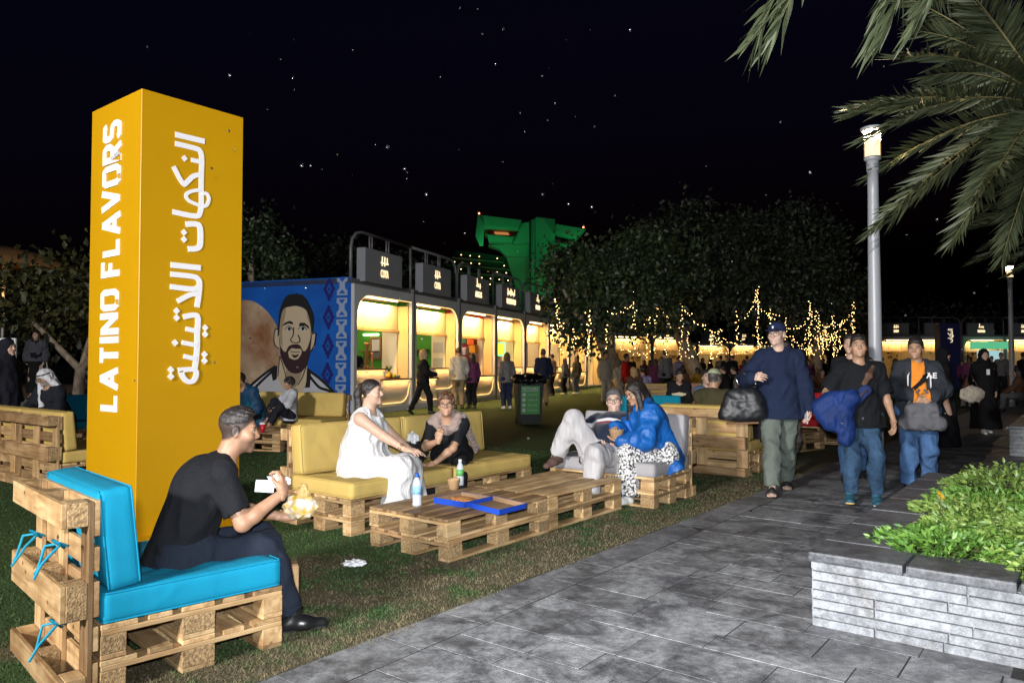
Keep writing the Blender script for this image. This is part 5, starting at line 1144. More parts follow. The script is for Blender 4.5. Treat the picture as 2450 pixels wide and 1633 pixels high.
# women in black robes on the path
ROBE = cloth('black_robe', (.007, .007, .009), bump=.15)
w = Fig('woman in black robe and headscarf walking with white trainers', (9.32, 14.7, 0), facing(-.2, -1), 1.64, S_LIGHT, 1.6, .05, True, legs={1: dict(a=(.10, .22, .085)), -1: dict(a=(-.08, -.12, .085))}); w.body(); w.abaya(ROBE, .10, wide=.30, step=.06); w.headscarf(ROBE); w.shoes(WSOLE, WSOLE, 1.1); box('badge', (.06, .01, .11), WHITE, w.root, tuple(w.chest + w.ch_f * .21), bev=.002)
w = Fig('woman in black robe and face veil behind the man in orange shirt', (7.05, 12.2, 0), facing(.9, -.3), 1.60, S_LIGHT, 1.8, .1, True); w.body(fingers=False); w.abaya(ROBE, .03, wide=.32); w.headscarf(ROBE, face=False)
tb = empty('shoulder_bag', (7.42, 12.0, 0)); tag(tb, 'cream shoulder bag carried by the veiled woman', 'bag'); crumple('bag_body', .15, cloth('cream_bag', (.45, .40, .33)), tb, 4, (1.3, .6, .9), (0, 0, .88), .08); tube('bag_strap', [(-.12, 0, .95), (-.05, 0, 1.25), (.12, 0, .95)], .014, BROWNSTRAP, tb)
# far left: robed woman, woman with tote, seated man in headdress
w = Fig('woman in black robe standing at the left edge', (-6.75, 9.9, 0), facing(.95, -.1), 1.68, S_PALE, 1.3, .1, True); w.body(fingers=False); w.abaya(cloth('navy_black_robe', (.010, .011, .018)), .05, wide=.30); w.headscarf(cloth('navy_black_robe', (.010, .011, .018)))
w = Fig('woman in grey jumper and black skirt carrying a pale tote', (-12.1, 18.9, .52), facing(.25, -1), 1.68, S_LIGHT, 1.6, .0, True); w.body(fingers=False); w.abaya(BLACK, .12, wide=.22, name='skirt'); w.top(cloth('grey_jumper', (.075, .08, .10)), 2, .055, -.02, loose=.04, name='jumper', wr=.01); w.hair(H_BLACK, 'long', 3)
tb = empty('tote_bag', (-11.75, 18.7, .52)); tag(tb, 'pale canvas tote hanging from the hand of the woman in grey', 'bag'); g = Field(.02); g.seg((-.10, 0, .42), (.10, 0, .42), .12, None, .05, (0, 1, 0), 1.8); g.seg((-.08, 0, .56), (.08, 0, .56), .10, None, .05, (0, 1, 0), 2.0); v_, f_ = g.mesh(); obj('bag_body', mesh_np('bag_body', v_, f_, True), cloth('canvas', (.5, .47, .42)), tb)
for x in (-.06, .06): tube('handle', [(x * 1.6, 0, .62), (x * .6, 0, .90)], .012, cloth('canvas', (.5, .47, .42)), tb)
m = Fig('bearded man in white headdress and dark robe looking at his phone', (-7.25, 11.9, 0), facing(-.25, -1), 1.76, S_TAN, 1.2, .1, pelvis=(0, 0, .48), lean=(0, .35, 1), head=(-.25, -.45, 0), arms=seat_arms(.62, .42), legs=seat_legs())
m.body(stubble=.8, stub_c=(.35, .35, .36)); m.top(cloth('dark_robe', (.016, .018, .026)), 2, .03, .1, loose=.04); m.trousers(cloth('dark_robe', (.016, .018, .026)), .98, .05, .05); m.shoes(LEATHER, RUBBER)
g = Field(.0085); p = m.hp; M = m.HR.T; KEF = cloth('white_headdress', (.66, .67, .72), .1, scale=30); g.ell(p(0, -.012, .045), np.array([.090, .110, .092]) * m.k, .03, M); g.seg(p(0, -.08, .0), m.neck - m.ch_f * .12 - m.up * .10, .08, .12, .05, m.ch_f, 1.3); g.seg(p(.075, .02, .0), m.chest + m.ch_f * .18 + m.ch_r * .06 - m.up * .15, .04, .05, .04); g.seg(p(-.075, .0, .0), m.sh[-1] - m.ch_f * .05, .04, .06, .04); g.wrinkle(.006, 40, 2); g.ell(p(0, .115, -.03), np.array([.058, .075, .085]), .01, M, sub=True); m.add('headdress', g, KEF)
bm = bmesh.new(); tube_into(bm, [p(.089 * math.cos(a), -.010 + .108 * math.sin(a), .062 + .012 * math.sin(a)) for a in np.linspace(0, 2 * math.pi, 19)], .011, 6); obj('headdress_cord', bm_mesh('headdress_cord', bm, True), LEATHER, m.root); m.glasses()
phn = empty('phone', m.root.matrix_basis @ Vector((0, .50, .66)), rot=(R(30), 0, m.root.rotation_euler.z)); tag(phn, 'dark phone in the hands of the man in white headdress', 'phone'); box('phone_body', (.075, .15, .01), LEATHER, phn, bev=.003)
# man and boy below the mural
m = Fig('man in navy and teal jacket bending forward below the mural', (-4.50, 13.05, 0), facing(-.35, -1), 1.76, S_TAN, 1.3, .1, pelvis=(0, 0, .48), lean=(0, .75, 1), curve=.04, head=(-.5, -.30, 0), arms=seat_arms(.50, .45), legs=seat_legs()); m.body(stubble=.75, stub_c=(.03, .025, .02), scalp=(.015, .012, .012)); JACK2 = noisy('cloth_navy_teal', (.004, .11, .17), .7, color2=(.004, .03, .085), scale=1.6, detail=1, bump=.3, bscale=30); m.top(JACK2, 2, .03, .12, loose=.04, name='jacket', wr=.010, hood=True); m.trousers(DARK_TROUSER, .95); m.shoes(LEATHER, RUBBER); m.hair(H_BLACK, 'short', 3)
tmx = text_mesh('NORTH', .05, .16, .02, .003); to = obj('jacket_lettering', tmx, base_mat('white_felt', (.72, .72, .74), .9), m.root, tuple(m.sh[-1] - m.ch_f * .03 - m.up * .05 - m.ch_r * .075), (R(70), 0, R(-40)))
m = Fig('curly-haired child in pale grey hoodie sitting with knees drawn up', (-3.85, 12.85, 0), facing(-.75, -.65), 1.35, S_BROWN, 1.2, .0, pelvis=(0, 0, .47), lean=(0, -.05, 1), head=(.1, -.05, 0), arms={1: dict(w=(.12, .26, .60), pole=(1, -.3, -.3)), -1: dict(w=(-.12, .26, .60), pole=(-1, -.3, -.3))}, legs={1: dict(a=(.10, .34, .42), pole=(.2, .2, 1)), -1: dict(a=(-.16, .42, .36), pole=(-.4, .3, 1))}); m.body(bare_foot=True); m.top(cloth('pale_grey_hoodie', (.44, .46, .50)), 2, .02, .1, loose=.03, name='hoodie', hood=True); m.trousers(cloth('black_joggers', (.012, .013, .02)), .92, .01); m.hair(H_BLACK, 'afro', 3)
# the group beyond the bare-backed sofa
m = Fig('man in olive jacket and pale skullcap seen from behind', (2.62, 9.62, 0), facing(.616, .788), 1.74, S_TAN, 1.2, .12, pelvis=(0, 0, .47), lean=(0, -.08, 1), head=(-.1, -.1, 0), arms=seat_arms(), legs=seat_legs()); m.body(fingers=False, scalp=(.05, .05, .05)); m.top(cloth('olive_jacket', (.055, .048, .022)), 2, .03, .1, loose=.04, name='jacket')
g = Field(.007); g.ell(m.hp(0, -.014, .045), np.array([.082, .100, .085]) * m.k, .02, m.HR.T); g.cut(m.hp(0, 0, .048), m.HR @ np.array([0, -.1, -1])); m.add('skullcap', g, cloth('pale_green_cap', (.36, .40, .25))); m.trousers(BLACK); m.shoes(LEATHER, RUBBER)
w = Fig('young person in denim jacket facing the man in the skullcap', (2.98, 11.5, 0), facing(.45, -.9), 1.62, S_LIGHT, 1.3, .0, True, pelvis=(0, 0, .50), lean=(0, .05, 1), head=(-.4, 0, 0), arms=seat_arms(), legs=seat_legs()); w.body(scalp=(.02, .016, .016)); w.top(cloth('denim_jacket', (.09, .15, .22)), 2, .02, .1, name='jacket'); w.trousers(BLACK); w.shoes(LEATHER, RUBBER); w.hair(H_BLACK, 'bun_pony', 3)
w = Fig('girl in black printed sweatshirt looking down at her hands', (3.05, 13.6, 0), facing(-.2, -1), 1.58, S_TAN, 1.4, .0, True, pelvis=(0, 0, .55), lean=(0, .25, 1), head=(.2, -.5, 0), arms=seat_arms(), legs=seat_legs()); w.body(fingers=False, scalp=(.02, .016, .016)); w.top(BLACK, 2, .02, .1); w.trousers(cloth('beige_trouser', (.25, .20, .15))); w.shoes(LEATHER, RUBBER); w.hair(H_BLACK, 'bun_pony', 3); crumple('sweatshirt_print', .03, base_mat('cream_print', (.6, .52, .35), .8), w.root, 3, (3.6, .3, 1), tuple(w.chest + w.ch_f * .175), .3)
w = Fig('woman with long dark hair and patterned shawl beside the man in the skullcap', (3.15, 9.55, 0), facing(.5, .85), 1.62, S_TAN, 1.5, .1, True, pelvis=(0, 0, .48), lean=(0, -.05, 1), arms=seat_arms(), legs=seat_legs()); w.body(fingers=False); w.top(BLACK, 2, .04, .1); w.trousers(BLACK); w.hair(H_BLACK, 'long', 3)

# customers at the kiosks
CASUAL = [cloth('c_white', (.50, .48, .42)), cloth('c_tan', (.30, .22, .13)), cloth('c_olive', (.10, .095, .05)), cloth('c_maroon', (.12, .015, .03)), cloth('c_grey', (.13, .13, .14)), cloth('c_navy', (.018, .025, .06)), cloth('c_black', (.012, .012, .014)), cloth('c_red', (.48, .012, .012)), cloth('c_mustard', (.32, .20, .02)), cloth('c_lilac', (.22, .20, .34)), cloth('c_purple', (.12, .03, .09)), cloth('c_brown', (.11, .055, .03))]
def simple(label, loc, fx, fy, H, top, low, hair, hm, fem=False, skin=S_TAN, sleeve=2, group=None, seated=False, head=(0, 0, 0), robe=False, arms=None, legs=None, res=1.8, fat=.06, shoe=None):
    kw = dict(pelvis=(0, 0, .47), lean=(0, .1, 1), arms=seat_arms(), legs=seat_legs()) if seated else dict(arms=arms, legs=legs)
    f = Fig(label, loc, facing(fx, fy), H, skin, res, fat, fem, head=head, group=group, **kw); f.body(fingers=False, scalp=(.02, .016, .016) if hair != 'bald' else None)
    f.top(top, sleeve, .022, .10, loose=.02, wr=.008); f.trousers(low, .95, .01, wr=.008); f.shoes(shoe or LEATHER, RUBBER)
    if hair: f.hair(hm, hair, 3)
    return f
simple('blonde woman in black walking past the second kiosk', gnd(1012, 990), .9, .3, 1.74, BLACK, BLACK, 'long', H_BLONDE, True, S_LIGHT, head=(0, .05, 0), arms={1: dict(w=(.18, .30, 1.08), pole=(.4, -1, -.3)), -1: dict(w=(-.16, .30, 1.06), pole=(-.4, -1, -.3))}, legs={1: dict(a=(.06, .20, .085)), -1: dict(a=(-.06, -.34, .12), pitch=-.6)})
simple('man in cream sweater standing with his back turned at the second kiosk', gnd(1098, 977), -.35, .95, 1.86, CASUAL[0], CASUAL[1], 'short', H_BROWN, head=(.2, -.3, 0), fat=.14)
simple('woman in black and purple beside the man in cream sweater', gnd(1130, 976), -.5, .9, 1.66, CASUAL[10], BLACK, 'long', H_BLACK, True)
simple('woman with long dark hair in dark jacket near the green bin', gnd(1213, 978), -.3, .95, 1.70, CASUAL[4], CASUAL[5], 'long', H_BROWN, True, shoe=WSOLE)
simple('grey-haired man in navy jumper behind the bin', gnd(1300, 970), -.2, .95, 1.84, CASUAL[5], CASUAL[1], 'short', H_GREY, fat=.16)
simple('man in tan t-shirt queueing at the fifth kiosk', gnd(1322, 946), -.85, .4, 1.78, CASUAL[1], CASUAL[6], 'short', H_BLACK, sleeve=.75)
simple('woman in grey top queueing beyond the man in tan', gnd(1352, 943), -.8, .5, 1.62, CASUAL[4], CASUAL[6], 'long', H_BLACK, True, shoe=WSOLE)
simple('person in olive top with pale shoes queueing by the leaning tree', gnd(1380, 942), -.6, .7, 1.70, CASUAL[2], CASUAL[4], 'long', H_BROWN, True, shoe=WSOLE)
m = simple('vendor in black cap serving inside the first kiosk', (-4.55, 21.45, .17), .55, -.9, 1.66, BLACK, BLACK, None, H_BLACK, head=(-.6, -.2, 0), arms={1: dict(w=(.12, .36, 1.1), pole=(.6, -1, -.6)), -1: dict(w=(-.12, .36, 1.1), pole=(-.6, -1, -.6))}); cap(m, BLACK, None, True); lanyard(m, LANYARD, .3)

# the crowd under the lit trees
def crowd():
    G = 'people in the crowd under the lit trees'; base = []
    spec = [('short', False, 6, 5, False), ('short', False, 4, 6, False), ('long', True, 6, 6, False), ('long', True, 10, 6, False), ('short', False, 0, 1, False), ('short', False, 7, 5, False), ('long', True, 8, 6, True), ('short', False, 6, 6, True), ('long', True, 11, 4, True), ('short', False, 9, 5, True)]
    for k, (hs, fem, a, b, st) in enumerate(spec):
        f = simple('x', (0, 0, 0), 0, 1, 1.62 if fem else 1.75, CASUAL[a], CASUAL[b], hs, H_BLACK, fem, [S_TAN, S_LIGHT, S_BROWN][k % 3], group=G, seated=st, res=2.6, head=(random.uniform(-.4, .4), random.uniform(-.3, .1), 0), legs=None if st else {1: dict(a=(.11, .10 * (k % 2), .085)), -1: dict(a=(-.11, -.08 * (k % 2), .085))}); base.append(f.root)
    spots = []
    def put(px, d, rz, kind, label, mats=None):
        r = copy_tree(base[kind]); r.location = place(px, d); r.rotation_euler = (0, 0, rz); r['label'] = label; s_ = random.uniform(.94, 1.05); r.scale = (s_, s_, s_)
        if mats:
            for c in r.children:
                for nm_, mm_ in mats.items():
                    if c.name.startswith(nm_): c.material_slots[0].link = 'OBJECT'; c.material_slots[0].material = mm_
        return r
    put(1497, 24.0, R(-100), 5, 'man in bright red jumper standing behind the pallet sofas'); put(1448, 25.5, R(-160), 4, 'man in pale shirt and cap eating near the leaning trunk', {'trousers': CASUAL[0]}); put(1568, 27.5, R(-20), 3, 'woman in long maroon dress near the thin trunk', {'trousers': CASUAL[10]})
    put(1592, 26.5, R(30), 1, 'person in grey top and black trousers beside the thin trunk'); put(1625, 34, R(5), 0, 'person in dark vest facing the bright arches', {'shirt': CASUAL[9]}); put(1538, 21.2, R(-5), 9, 'seated man in lilac shirt seen from behind on the wooden sofa'); put(1518, 21.0, R(5), 6, 'seated woman with fair hair seen from behind on the wooden sofa', {'hair': H_BLONDE, 'shirt': CASUAL[11]})
    put(1735, 26, R(20), 6, 'seated woman in mustard top behind the man in the cap'); put(1762, 25, R(60), 7, 'seated man in black coat just left of the man in the cap')
    put(1930, 24.0, R(150), 8, 'seated person with folded arms between the walking men'); put(1905, 20.5, R(160), 7, 'man in navy sitting just right of the man in the cap')
    put(1780, 33, R(-30), 3, 'standing woman in dark red near the thick trunk', {'shirt': CASUAL[3], 'trousers': CASUAL[3]})
    n = 0
    for px in np.linspace(1425, 2030, 34): 
        d = random.uniform(30, 50); k = random.choice([0, 1, 2, 3, 0, 2, 4]); put(px + random.uniform(-9, 9), d, random.uniform(0, 6.28), k, 'distant standing visitor silhouetted in the crowd under the lit trees')
    for px in np.linspace(1640, 2060, 14): put(px + random.uniform(-9, 9), random.uniform(24, 32), random.uniform(0, 6.28), random.choice([6, 7, 8, 9]), 'distant seated visitor in the shade under the lit trees')
    for px in (2110, 2140, 2170, 2195, 2300, 2318, 2345, 2372, 2395, 2437, 2446): put(px, random.uniform(26, 40), random.uniform(0, 6.28), random.choice([0, 1, 2, 3, 4]), 'distant visitor before the lit kiosks right of the lamp post')
    for px in (2205, 2330, 2425, 2440): put(px, random.uniform(20, 26), random.uniform(0, 6.28), random.choice([6, 7, 8]), 'distant seated visitor right of the lamp post')
    for r in base:
        for c in list(r.children):
            for gch in list(c.children): bpy.data.objects.remove(gch)
            bpy.data.objects.remove(c)
        bpy.data.objects.remove(r)
crowd()
print('TIMING people mid', _time.time() - _T1)

# ------------------------------------------------------------------ kiosk row on the far side of the lawn
KD = Vector((0.360, 0.933, 0)); KN = Vector((0.933, -0.360, 0))   # along the row; outward, towards the lawn
K0 = Vector((-4.26, 19.64, 0)); MOD = 3.3; KH = 3.70; KDEP = 4.2
KGREY = noisy('kiosk_grey_panel', (.58, .60, .64), .5, .06, 2, spec=.4); KSIGN = noisy('kiosk_sign_panel', (.27, .285, .32), .5, .06, 2); KGREYD = base_mat('kiosk_grey_steel', (.17, .175, .19), .45, .2); KBEIGE = noisy('kiosk_cream_panel', (.60, .43, .19), .6, .05, 2)
KCREAM = base_mat('kiosk_ivory_panel', (.74, .62, .40), .6); KWOOD = noisy('counter_walnut', (.13, .06, .03), .4, .4, 9, stretch=(1, 6, 6)); KGREEN = noisy('kiosk_green_wall', (.04, .19, .008), .6, .06, 3); KPINK = base_mat('kiosk_pink_wall', (.42, .26, .28), .7)
KNAVY = base_mat('kiosk_navy_plinth', (.012, .016, .07), .5); FLUTE = base_mat('fluted_ivory', (.68, .58, .44), .55)
LED = emis('warm_led', (1.0, .70, .34), 12.0); LEDC = emis('warm_led_edge', (1.0, .58, .20), 2.4); LEDTXT = emis('lit_letter', (1.0, .74, .40), 1.9)
GREENLED = emis('green_led', (.55, 1.0, .12), 6.0)
def arch(w, h, r, left=True, right=True, n=8):
    """opening outline with rounded upper corners, from bottom left counter-clockwise"""
    pts = [(0, 0), (w, 0)]
    pts += [(w - r + r * math.cos(a), h - r + r * math.sin(a)) for a in np.linspace(0, math.pi / 2, n)] if right else [(w, h)]
    pts += [(r - r * math.sin(a), h - r + r * math.cos(a)) for a in np.linspace(0, math.pi / 2, n)] if left else [(0, h)]
    return pts
def ring_panel(name, W, H, hole, z0, z1, mat, parent, loc, rot):
    """flat W x H panel with a hole (outline in the same coordinates), as outer minus inner"""
    bm = bmesh.new(); outer = [(0, 0), (W, 0), (W, H), (0, H)]
    tri = geometry.tessellate_polygon([[Vector((x, y, 0)) for x, y in outer], [Vector((x, y, 0)) for x, y in hole]]); allp = outer + list(hole)
    top = [bm.verts.new((x, y, z1)) for x, y in allp]
    for t_ in tri:
        a, b, c = [Vector((*allp[i], 0)) for i in t_]; f = t_ if (b - a).cross(c - a).z > 0 else t_[::-1]
        try: bm.faces.new([top[i] for i in f])
        except ValueError: pass
    r = bmesh.ops.extrude_face_region(bm, geom=list(bm.faces)); bmesh.ops.translate(bm, vec=(0, 0, z0 - z1), verts=[e for e in r['geom'] if isinstance(e, bmesh.types.BMVert)])
    bmesh.ops.recalc_face_normals(bm, faces=bm.faces)
    return obj(name, bm_mesh(name, bm), mat, parent, loc, rot)
# module frame: local x along the row, local y = into the kiosk, z up
KANG = math.atan2(KD.y, KD.x)
FR = (R(90), 0, 0)   # panel drawn in (x,z) and facing -y
def arabic_squiggle(parent, w, h, loc, seed):
    """three or four joined strokes with dots, in the manner of the lit Arabic names"""
    rs = random.Random(seed); x = w / 2; bm = bmesh.new(); t_ = h * .16; z = 0.0; base = -h * .25; q = []
    n = max(3, int(w / (h * .42)))
    for i in range(n):
        xa = w / 2 - w * (i + .5) / n; hh = rs.choice([.9, .45, .5, .75, .3]) * h
        poly_into(bm, stroke_outline([(xa, base), (xa + t_ * .2, base + hh)], t_), 0, .012 + .0004 * i)
        if rs.random() < .6: d = t_ * .75; zz = base - h * .26 if rs.random() < .5 else base + hh + t_ * .9; poly_into(bm, [(xa - d, zz), (xa, zz + d), (xa + d, zz), (xa, zz - d)], 0, .012)
    poly_into(bm, stroke_outline([(w / 2, base), (w * .1, base - h * .04), (-w / 2, base)], t_ * 1.1), 0, .0115)
    obj('arabic_name', bm_mesh('arabic_name', bm), LEDTXT, parent, loc, FR)
def bar_mesh(word, h):
    """lit lettering too far or too blurred to read: one upright bar with a crossbar for each letter"""
    bm = bmesh.new(); rs = random.Random(len(word)); n = len(word)
    for k in range(n): x = (k - (n - 1) / 2) * h * .48; add_box(bm, (x - h * .12, 0, .006), (h * .13, h, .012)); add_box(bm, (x + h * .05, rs.choice((-.3, 0, .35)) * h, .005), (h * .20, h * .16, .010)); add_box(bm, (x + h * .17, 0, .006), (h * .09, h * .9, .012))
    return bm_mesh('sign_bars', bm)
def kiosk(i, name_text, label, wall_mat, origin=K0, ang=KANG, lit=True, counter_high_left=True, tw=None, detail=True, power=150):
    o = origin + Vector((math.cos(ang), math.sin(ang), 0)) * (MOD * i); t = empty('kiosk', o, ang); tag(t, label, 'kiosk', 'food kiosks in a row')
    W = MOD - .03; left_round = (i % 2 == 0); rr = .62
    # plinth, roof, back and side walls
    box('plinth', (W, KDEP, .14), KNAVY, t, (W / 2, KDEP / 2, .07), bev=.005); box('floor', (W - .2, KDEP - .2, .03), KGREYD, t, (W / 2, KDEP / 2, .158), bev=0)
    box('roof', (W, KDEP, .16), KGREYD, t, (W / 2, KDEP / 2, KH - .12), bev=.01)
    box('back_wall', (W - .1, .06, KH - .36), wall_mat, t, (W / 2, KDEP - .06, .17 + (KH - .36) / 2), bev=0)
    box('side_wall', (.06, KDEP - .20, KH - .36), wall_mat, t, (.05, KDEP / 2 + .06, .17 + (KH - .36) / 2), bev=0); box('side_wall', (.06, KDEP - .45, KH - .36), wall_mat, t, (W - .05, KDEP / 2 + .20, .17 + (KH - .36) / 2), bev=0); box('door_leaf', (.04, .52, 2.25), KCREAM, t, (W - .15, .66, .17 + 1.12), bev=.004); box('wall_shelf', (.22, .6, .04), KWOOD, t, (W - .20, 1.35, 1.75 + .12 * (i % 3)), bev=.004); box('back_counter', (.45, 1.0, .9), KGREYD, t, (W - .32, 1.75, .62), bev=.01)
    # front frame with the arched opening
    hole = [(x + .14, z + .16) for x, z in arch(W - .28, KH - .62, rr, left_round, not left_round)]
    ring_panel('front_frame', W, KH - .20, hole, 0, .10, KGREY, t, (0, .0, .14 - .14), FR)
    tube('edge_light', [(x, -.085, z) for x, z in hole[2:]], .016, LEDC, t, 6)
    # reveals, recessed transom of ivory panels, LED bar
    box('reveal_return', (.05, .36, KH - .75), KBEIGE, t, (W - .17, .18, .16 + (KH - .75) / 2), bev=0)
    for q in range(3): box('transom_panel', (.92, .05, .72), KCREAM, t, (.15 + .47 + q * .96, .34, KH - .95), bev=.004)
    box('transom_rail', (2.9, .09, .07), KBEIGE, t, (1.6, .32, KH - 1.36), bev=.004); box('soffit', (W - .3, .75, .04), KBEIGE, t, (W / 2, .40, KH - .44), bev=0)
    x0 = rr + .1 if left_round else .2; box('led_bar', (1.75, .04, .035), LED, t, (x0 + .9, .04, KH - .485), bev=.004)
    # counter: two levels of fluted front with curved lower corner
    if detail:
        for (xa, xb, zt, zb, cl) in ((.15, 1.68, 1.22, .48, True), (1.50, 3.05, .92, .24, False)) if left_round else ((.15, 1.55, .92, .24, True), (1.55, 3.05, 1.22, .56, False)):
            w = xb - xa; n = 26; bm = bmesh.new(); dy = .0 if zt > 1 else -.05
            for q in range(n):
                xm = xa + (q + .5) * w / n; s_ = (xm - xa) / w; rad = .55; e = (1 - s_) if not cl else s_; lift = 0
                if e * w < rad: lift = rad - math.sqrt(max(0, rad ** 2 - (rad - e * w) ** 2))
                lo = zb + lift
                if lo > zt - .06: continue
                tube_into(bm, [(xm, dy + .02, lo), (xm, dy + .02, zt - .05)], w / n * .52, 6)
            obj('fluted_panel', bm_mesh('fluted_panel', bm, True), FLUTE, t)
            box('countertop', (w + .04, .62, .05), KWOOD, t, ((xa + xb) / 2, dy + .22, zt), bev=.006); box('counter_body', (w - .02, .45, zt - .2), KGREY, t, ((xa + xb) / 2, dy + .28, .16 + (zt - .2) / 2), bev=.003)
            box('counter_light', (w - .04, .02, .02), LEDC, t, ((xa + xb) / 2, dy - .035, zt - .037), bev=0)
            Lc = bpy.data.lights.new('counter_strip_light', 'AREA'); Lc.shape = 'RECTANGLE'; Lc.size = w - .1; Lc.size_y = .03; Lc.energy = 4.0; Lc.color = (1, .58, .22); lo_ = bpy.data.objects.new('counter_strip_light', Lc); link(lo_, t); lo_.location = ((xa + xb) / 2, dy - .085, zt - .03); lo_.rotation_euler = (R(28), 0, 0)
            pts = []
            for q in range(13):
                s_ = q / 12; e = (1 - s_) if not cl else s_; lift = 0
                if e * w < .55: lift = .55 - math.sqrt(max(0, .55 ** 2 - (.55 - e * w) ** 2))
                pts.append((xa + s_ * w, dy - .03, min(zb + lift, zt - .06)))
            tube('counter_edge_light', pts, .012, LEDC, t, 6)
        box('counter_skirt', (W - .04, .06, .72), KGREY, t, (W / 2, .06, .50), bev=.003)
    # sign box above the roof
    box('sign_box', (2.0, .28, .92), KSIGN, t, (1.42, -.02, KH + .36), bev=.008)
    tmk = text_mesh(name_text, .22, tw or .09 * len(name_text) + .05, .0, .012) if name_text.isupper() else bar_mesh(name_text, .20); obj('sign_lettering', tmk, LEDTXT, t, (1.42, -.163, KH + .20), FR); arabic_squiggle(t, .40 if len(name_text) < 9 else .85, .24, (1.42, -.163, KH + .56), len(name_text) + (0 if name_text == 'COYA' else i))
    # looped tubular frame over two modules
    if left_round: pts = [(.03, .04, KH - .04), (.03, .04, KH + .75), (.09, .04, KH + 1.0), (.28, .04, KH + 1.18), (.55, .04, KH + 1.25), (W + .02, .04, KH + 1.25)]
    else: pts = [(0, .04, KH + 1.25), (W - .55, .04, KH + 1.25), (W - .28, .04, KH + 1.18), (W - .09, .04, KH + 1.0), (W - .03, .04, KH + .75), (W - .03, .04, KH - .04)]
    tube('roof_frame', pts, .045, KGREYD, t, 8)
    for x in (.95, 1.08, 1.85, 1.98): tube('frame_strut', [(x, .04, KH + .75), (x, .04, KH + 1.23)], .028, KGREYD, t, 6)
    tube('frame_post', [(W if left_round else .0, .04, KH - .05), (W if left_round else .0, .04, KH + 1.23)], .04, KGREYD, t, 6)
    box('corner_post', (.10, .10, KH - .05), KGREYD, t, (W + .0, -.06, (KH - .05) / 2), bev=.01)
    if lit:
        L = bpy.data.lights.new('kiosk_led_light', 'AREA'); L.shape = 'RECTANGLE'; L.size = 2.0; L.size_y = .10; L.energy = power; L.color = (1, .60, .22)
        lo = bpy.data.objects.new('kiosk_led_light', L); link(lo, t); lo.location = (1.5, .10, KH - .50); lo.rotation_euler = (R(14), 0, 0)
        L2 = bpy.data.lights.new('kiosk_interior_fill', 'AREA'); L2.shape = 'RECTANGLE'; L2.size = 1.6; L2.size_y = .12; L2.energy = power * .55; L2.color = (1, .80, .52); l2 = bpy.data.objects.new('kiosk_interior_fill', L2); link(l2, t); l2.location = (1.3, 1.7, KH - .32)  # interior light and tube added in every lit kiosk to brighten it
        box('added_ceiling_tube', (1.5, .10, .05), LED, t, (1.3, 1.7, KH - .28), bev=.01)
    return t
names = [('COYA', 'first grey kiosk with lit COYA sign next to the blue mural', KGREEN), ('COYA', 'second grey kiosk with lit COYA sign where the blonde woman stands', KGREEN), ('AMIGOS', 'grey kiosk with lit AMIGOS sign and red decorated interior', base_mat('kiosk_red_wall', (.42, .03, .03), .7)),
         ('VIVA MEXICO TACO', 'grey kiosk with the long lit sign and green neon board', KPINK), ('lamesa', 'fifth grey kiosk in the row, partly behind the bin', KBEIGE), ('arepa', 'sixth grey kiosk in the row beside the leaning tree', KBEIGE), ('cafe', 'seventh grey kiosk, seen through the leaves', KBEIGE), ('cafe', 'eighth grey kiosk, glowing between the leaves', KBEIGE)]
kios = []
for i, (nm, lb, wm) in enumerate(names): kios.append(kiosk(i, nm, lb, wm, tw=1.02 if len(nm) > 10 else None, detail=i < 7))
def kpt(i, x, y, z): return kios[i].matrix_basis @ Vector((x, y, z))
def on_kiosk(name, label, cat, i, x, y, z, rz=0.0): t_ = empty(name, kpt(i, x, y, z), KANG + rz); tag(t_, label, cat); return t_
# things on the counters and walls inside
GILT = noisy('gilt_wood', (.30, .15, .04), .5, .4, 20)
def candlestick(i, x, y, z, h, label):
    t_ = on_kiosk('candlestick', label, 'candlestick', i, x, y, z); s_ = h / .62
    obj('turned_stem', lathe_mesh('turned_stem', [(.0, 0), (.085, 0), (.075, .03), (.045, .07), (.035, .1), (.07, .15), (.03, .2), (.05, .23), (.04, .27), (.065, .33), (.03, .40), (.055, .46), (.035, .50), (.06, .55), (.06, .62), (0, .62)], 14), GILT, t_, scale=(s_, s_, s_))
candlestick(0, 1.10, .20, 1.25, .72, 'tall turned wooden candlestick on the first kiosk counter'); candlestick(0, 1.42, .22, 1.25, .44, 'short turned wooden candlestick on the first kiosk counter')
def fruit(i, x, y, z):
    t_ = on_kiosk('pineapple', 'pineapple with spiky crown on the first kiosk counter', 'fruit', i, x, y, z); obj('fruit_body', lathe_mesh('fruit_body', [(0, 0), (.07, .02), (.09, .09), (.075, .17), (.03, .2), (0, .2)], 12), noisy('pineapple_skin', (.42, .25, .03), .7, .5, 40), t_)
    n = 26; a = RNG.uniform(0, 6.28, n); me = leaf_cloud('leaf_crown', np.tile([0, 0, .19], (n, 1)), np.stack([np.cos(a) * .5, np.sin(a) * .5, RNG.uniform(.6, 1.4, n)], 1), RNG.uniform(.12, .24, n), RNG.random(n), .2); obj('leaf_crown', me, SHRUB2, t_)
    for k_, (dx, c, lb) in enumerate(((-.16, (.62, .30, .02), 'orange'), (.15, (.45, .40, .02), 'yellow'))):
        q = on_kiosk('mango', lb + ' ripe mango beside the pineapple on the first kiosk counter', 'fruit', i, x + dx, y - .05, z); bm = bmesh.new(); bmesh.ops.create_icosphere(bm, subdivisions=2, radius=.08); bmesh.ops.scale(bm, vec=(1.2, 1, .9), verts=bm.verts); bmesh.ops.translate(bm, vec=(0, 0, .07), verts=bm.verts); obj('mango_skin', bm_mesh('mango_skin', bm, True), base_mat(lb + '_mango', c, .4), q)
fruit(0, 2.15, .10, .945)
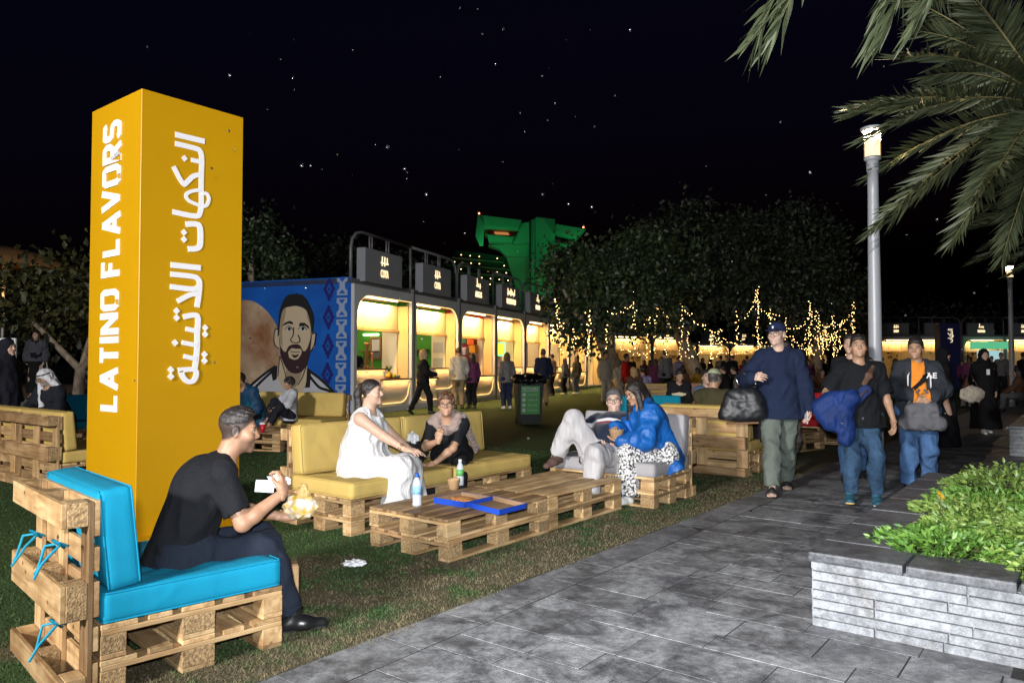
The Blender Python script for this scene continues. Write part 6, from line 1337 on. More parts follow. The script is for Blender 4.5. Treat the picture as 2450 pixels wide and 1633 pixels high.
t_ = on_kiosk('food_display', 'folded patterned cloth under the fruit on the first kiosk counter', 'cloth', 0, 2.45, .12, .945); crumple('cloth_fold', .16, noisy('patterned_cloth', (.35, .42, .42), .8, color2=(.05, .12, .13), scale=26, detail=1), t_, 4, (2.0, .8, .42), (0, 0, .05), .18)
t_ = on_kiosk('wall_frame', 'gilt framed picture on the green wall of the first kiosk', 'picture', 0, MOD - .14, 1.18, 1.55, -math.pi / 2); 
for (c, s_) in (((0, 0, .0), (.40, .05, .07)), ((0, 0, .62), (.40, .05, .07)), ((-.17, 0, .31), (.06, .05, .56)), ((.17, 0, .31), (.06, .05, .56))): box('frame_bar', s_, GILT, t_, c, bev=.01)
box('frame_panel', (.28, .02, .56), base_mat('pale_panel', (.5, .48, .42), .6), t_, (0, .01, .31), bev=0)
t_ = on_kiosk('tube_light', 'green-tinted tube light on the wall inside the first kiosk', 'lamp', 0, MOD - .14, 1.35, 2.28, -math.pi / 2); box('tube', (.55, .04, .05), emis('cool_tube', (.8, 1, .55), 9), t_, bev=.01)
t_ = on_kiosk('menu_paper', 'upper printed menu taped to the second kiosk partition', 'paper', 1, MOD - .215, .66, 1.75, -math.pi / 2); box('paper_sheet', (.38, .006, .36), base_mat('beige_sheet', (.48, .42, .32), .8), t_, (0, 0, .19), bev=0)
t_ = on_kiosk('menu_paper', 'lower printed menu taped to the second kiosk partition', 'paper', 1, MOD - .215, .66, 1.2, -math.pi / 2); box('paper_sheet', (.38, .006, .36), base_mat('beige_sheet', (.48, .42, .32), .8), t_, (0, 0, .19), bev=0)
t_ = on_kiosk('cash_register', 'dark till screen on the second kiosk counter', 'till', 1, .75, .35, .95); box('screen', (.36, .03, .28), LEATHER, t_, (0, 0, .42), (R(-25), 0, 0), bev=.01); box('stand', (.10, .10, .3), LEATHER, t_, (0, .05, .15), bev=.01); box('tray', (.42, .4, .08), RUBBER, t_, (0, .1, .04), bev=.01)
t_ = on_kiosk('neon_board', 'glowing green and yellow neon board in the fourth kiosk', 'sign', 3, 2.2, .75, 2.0, -math.pi / 2 * .8); box('board', (.46, .03, .42), emis('yellow_board', (.9, .75, .03), 2.2), t_, bev=.004)
tube('neon_edge', [(-.3, -.03, -.26), (.3, -.03, -.26), (.3, -.03, .26), (-.3, -.03, .26), (-.3, -.03, -.26)], .025, emis('neon_green', (.08, 1.0, .2), 6), t_, 6)
for k_, (x, z, c, lb) in enumerate(((.55, 2.25, (.75, .14, .02), 'orange'), (1.0, 1.95, (.80, .36, .02), 'yellow'), (.5, 1.85, (.45, .45, .48), 'pale grey'), (.85, 2.3, (.05, .16, .06), 'dark green'))):
    t_ = on_kiosk('paper_lantern', lb + ' square lantern hanging in the red AMIGOS kiosk', 'lantern', 2, x + 1.9, .55 + .16 * k_, z); box('lantern_body', (.32, .3, .3), base_mat('lantern_' + lb.split()[-1] + str(k_), c, .7), t_, bev=.02); tube('cord', [(0, 0, .15), (0, 0, .9)], .006, RUBBER, t_, 4)
t_ = on_kiosk('wall_hanging', 'dark patterned textile hanging in the red AMIGOS kiosk', 'textile', 2, MOD - .15, 1.25, .9, -math.pi / 2); box('textile', (.7, .03, 1.6), noisy('folk_textile', (.35, .02, .03), .9, color2=(.012, .016, .035), scale=9, detail=2), t_, (0, 0, .85), bev=0)
t_ = on_kiosk('wall_hanging', 'blue poster in the fifth kiosk with a pale figure', 'poster', 4, MOD - .15, 1.2, 1.0, -math.pi / 2); box('poster', (.7, .03, 1.5), noisy('blue_poster', (.03, .06, .30), .7, color2=(.25, .12, .10), scale=3, detail=1), t_, (0, 0, .75), bev=0)


# ------------------------------------------------------------------ mural wall closing the near end of the row
ML = 4.40
mw = empty('mural_wall', K0 - KN * ML, math.atan2(KN.y, KN.x)); tag(mw, 'blue mural wall painted with a bearded man in a striped jersey', 'mural')
MBLUE = noisy('mural_blue', (.005, .13, .58), .6, color2=(.004, .085, .42), scale=1.1); MSKIN = base_mat('mural_skin', (.60, .49, .33), .7); MSKIN2 = base_mat('mural_skin_shadow', (.36, .28, .19), .7); MINK = base_mat('mural_ink', (.012, .011, .012), .6)
MBEARD = noisy('mural_beard', (.045, .018, .026), .7, .3, 60); MWHITE = base_mat('mural_white', (.55, .57, .62), .7); MHIDE = noisy('mural_cowhide', (.66, .54, .38), .7, color2=(.24, .075, .015), scale=.75, detail=7); MNAVY = base_mat('mural_navy', (.010, .010, .17), .6); MPALE = base_mat('mural_pale', (.30, .38, .55), .6); MBOT = base_mat('mural_sky', (.10, .32, .5), .6)
box('wall_panel', (ML, .10, KH - .02), MBLUE, mw, (ML / 2, .05, (KH - .02) / 2), bev=.003)
def zc(x, y): return (ML - (1110 - x) / 305.0, KH - (y - 85) / 327.0)
_ly = [0]
def paint(name, pts, mat, layer=None):
    _ly[0] += 1; d = .003 + .0012 * _ly[0] if layer is None else layer
    cl = [(min(max(x, .02), ML - .02), min(max(z, .02), KH - .04)) for x, z in (zc(*q) for q in pts)]
    return poly_obj(name, cl, 0, d, mat, mw, (0, -.0005, 0), FR)
def ink(pts, w=9, name='ink_line', mat=None): c = curve(pts, 4); paint(name, stroke_outline(c, w), mat or MINK)
paint('cowhide', curve([(-230, 300), (-60, 268), (100, 265), (230, 330), (330, 430), (395, 560), (400, 880), (200, 980), (80, 1060), (-230, 1200)]), MHIDE)
paint('jersey', [(-230, 1420), (-100, 1180), (80, 1060), (190, 980), (370, 868), (720, 905), (860, 1000), (1000, 1140), (1060, 1420)], MWHITE)
for pts in (curve([(370, 868), (240, 950), (110, 1050), (20, 1150), (-60, 1300)]), curve([(350, 905), (250, 985), (150, 1080), (90, 1190)]), curve([(700, 900), (800, 965), (900, 1045), (1000, 1140)]), curve([(720, 960), (810, 1050), (900, 1080), (980, 1140)])): paint('jersey_stripe', stroke_outline(pts, 24), MINK)
paint('jersey_collar', [(372, 862), (395, 870), (385, 985), (345, 1000), (330, 920)], MINK); paint('jersey_collar', [(695, 880), (728, 930), (720, 1055), (640, 1060)], MINK)
ink([(150, 1180), (185, 1230), (200, 1290)], 12); paint('crest', [(750, 1085), (795, 1125), (750, 1125)], MBOT)
paint('neck', curve([(412, 760), (405, 880), (392, 960), (450, 1060), (530, 1125), (610, 1115), (680, 1030), (690, 840)]), MSKIN); paint('neck_shade', curve([(480, 900), (495, 1030), (560, 1060), (620, 990), (645, 910)]), MSKIN2)
ink([(418, 770), (408, 880), (400, 960)]); ink([(420, 780), (470, 920), (497, 1035)]); ink([(692, 840), (650, 960), (600, 1035)])
paint('ear', curve([(408, 560), (375, 530), (358, 590), (362, 660), (388, 705), (412, 700)]), MSKIN); paint('ear', curve([(735, 600), (768, 575), (775, 630), (760, 700), (730, 735)]), MSKIN); ink([(408, 545), (372, 532), (357, 600), (365, 670), (405, 708)], 10); ink([(740, 585), (775, 578), (768, 660), (745, 715), (725, 735)], 10)
paint('face', curve([(440, 350), (410, 480), (408, 640), (440, 800), (500, 900), (590, 930), (660, 890), (715, 760), (745, 600), (742, 470), (690, 370), (560, 325)]), MSKIN); paint('face_shade', [(448, 350), (415, 480), (410, 640), (450, 700), (440, 560), (470, 420), (480, 345)], MSKIN2); paint('face_shade', [(690, 372), (742, 470), (742, 600), (722, 660), (726, 520), (690, 430)], MSKIN2)
hairp = curve([(395, 600), (408, 400), (440, 300), (470, 250)]) + [(500, 225), (520, 232), (540, 218), (562, 228), (585, 216), (605, 226), (640, 232), (655, 250)] + curve([(680, 270), (725, 350), (757, 440), (745, 590)]) + curve([(738, 590), (722, 480), (690, 385), (640, 345), (590, 330), (520, 335), (455, 355), (425, 440), (410, 590)])
paint('hair', hairp, MINK)
paint('beard', curve([(408, 600), (430, 690), (475, 740), (510, 690), (560, 672), (620, 680), (660, 735), (700, 700), (738, 590), (725, 720), (690, 850), (640, 915), (580, 932), (520, 915), (470, 860), (430, 780)]), MBEARD)
paint('mouth_patch', curve([(505, 740), (540, 708), (580, 712), (630, 715), (640, 750), (605, 800), (560, 808), (515, 790)]), MSKIN); paint('lower_lip', curve([(535, 758), (575, 768), (615, 760), (590, 790), (560, 792)]), MBEARD); ink([(525, 735), (575, 742), (625, 738)], 6)
for pts in ([(445, 508), (470, 478), (520, 462), (550, 475), (552, 495), (505, 485)], [(612, 512), (620, 482), (665, 482), (705, 510), (718, 540), (670, 508)]): paint('eyebrow', pts, MINK)
for cx in (515, 652): paint('eye_white', curve([(cx - 38, 535), (cx - 5, 512), (cx + 35, 540), (cx, 556), (cx - 38, 535)]), MWHITE); paint('iris', curve([(cx - 12, 520), (cx + 12, 522), (cx + 14, 545), (cx - 10, 546), (cx - 12, 520)]), MINK); ink([(cx - 42, 538), (cx - 5, 508), (cx + 40, 544)], 6)
ink([(560, 520), (555, 590), (530, 632), (545, 650)], 7); ink([(545, 652), (580, 660), (612, 655), (625, 632), (605, 590)], 8)
for k, y in enumerate((190, 440, 690, 940)):
    s_ = [(0, -105), (14, -105), (14, -75), (28, -75), (28, -45), (42, -45), (42, -15), (56, -15), (56, 15), (42, 15), (42, 45), (28, 45), (28, 75), (14, 75), (14, 105)]; x0 = 900 - 4 * k
    paint('diamond_motif', [(x0 + a, y + b) for a, b in s_] + [(x0 - a, y + b) for a, b in s_[::-1]], MNAVY, .004); paint('diamond_motif', [(x0 + a * .45, y + b * .42) for a, b in s_] + [(x0 - a * .45, y + b * .42) for a, b in s_[::-1]], MBLUE, .006); paint('diamond_motif', [(x0, y - 16), (x0 + 14, y), (x0, y + 16), (x0 - 14, y)], MNAVY, .008)
for k in range(7):
    y = 85 + 188 * k; x0 = 1025 - 2 * k
    if y > 1330: break
    R_ = [(50, 0), (50, 42), (38, 50)] + [(22 + (8 if q % 2 else 0), 55 + 7 * q) for q in range(8)] + [(38, 115), (50, 125), (50, 165)]
    paint('hourglass_motif', [(x0 + a, y + b) for a, b in R_] + [(x0 - a, y + b) for a, b in R_[::-1]], MPALE, .004)
    paint('hourglass_motif', [(x0 - 32, y + 14), (x0 + 32, y + 14), (x0, y + 50)], MBLUE, .006); paint('hourglass_motif', [(x0 - 32, y + 150), (x0 + 32, y + 150), (x0, y + 115)], MBLUE, .006)

# ------------------------------------------------------------------ lamp posts
POST = base_mat('lamp_post_paint', (.40, .42, .46), .42, .1); LAMPGLOW = emis('lamp_glow', (1.0, .66, .32), 2.4); LGLASS = base_mat('lamp_glass', (.9, .85, .75), .25, alpha=.35)
def lamp_post(label, loc, H, s=1.0, watts=80.0, soft=.04, color=(1.0, .72, .42)):
    t = empty('lamp_post', loc); tag(t, label, 'lamp post', 'lamp posts along the path')
    obj('pole', lathe_mesh('pole', [(.10 * s, 0), (.10 * s, .02), (.082 * s, .03), (.080 * s, H * .45), (.066 * s, H * .80), (.066 * s, H - .56), (.075 * s, H - .56), (.075 * s, H - .42)], 20), POST, t)
    obj('collar', lathe_mesh('collar', [(.075 * s, H - .43), (.104 * s, H - .41), (.104 * s, H - .375), (.07 * s, H - .37)], 20), POST, t)
    obj('lamp_glass', lathe_mesh('lamp_glass', [(.100 * s, H - .372), (.100 * s, H - .03)], 20), LGLASS, t)
    obj('lamp_core', lathe_mesh('lamp_core', [(0, H - .368), (.088 * s, H - .36), (.088 * s, H - .16), (0, H - .155)], 16), LAMPGLOW, t)
    obj('cap', lathe_mesh('cap', [(0, H - .03), (.12 * s, H - .035), (.142 * s, H - .02), (.142 * s, H + .005), (.10 * s, H + .02), (0, H + .025)], 24), POST, t)
    L = bpy.data.lights.new('lamp_bulb', 'POINT'); L.energy = watts; L.color = color; L.shadow_soft_size = soft; o = bpy.data.objects.new('lamp_bulb', L); link(o, t); o.location = (0, 0, H - .09)
lamp_post('tall pale lamp post behind the men walking on the path', (4.68, 9.57, 0), 4.42)
lamp_post('distant lit lamp post under the palm at the far right', (16.13, 24.0, 0), 4.55)
# unseen post added for fill light, far stronger, at the row's next place (they stand 18.4 m apart along the path), a few metres behind the photographer's left shoulder
lamp_post('added unseen lamp post behind the camera lighting the lawn', (-6.62, -4.98, 0), 4.42, watts=10500, soft=.50, color=(1.0, .95, .90))

# ------------------------------------------------------------------ far hotel, lit green
HD = 330.0
def hx(px): return (px - 1225) / 1778 * HD
def hz(py): return 1.36 + (871 - py) / 1778 * HD
HROOM = noisy('hotel_shaded_concrete', (.16, .15, .12), .8, .1, .05); HCONC = noisy('hotel_concrete', (.42, .42, .40), .8, .1, .05, coords='Object'); HDARK = base_mat('hotel_recess_shade', (.02, .022, .025), .6); HLAMP = emis('hotel_lamp', (1, .68, .30), 5, False); HRED = emis('warning_light', (1, .15, .08), 12, False); HBAR = noisy('hotel_lounge_painted_glow', (.4, .1, .03), .6, scale=.5); HGLOW = emis('lounge_light', (1.0, .40, .12), .5, False)  # dim concrete, recess and lounge glow carry shade and light in their colour
ht = empty('hotel', (hx(1225), HD, 0)); tag(ht, 'far stepped hotel tower with winged crown floodlit green', 'building')
def hbox(name, px0, px1, py0, py1, y0, y1, mat): 
    x0, x1, z1, z0 = hx(px0), hx(px1), hz(py0), hz(py1); return box(name, (x1 - x0, y1 - y0, z1 - z0), mat, ht, ((x0 + x1) / 2, (y0 + y1) / 2, (z0 + z1) / 2), bev=0)
def hpoly(name, pts, y0, y1, mat): return poly_obj(name, [(hx(a), hz(b)) for a, b in pts], 0, y1 - y0, mat, ht, (0, y1, 0), FR)
def zt(pts): return [(1040 + x / 5.8825, 480 + y / 5.8825) for x, y in pts]
hpoly('core_tower', zt([(1425, 220), (1695, 250), (1695, 2300), (1430, 2300)]), 0, 16, HCONC); hpoly('stair_shaft', zt([(1325, 250), (1425, 222), (1425, 2300), (1345, 2300)]), 3, 16, HCONC); hpoly('shaft_slot', zt([(1332, 262), (1356, 262), (1360, 2300), (1346, 2300)]), 2, 3, HDARK)
hpoly('crown_wing', zt([(625, 225), (1220, 300), (1180, 410), (680, 385)]), -6, 4, HCONC); hpoly('crown_end', zt([(620, 228), (664, 300), (705, 395), (690, 660), (640, 660), (585, 545)]), -9, -5.5, HCONC); hpoly('crown_middle', zt([(1222, 300), (1330, 285), (1335, 575), (1160, 600), (1100, 590), (1130, 500), (1185, 410)]), 1, 6, HCONC)
hpoly('lounge', zt([(690, 380), (1190, 400), (1140, 500), (700, 480)]), 5, 9, HBAR); hpoly('lounge_lights', zt([(830, 405), (1030, 415), (1050, 450), (850, 440)]), 4, 4.8, HGLOW); hpoly('lounge_rail', zt([(710, 455), (1125, 485), (1125, 500), (710, 475)]), 1, 1.6, HCONC)
hpoly('lower_fascia', zt([(740, 480), (1115, 518), (1090, 590), (760, 575)]), -2, 5, HCONC); hpoly('crown_soffit', zt([(745, 585), (1340, 575), (1340, 760), (1000, 745), (900, 640)]), 6, 14, HCONC); hpoly('side_buttress', zt([(1010, 750), (1340, 755), (1340, 2300), (1620, 2300), (1270, 1250), (1130, 1180)][:3] + [(1345, 2300), (1330, 2300), (1140, 1180)]), 9, 15, HCONC)
hpoly('crown_wing', zt([(1695, 355), (2115, 425), (2000, 550), (1695, 475)]), -6, 4, HCONC); hpoly('lounge', zt([(1695, 470), (1990, 545), (1945, 600), (1695, 580)]), 5, 9, HBAR); hpoly('lounge_rail', zt([(1700, 570), (1945, 592), (1945, 606), (1700, 585)]), 1, 1.6, HCONC); hpoly('lower_fascia', zt([(1695, 600), (1920, 620), (1840, 698), (1695, 705)]), -2, 5, HCONC)
# stepped room block with balconies and their lamps
rows = [(609, 1090, 1200), (627, 1075, 1216), (645, 1090, 1222), (664, 1120, 1226), (682, 1160, 1232), (700, 1180, 1240), (716, 1190, 1250)]
hpoly('room_block', [(1086, 589), (1160, 598), (1212, 607), (1262, 760), (1060, 760), (1072, 625)], 10, 40, HDARK)
for k, (y, a, b) in enumerate(rows):
    hpoly('balcony', [(a - 12, y - 1), (b + 4, y + 11), (b + 5, y + 14), (a - 12, y + 2)], 7 + k * -.6, 12, HROOM)
    n = max(2, int((b - a) / 19))
    for q in range(n):
        if random.random() < .22: continue
        xx = a + (b - a) * (q + .5) / n; yy = y - 6 + (xx - a) / (b - a) * 11; o_ = box('balcony_lamp', (.48, .3, .40), HLAMP, ht, (hx(xx), 5.5 - k * .6, hz(yy)), bev=.1)
for px, py in ((1147, 514), (1394, 547)): box('warning_lamp', (.6, .6, .6), HRED, ht, (hx(px), -5, hz(py)), bev=.1)
# green floodlights on the hotel terrace
for k, (px, py, y, e, tx, ty) in enumerate(((1225, 760, -42, 10500, 1240, 560), (1330, 760, -42, 10500, 1320, 560), (1170, 640, -16, 5000, 1190, 545), (1385, 640, -14, 3500, 1360, 560))):
    L = bpy.data.lights.new('green_floodlight', 'SPOT'); L.energy = e; L.color = (.03, .85, .20); L.spot_size = R(95); L.spot_blend = .8; L.shadow_soft_size = .6; o_ = bpy.data.objects.new('green_floodlight', L); link(o_, ht)
    p = Vector((hx(px), y, hz(py))); q = Vector((hx(tx), 2, hz(ty))); o_.location = p; o_.rotation_euler = (q - p).to_track_quat('-Z', 'Y').to_euler()

# ------------------------------------------------------------------ trees
BARK = noisy('grey_bark', (.36, .29, .22), .9, .5, 9, bump=.9, bscale=16, stretch=(1, 1, .4)); BARKW = noisy('whitewashed_bark', (.74, .66, .56), .9, .25, 9, bump=.7, bscale=20)
TLEAF = leaf_mat('tree_leaf', (.065, .10, .04), (.014, .027, .010), .45); TLEAF2 = leaf_mat('tree_leaf_dull', (.050, .074, .040), (.011, .019, .011), .5); TLEAF3 = leaf_mat('tree_leaf_amber_painted', (.10, .095, .028), (.03, .035, .012), .55)  # the third leaf colour has amber lamplight mixed into it
def crown_points(n, lobes):
    """points through the outer shell of several lobes (centre, radii)"""
    w = np.array([r[0] * r[1] + r[0] * r[2] for _, r in lobes]); k = RNG.choice(len(lobes), n, p=w / w.sum()); d = RNG.normal(size=(n, 3)); d /= np.linalg.norm(d, axis=1, keepdims=True)
    rad = RNG.uniform(.55, 1.06, n)[:, None] ** .6; C = np.array([c for c, _ in lobes])[k]; Rr = np.array([r for _, r in lobes])[k]
    lump = 1 + .16 * np.sin(d[:, :1] * 6 + k[:, None]) * np.sin(d[:, 1:2] * 7) + .10 * np.sin(d[:, 2:] * 13 + d[:, :1] * 9)
    return C + d * Rr * rad * lump, d
def tree(label, base, trunk, lobes, n, size, mat, bark=BARK, lean_low=None, group='trees around the seating lawn', name='tree', whitewash=None, clump=22):
    """trunk: list of limbs, each a list of (x, y, z, r) relative to base; lobes in the same frame"""
    t = empty(name, base); tag(t, label, 'tree', group); bm = bmesh.new()
    for limb in trunk: tube_into(bm, [q[:3] for q in limb], [q[3] for q in limb], 9)
    bmesh.ops.recalc_face_normals(bm, faces=bm.faces); obj('trunk', bm_mesh('trunk', bm, True), bark, t)
    if whitewash: tube('painted_base', [q[:3] for q in whitewash], [q[3] for q in whitewash], BARKW, t, 10)
    nc = n // clump; cp, cd = crown_points(nc, lobes); P = np.repeat(cp, clump, 0) + RNG.normal(0, size * 1.35, (nc * clump, 3)); D = np.repeat(cd, clump, 0) * .5 + RNG.normal(0, .8, P.shape) + np.array([0, 0, -.25])
    sh = np.clip(np.repeat(RNG.normal(.42, .34, nc), clump) + RNG.normal(0, .15, len(P)), 0, 1)
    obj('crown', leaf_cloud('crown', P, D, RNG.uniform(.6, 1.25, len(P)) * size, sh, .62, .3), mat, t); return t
# leaning tree beside the kiosks
tree('leaning tree with whitewashed trunk and glossy leaves beside the kiosks', (4.15, 26.0, 0), [[(0, 0, -.1, .34), (-.35, 0, .9, .29), (-.95, 0, 2.1, .24), (-1.2, .1, 2.9, .18), (-1.0, .2, 4.2, .10)], [(-1.0, 0, 2.2, .17), (-.3, .3, 3.2, .12), (.6, .5, 4.4, .07)], [(-1.1, 0, 2.4, .14), (-2.0, -.3, 3.2, .09), (-2.4, -.4, 4.0, .05)]],
     [((-1.5, 0, 3.7), (1.3, 1.3, 1.2)), ((-.3, .3, 4.6), (1.7, 1.5, 1.3)), ((-2.1, -.2, 4.4), (1.0, 1.1, 1.1)), ((-1.6, -.2, 2.9), (.9, .9, .9)), ((1.2, .6, 4.9), (1.6, 1.6, 1.2)), ((.6, .3, 3.3), (1.2, 1.2, .8))], 11000, .19, TLEAF, whitewash=[(.02, 0, -.05, .345), (-.37, 0, .92, .30), (-.52, 0, 1.25, .285)])
tree('broad dark tree with thick trunk at the middle of the lawn', (8.2, 31.5, 0), [[(0, 0, -.1, .42), (-.5, 0, 1.2, .34), (-1.05, 0, 2.6, .28), (-1.0, .2, 4.4, .20), (-.6, .2, 6.0, .10)], [(-1.0, 0, 2.6, .22), (.6, .2, 4.2, .15), (1.8, .2, 5.4, .08)], [(-1.0, 0, 2.7, .2), (-2.2, 0, 4.3, .13), (-3.0, 0, 5.4, .07)]],
     [((-2.6, 0, 5.2), (2.2, 2.0, 1.9)), ((-.4, 0, 6.2), (2.3, 2.0, 1.8)), ((1.8, .3, 5.4), (2.2, 2.0, 1.8)), ((-.6, -.6, 4.0), (2.4, 1.4, 1.1)), ((3.0, 0, 4.2), (1.3, 1.3, 1.1))], 12000, .22, TLEAF2)
tree('tall dark tree crowning the lawn behind the man in the cap', (12.2, 33.5, 0), [[(0, 0, -.1, .38), (.2, 0, 1.5, .30), (-.2, 0, 3.0, .25), (.2, .2, 5.2, .16), (.1, .2, 7.0, .07)], [(-.1, 0, 3.0, .18), (-1.6, 0, 4.8, .10)], [(-.1, 0, 3.0, .18), (1.6, 0, 4.6, .10)]],
     [((-1.4, 0, 6.0), (2.3, 2.0, 2.0)), ((.6, 0, 6.6), (2.2, 2.0, 1.9)), ((2.0, 0, 5.0), (1.6, 2.0, 1.7)), ((.0, -.5, 4.2), (2.3, 1.5, 1.2))], 12000, .22, TLEAF2)
tree('amber-lit tree beyond the tall lamp post', (15.6, 38.0, 0), [[(0, 0, -.1, .3), (0, 0, 2.4, .22), (.2, 0, 4.8, .12), (.2, 0, 6.0, .06)], [(0, 0, 2.4, .16), (1.2, 0, 4.2, .08)]], [((-.8, 0, 5.2), (1.5, 1.8, 1.8)), ((.9, 0, 4.7), (1.4, 1.8, 1.6)), ((.2, -.4, 3.6), (1.9, 1.4, 1.0))], 5600, .20, TLEAF3)
tree('dim wide tree behind the first kiosk roofs', (-13.5, 38, 0), [[(0, 0, 0, .4), (0, 0, 4, .3), (0, 0, 6, .1)]], [((-1, 0, 5.8), (4.0, 3, 1.8)), ((4.5, 0, 5.6), (3.6, 3, 1.8)), ((8, 0, 5.2), (2.6, 3, 1.5))], 7000, .26, TLEAF2)
tree('leafy tree top showing just right of the yellow pillar', (-8.3, 23.6, 0), [[(0, 0, 0, .2), (0, 0, 3, .14), (0, 0, 5, .06)]], [((.2, 0, 4.9), (1.0, 1.0, 1.0)), ((-.6, 0, 5.2), (1.0, 1.0, 1.0)), ((.9, 0, 4.5), (.6, .8, .6))], 2400, .18, TLEAF)
# frangipani at the far left with amber light painted into its leaf colour
tree('spreading frangipani with bare limbs behind the women at far left', (-11.4, 19.5, 0), [[(0, 0, 0, .16), (.1, 0, 1.3, .13)], [(.1, 0, 1.2, .10), (1.0, 0, 2.4, .06), (1.5, 0, 3.1, .03)], [(.1, 0, 1.2, .10), (-1.0, 0, 2.3, .06), (-1.8, 0, 3.0, .03)], [(.1, 0, 1.2, .09), (.3, .3, 2.6, .05)], [(1.0, 0, 2.4, .05), (2.1, 0, 2.8, .03)], [(-1.0, 0, 2.3, .05), (-.6, 0, 3.2, .03)]],
     [((1.6, 0, 3.0), (1.3, 1.0, .65)), ((-1.4, 0, 3.1), (1.4, 1.0, .7)), ((.1, 0, 3.4), (1.3, 1.0, .7)), ((2.3, 0, 2.5), (.8, .8, .5))], 2600, .22, TLEAF3, clump=9)
tree('dark tree mass beyond the far-left pavilion', (-19, 30, 0), [[(0, 0, 0, .4), (0, 0, 2, .25), (0, 0, 3.6, .1)]], [((0, 0, 3.4), (4, 3, 1.6)), ((5, 0, 3.0), (3.4, 3, 1.4)), ((-4, 0, 3), (3.5, 3, 1.4))], 4600, .30, TLEAF2)
for k, (x, y, lb) in enumerate(((34, 62, 'low dark tree line clump behind the right-hand kiosks'), (26, 66, 'dark rounded tree behind the blue sign totem'), (44, 64, 'dark far tree under the palm fronds'))):
    tree(lb, (x, y, 0), [[(0, 0, 0, .4), (0, 0, 4, .2)]], [((0, 0, 4.2), (5, 3, 1.7)), ((3, 0, 3.7), (4, 3, 1.4))], 2600, .4, TLEAF2)

# ------------------------------------------------------------------ string lights hanging through the trees
BULB = emis('string_bulb', (1.0, .60, .20), 18.0, False); CABLE = base_mat('string_cable', (.01, .012, .01), .7)
_bulb = None
def light_string(label, pts, step=.15, r=.0125):
    step *= 1.0
    """a cable through pts with a small bulb every step"""
    P = [Vector(p) for p in pts]; L = [0]
    for a, b in zip(P[:-1], P[1:]): L.append(L[-1] + (b - a).length)
    t = empty('light_string', P[0]); tag(t, label, 'string light', 'warm string lights in the trees')
    Q = [p - P[0] for p in P]; bm = bmesh.new(); tube_into(bm, Q, .004, 4); obj('cable', bm_mesh('cable', bm), CABLE, t)
    n = int(L[-1] / step); V_, F_ = [], []; base = np.array([(0, 0, 1), (1, 0, 0), (0, 1, 0), (-1, 0, 0), (0, -1, 0), (0, 0, -1)], float) * r; fc = np.array([(0, 1, 2), (0, 2, 3), (0, 3, 4), (0, 4, 1), (5, 2, 1), (5, 3, 2), (5, 4, 3), (5, 1, 4)])
    for i in range(n):
        d = (i + .5) * step; k = max(j for j in range(len(L)) if L[j] <= d); k = min(k, len(Q) - 2); s = (d - L[k]) / max(L[k + 1] - L[k], 1e-6); c = Q[k].lerp(Q[k + 1], s) + Vector((random.gauss(0, .035), random.gauss(0, .035), random.gauss(0, .03)))
        V_.append(base * random.uniform(.7, 1.25) + np.array(c)); F_.append(fc + 6 * i)
    if n: o = obj('bulb', mesh_np('bulb', np.concatenate(V_), np.concatenate(F_)), BULB, t); o['kind'] = 'stuff'
def sag(a, b, s, n=9): a, b = Vector(a), Vector(b); return [a.lerp(b, i / n) - Vector((0, 0, s * 4 * (i / n) * (1 - i / n))) for i in range(n + 1)]
def at(px, py, d): 
    x = (px - 1225) / 1778; z = -(py - 816.5) / 1778; c, s_ = math.cos(R(1.756)), math.sin(R(1.756)); f = c - z * s_; return Vector((x / f * d, d, 1.36 + (s_ + z * c) / f * d))
# (image column, top row, bottom row, distance) of the hanging strands, in the photograph's own pixel grid; each hangs in its tree
vert = [(1330, 710, 790, 24.5), (1343, 770, 850, 24.6), (1375, 790, 840, 24.8), (1408, 740, 855, 25.0), (1453, 775, 840, 25.2), (1517, 720, 790, 28), (1520, 800, 845, 28), (1553, 755, 860, 29), (1570, 735, 850, 29), (1597, 795, 850, 29), (1631, 725, 860, 30), (1645, 790, 850, 30), (1702, 800, 870, 31), (1720, 790, 850, 31), (1762, 745, 845, 31), (1812, 685, 850, 32), (1842, 735, 790, 32), (1880, 760, 850, 32.5), (1938, 720, 850, 33), (1955, 740, 840, 33.5), (1995, 750, 860, 34), (2040, 720, 850, 35)]
for k, (px, y0, y1, d) in enumerate(vert):
    d -= 3.2; a, b = at(px, y0, d), at(px + random.uniform(-5, 5), y1, d); light_string(ORD[k] + ' long hanging strand of warm bulbs counted from the kiosk side', [a, a.lerp(b, .5) + Vector((random.uniform(-.06, .06), 0, 0)), b], .085 if k % 3 else .06)
for k, (a, b, c, e, d, s_) in enumerate(((1453, 750, 1517, 725, 27, .1), (1570, 735, 1610, 765, 29, .05), (1631, 735, 1680, 778, 30, .08), (1540, 780, 1565, 740, 29, .1), (1680, 778, 1730, 785, 31, .2), (1780, 760, 1812, 700, 32, .2), (1812, 735, 1870, 750, 32, .15), (1842, 755, 1935, 760, 32.5, .5), (1938, 740, 1995, 770, 33.5, .4), (1995, 770, 2040, 740, 34, .3), (1940, 800, 2010, 790, 34, .3), (1700, 830, 1800, 835, 40, .3), (1800, 835, 1900, 825, 42, .3), (1890, 800, 1960, 850, 34, .2), (1480, 830, 1560, 845, 30, .1), (1640, 850, 1690, 825, 30, .2))):
    d -= 3.2; light_string(ORD[k] + ' swag of warm bulbs looped between the branches', sag(at(a, b, d), at(c, e, d), s_), .09)
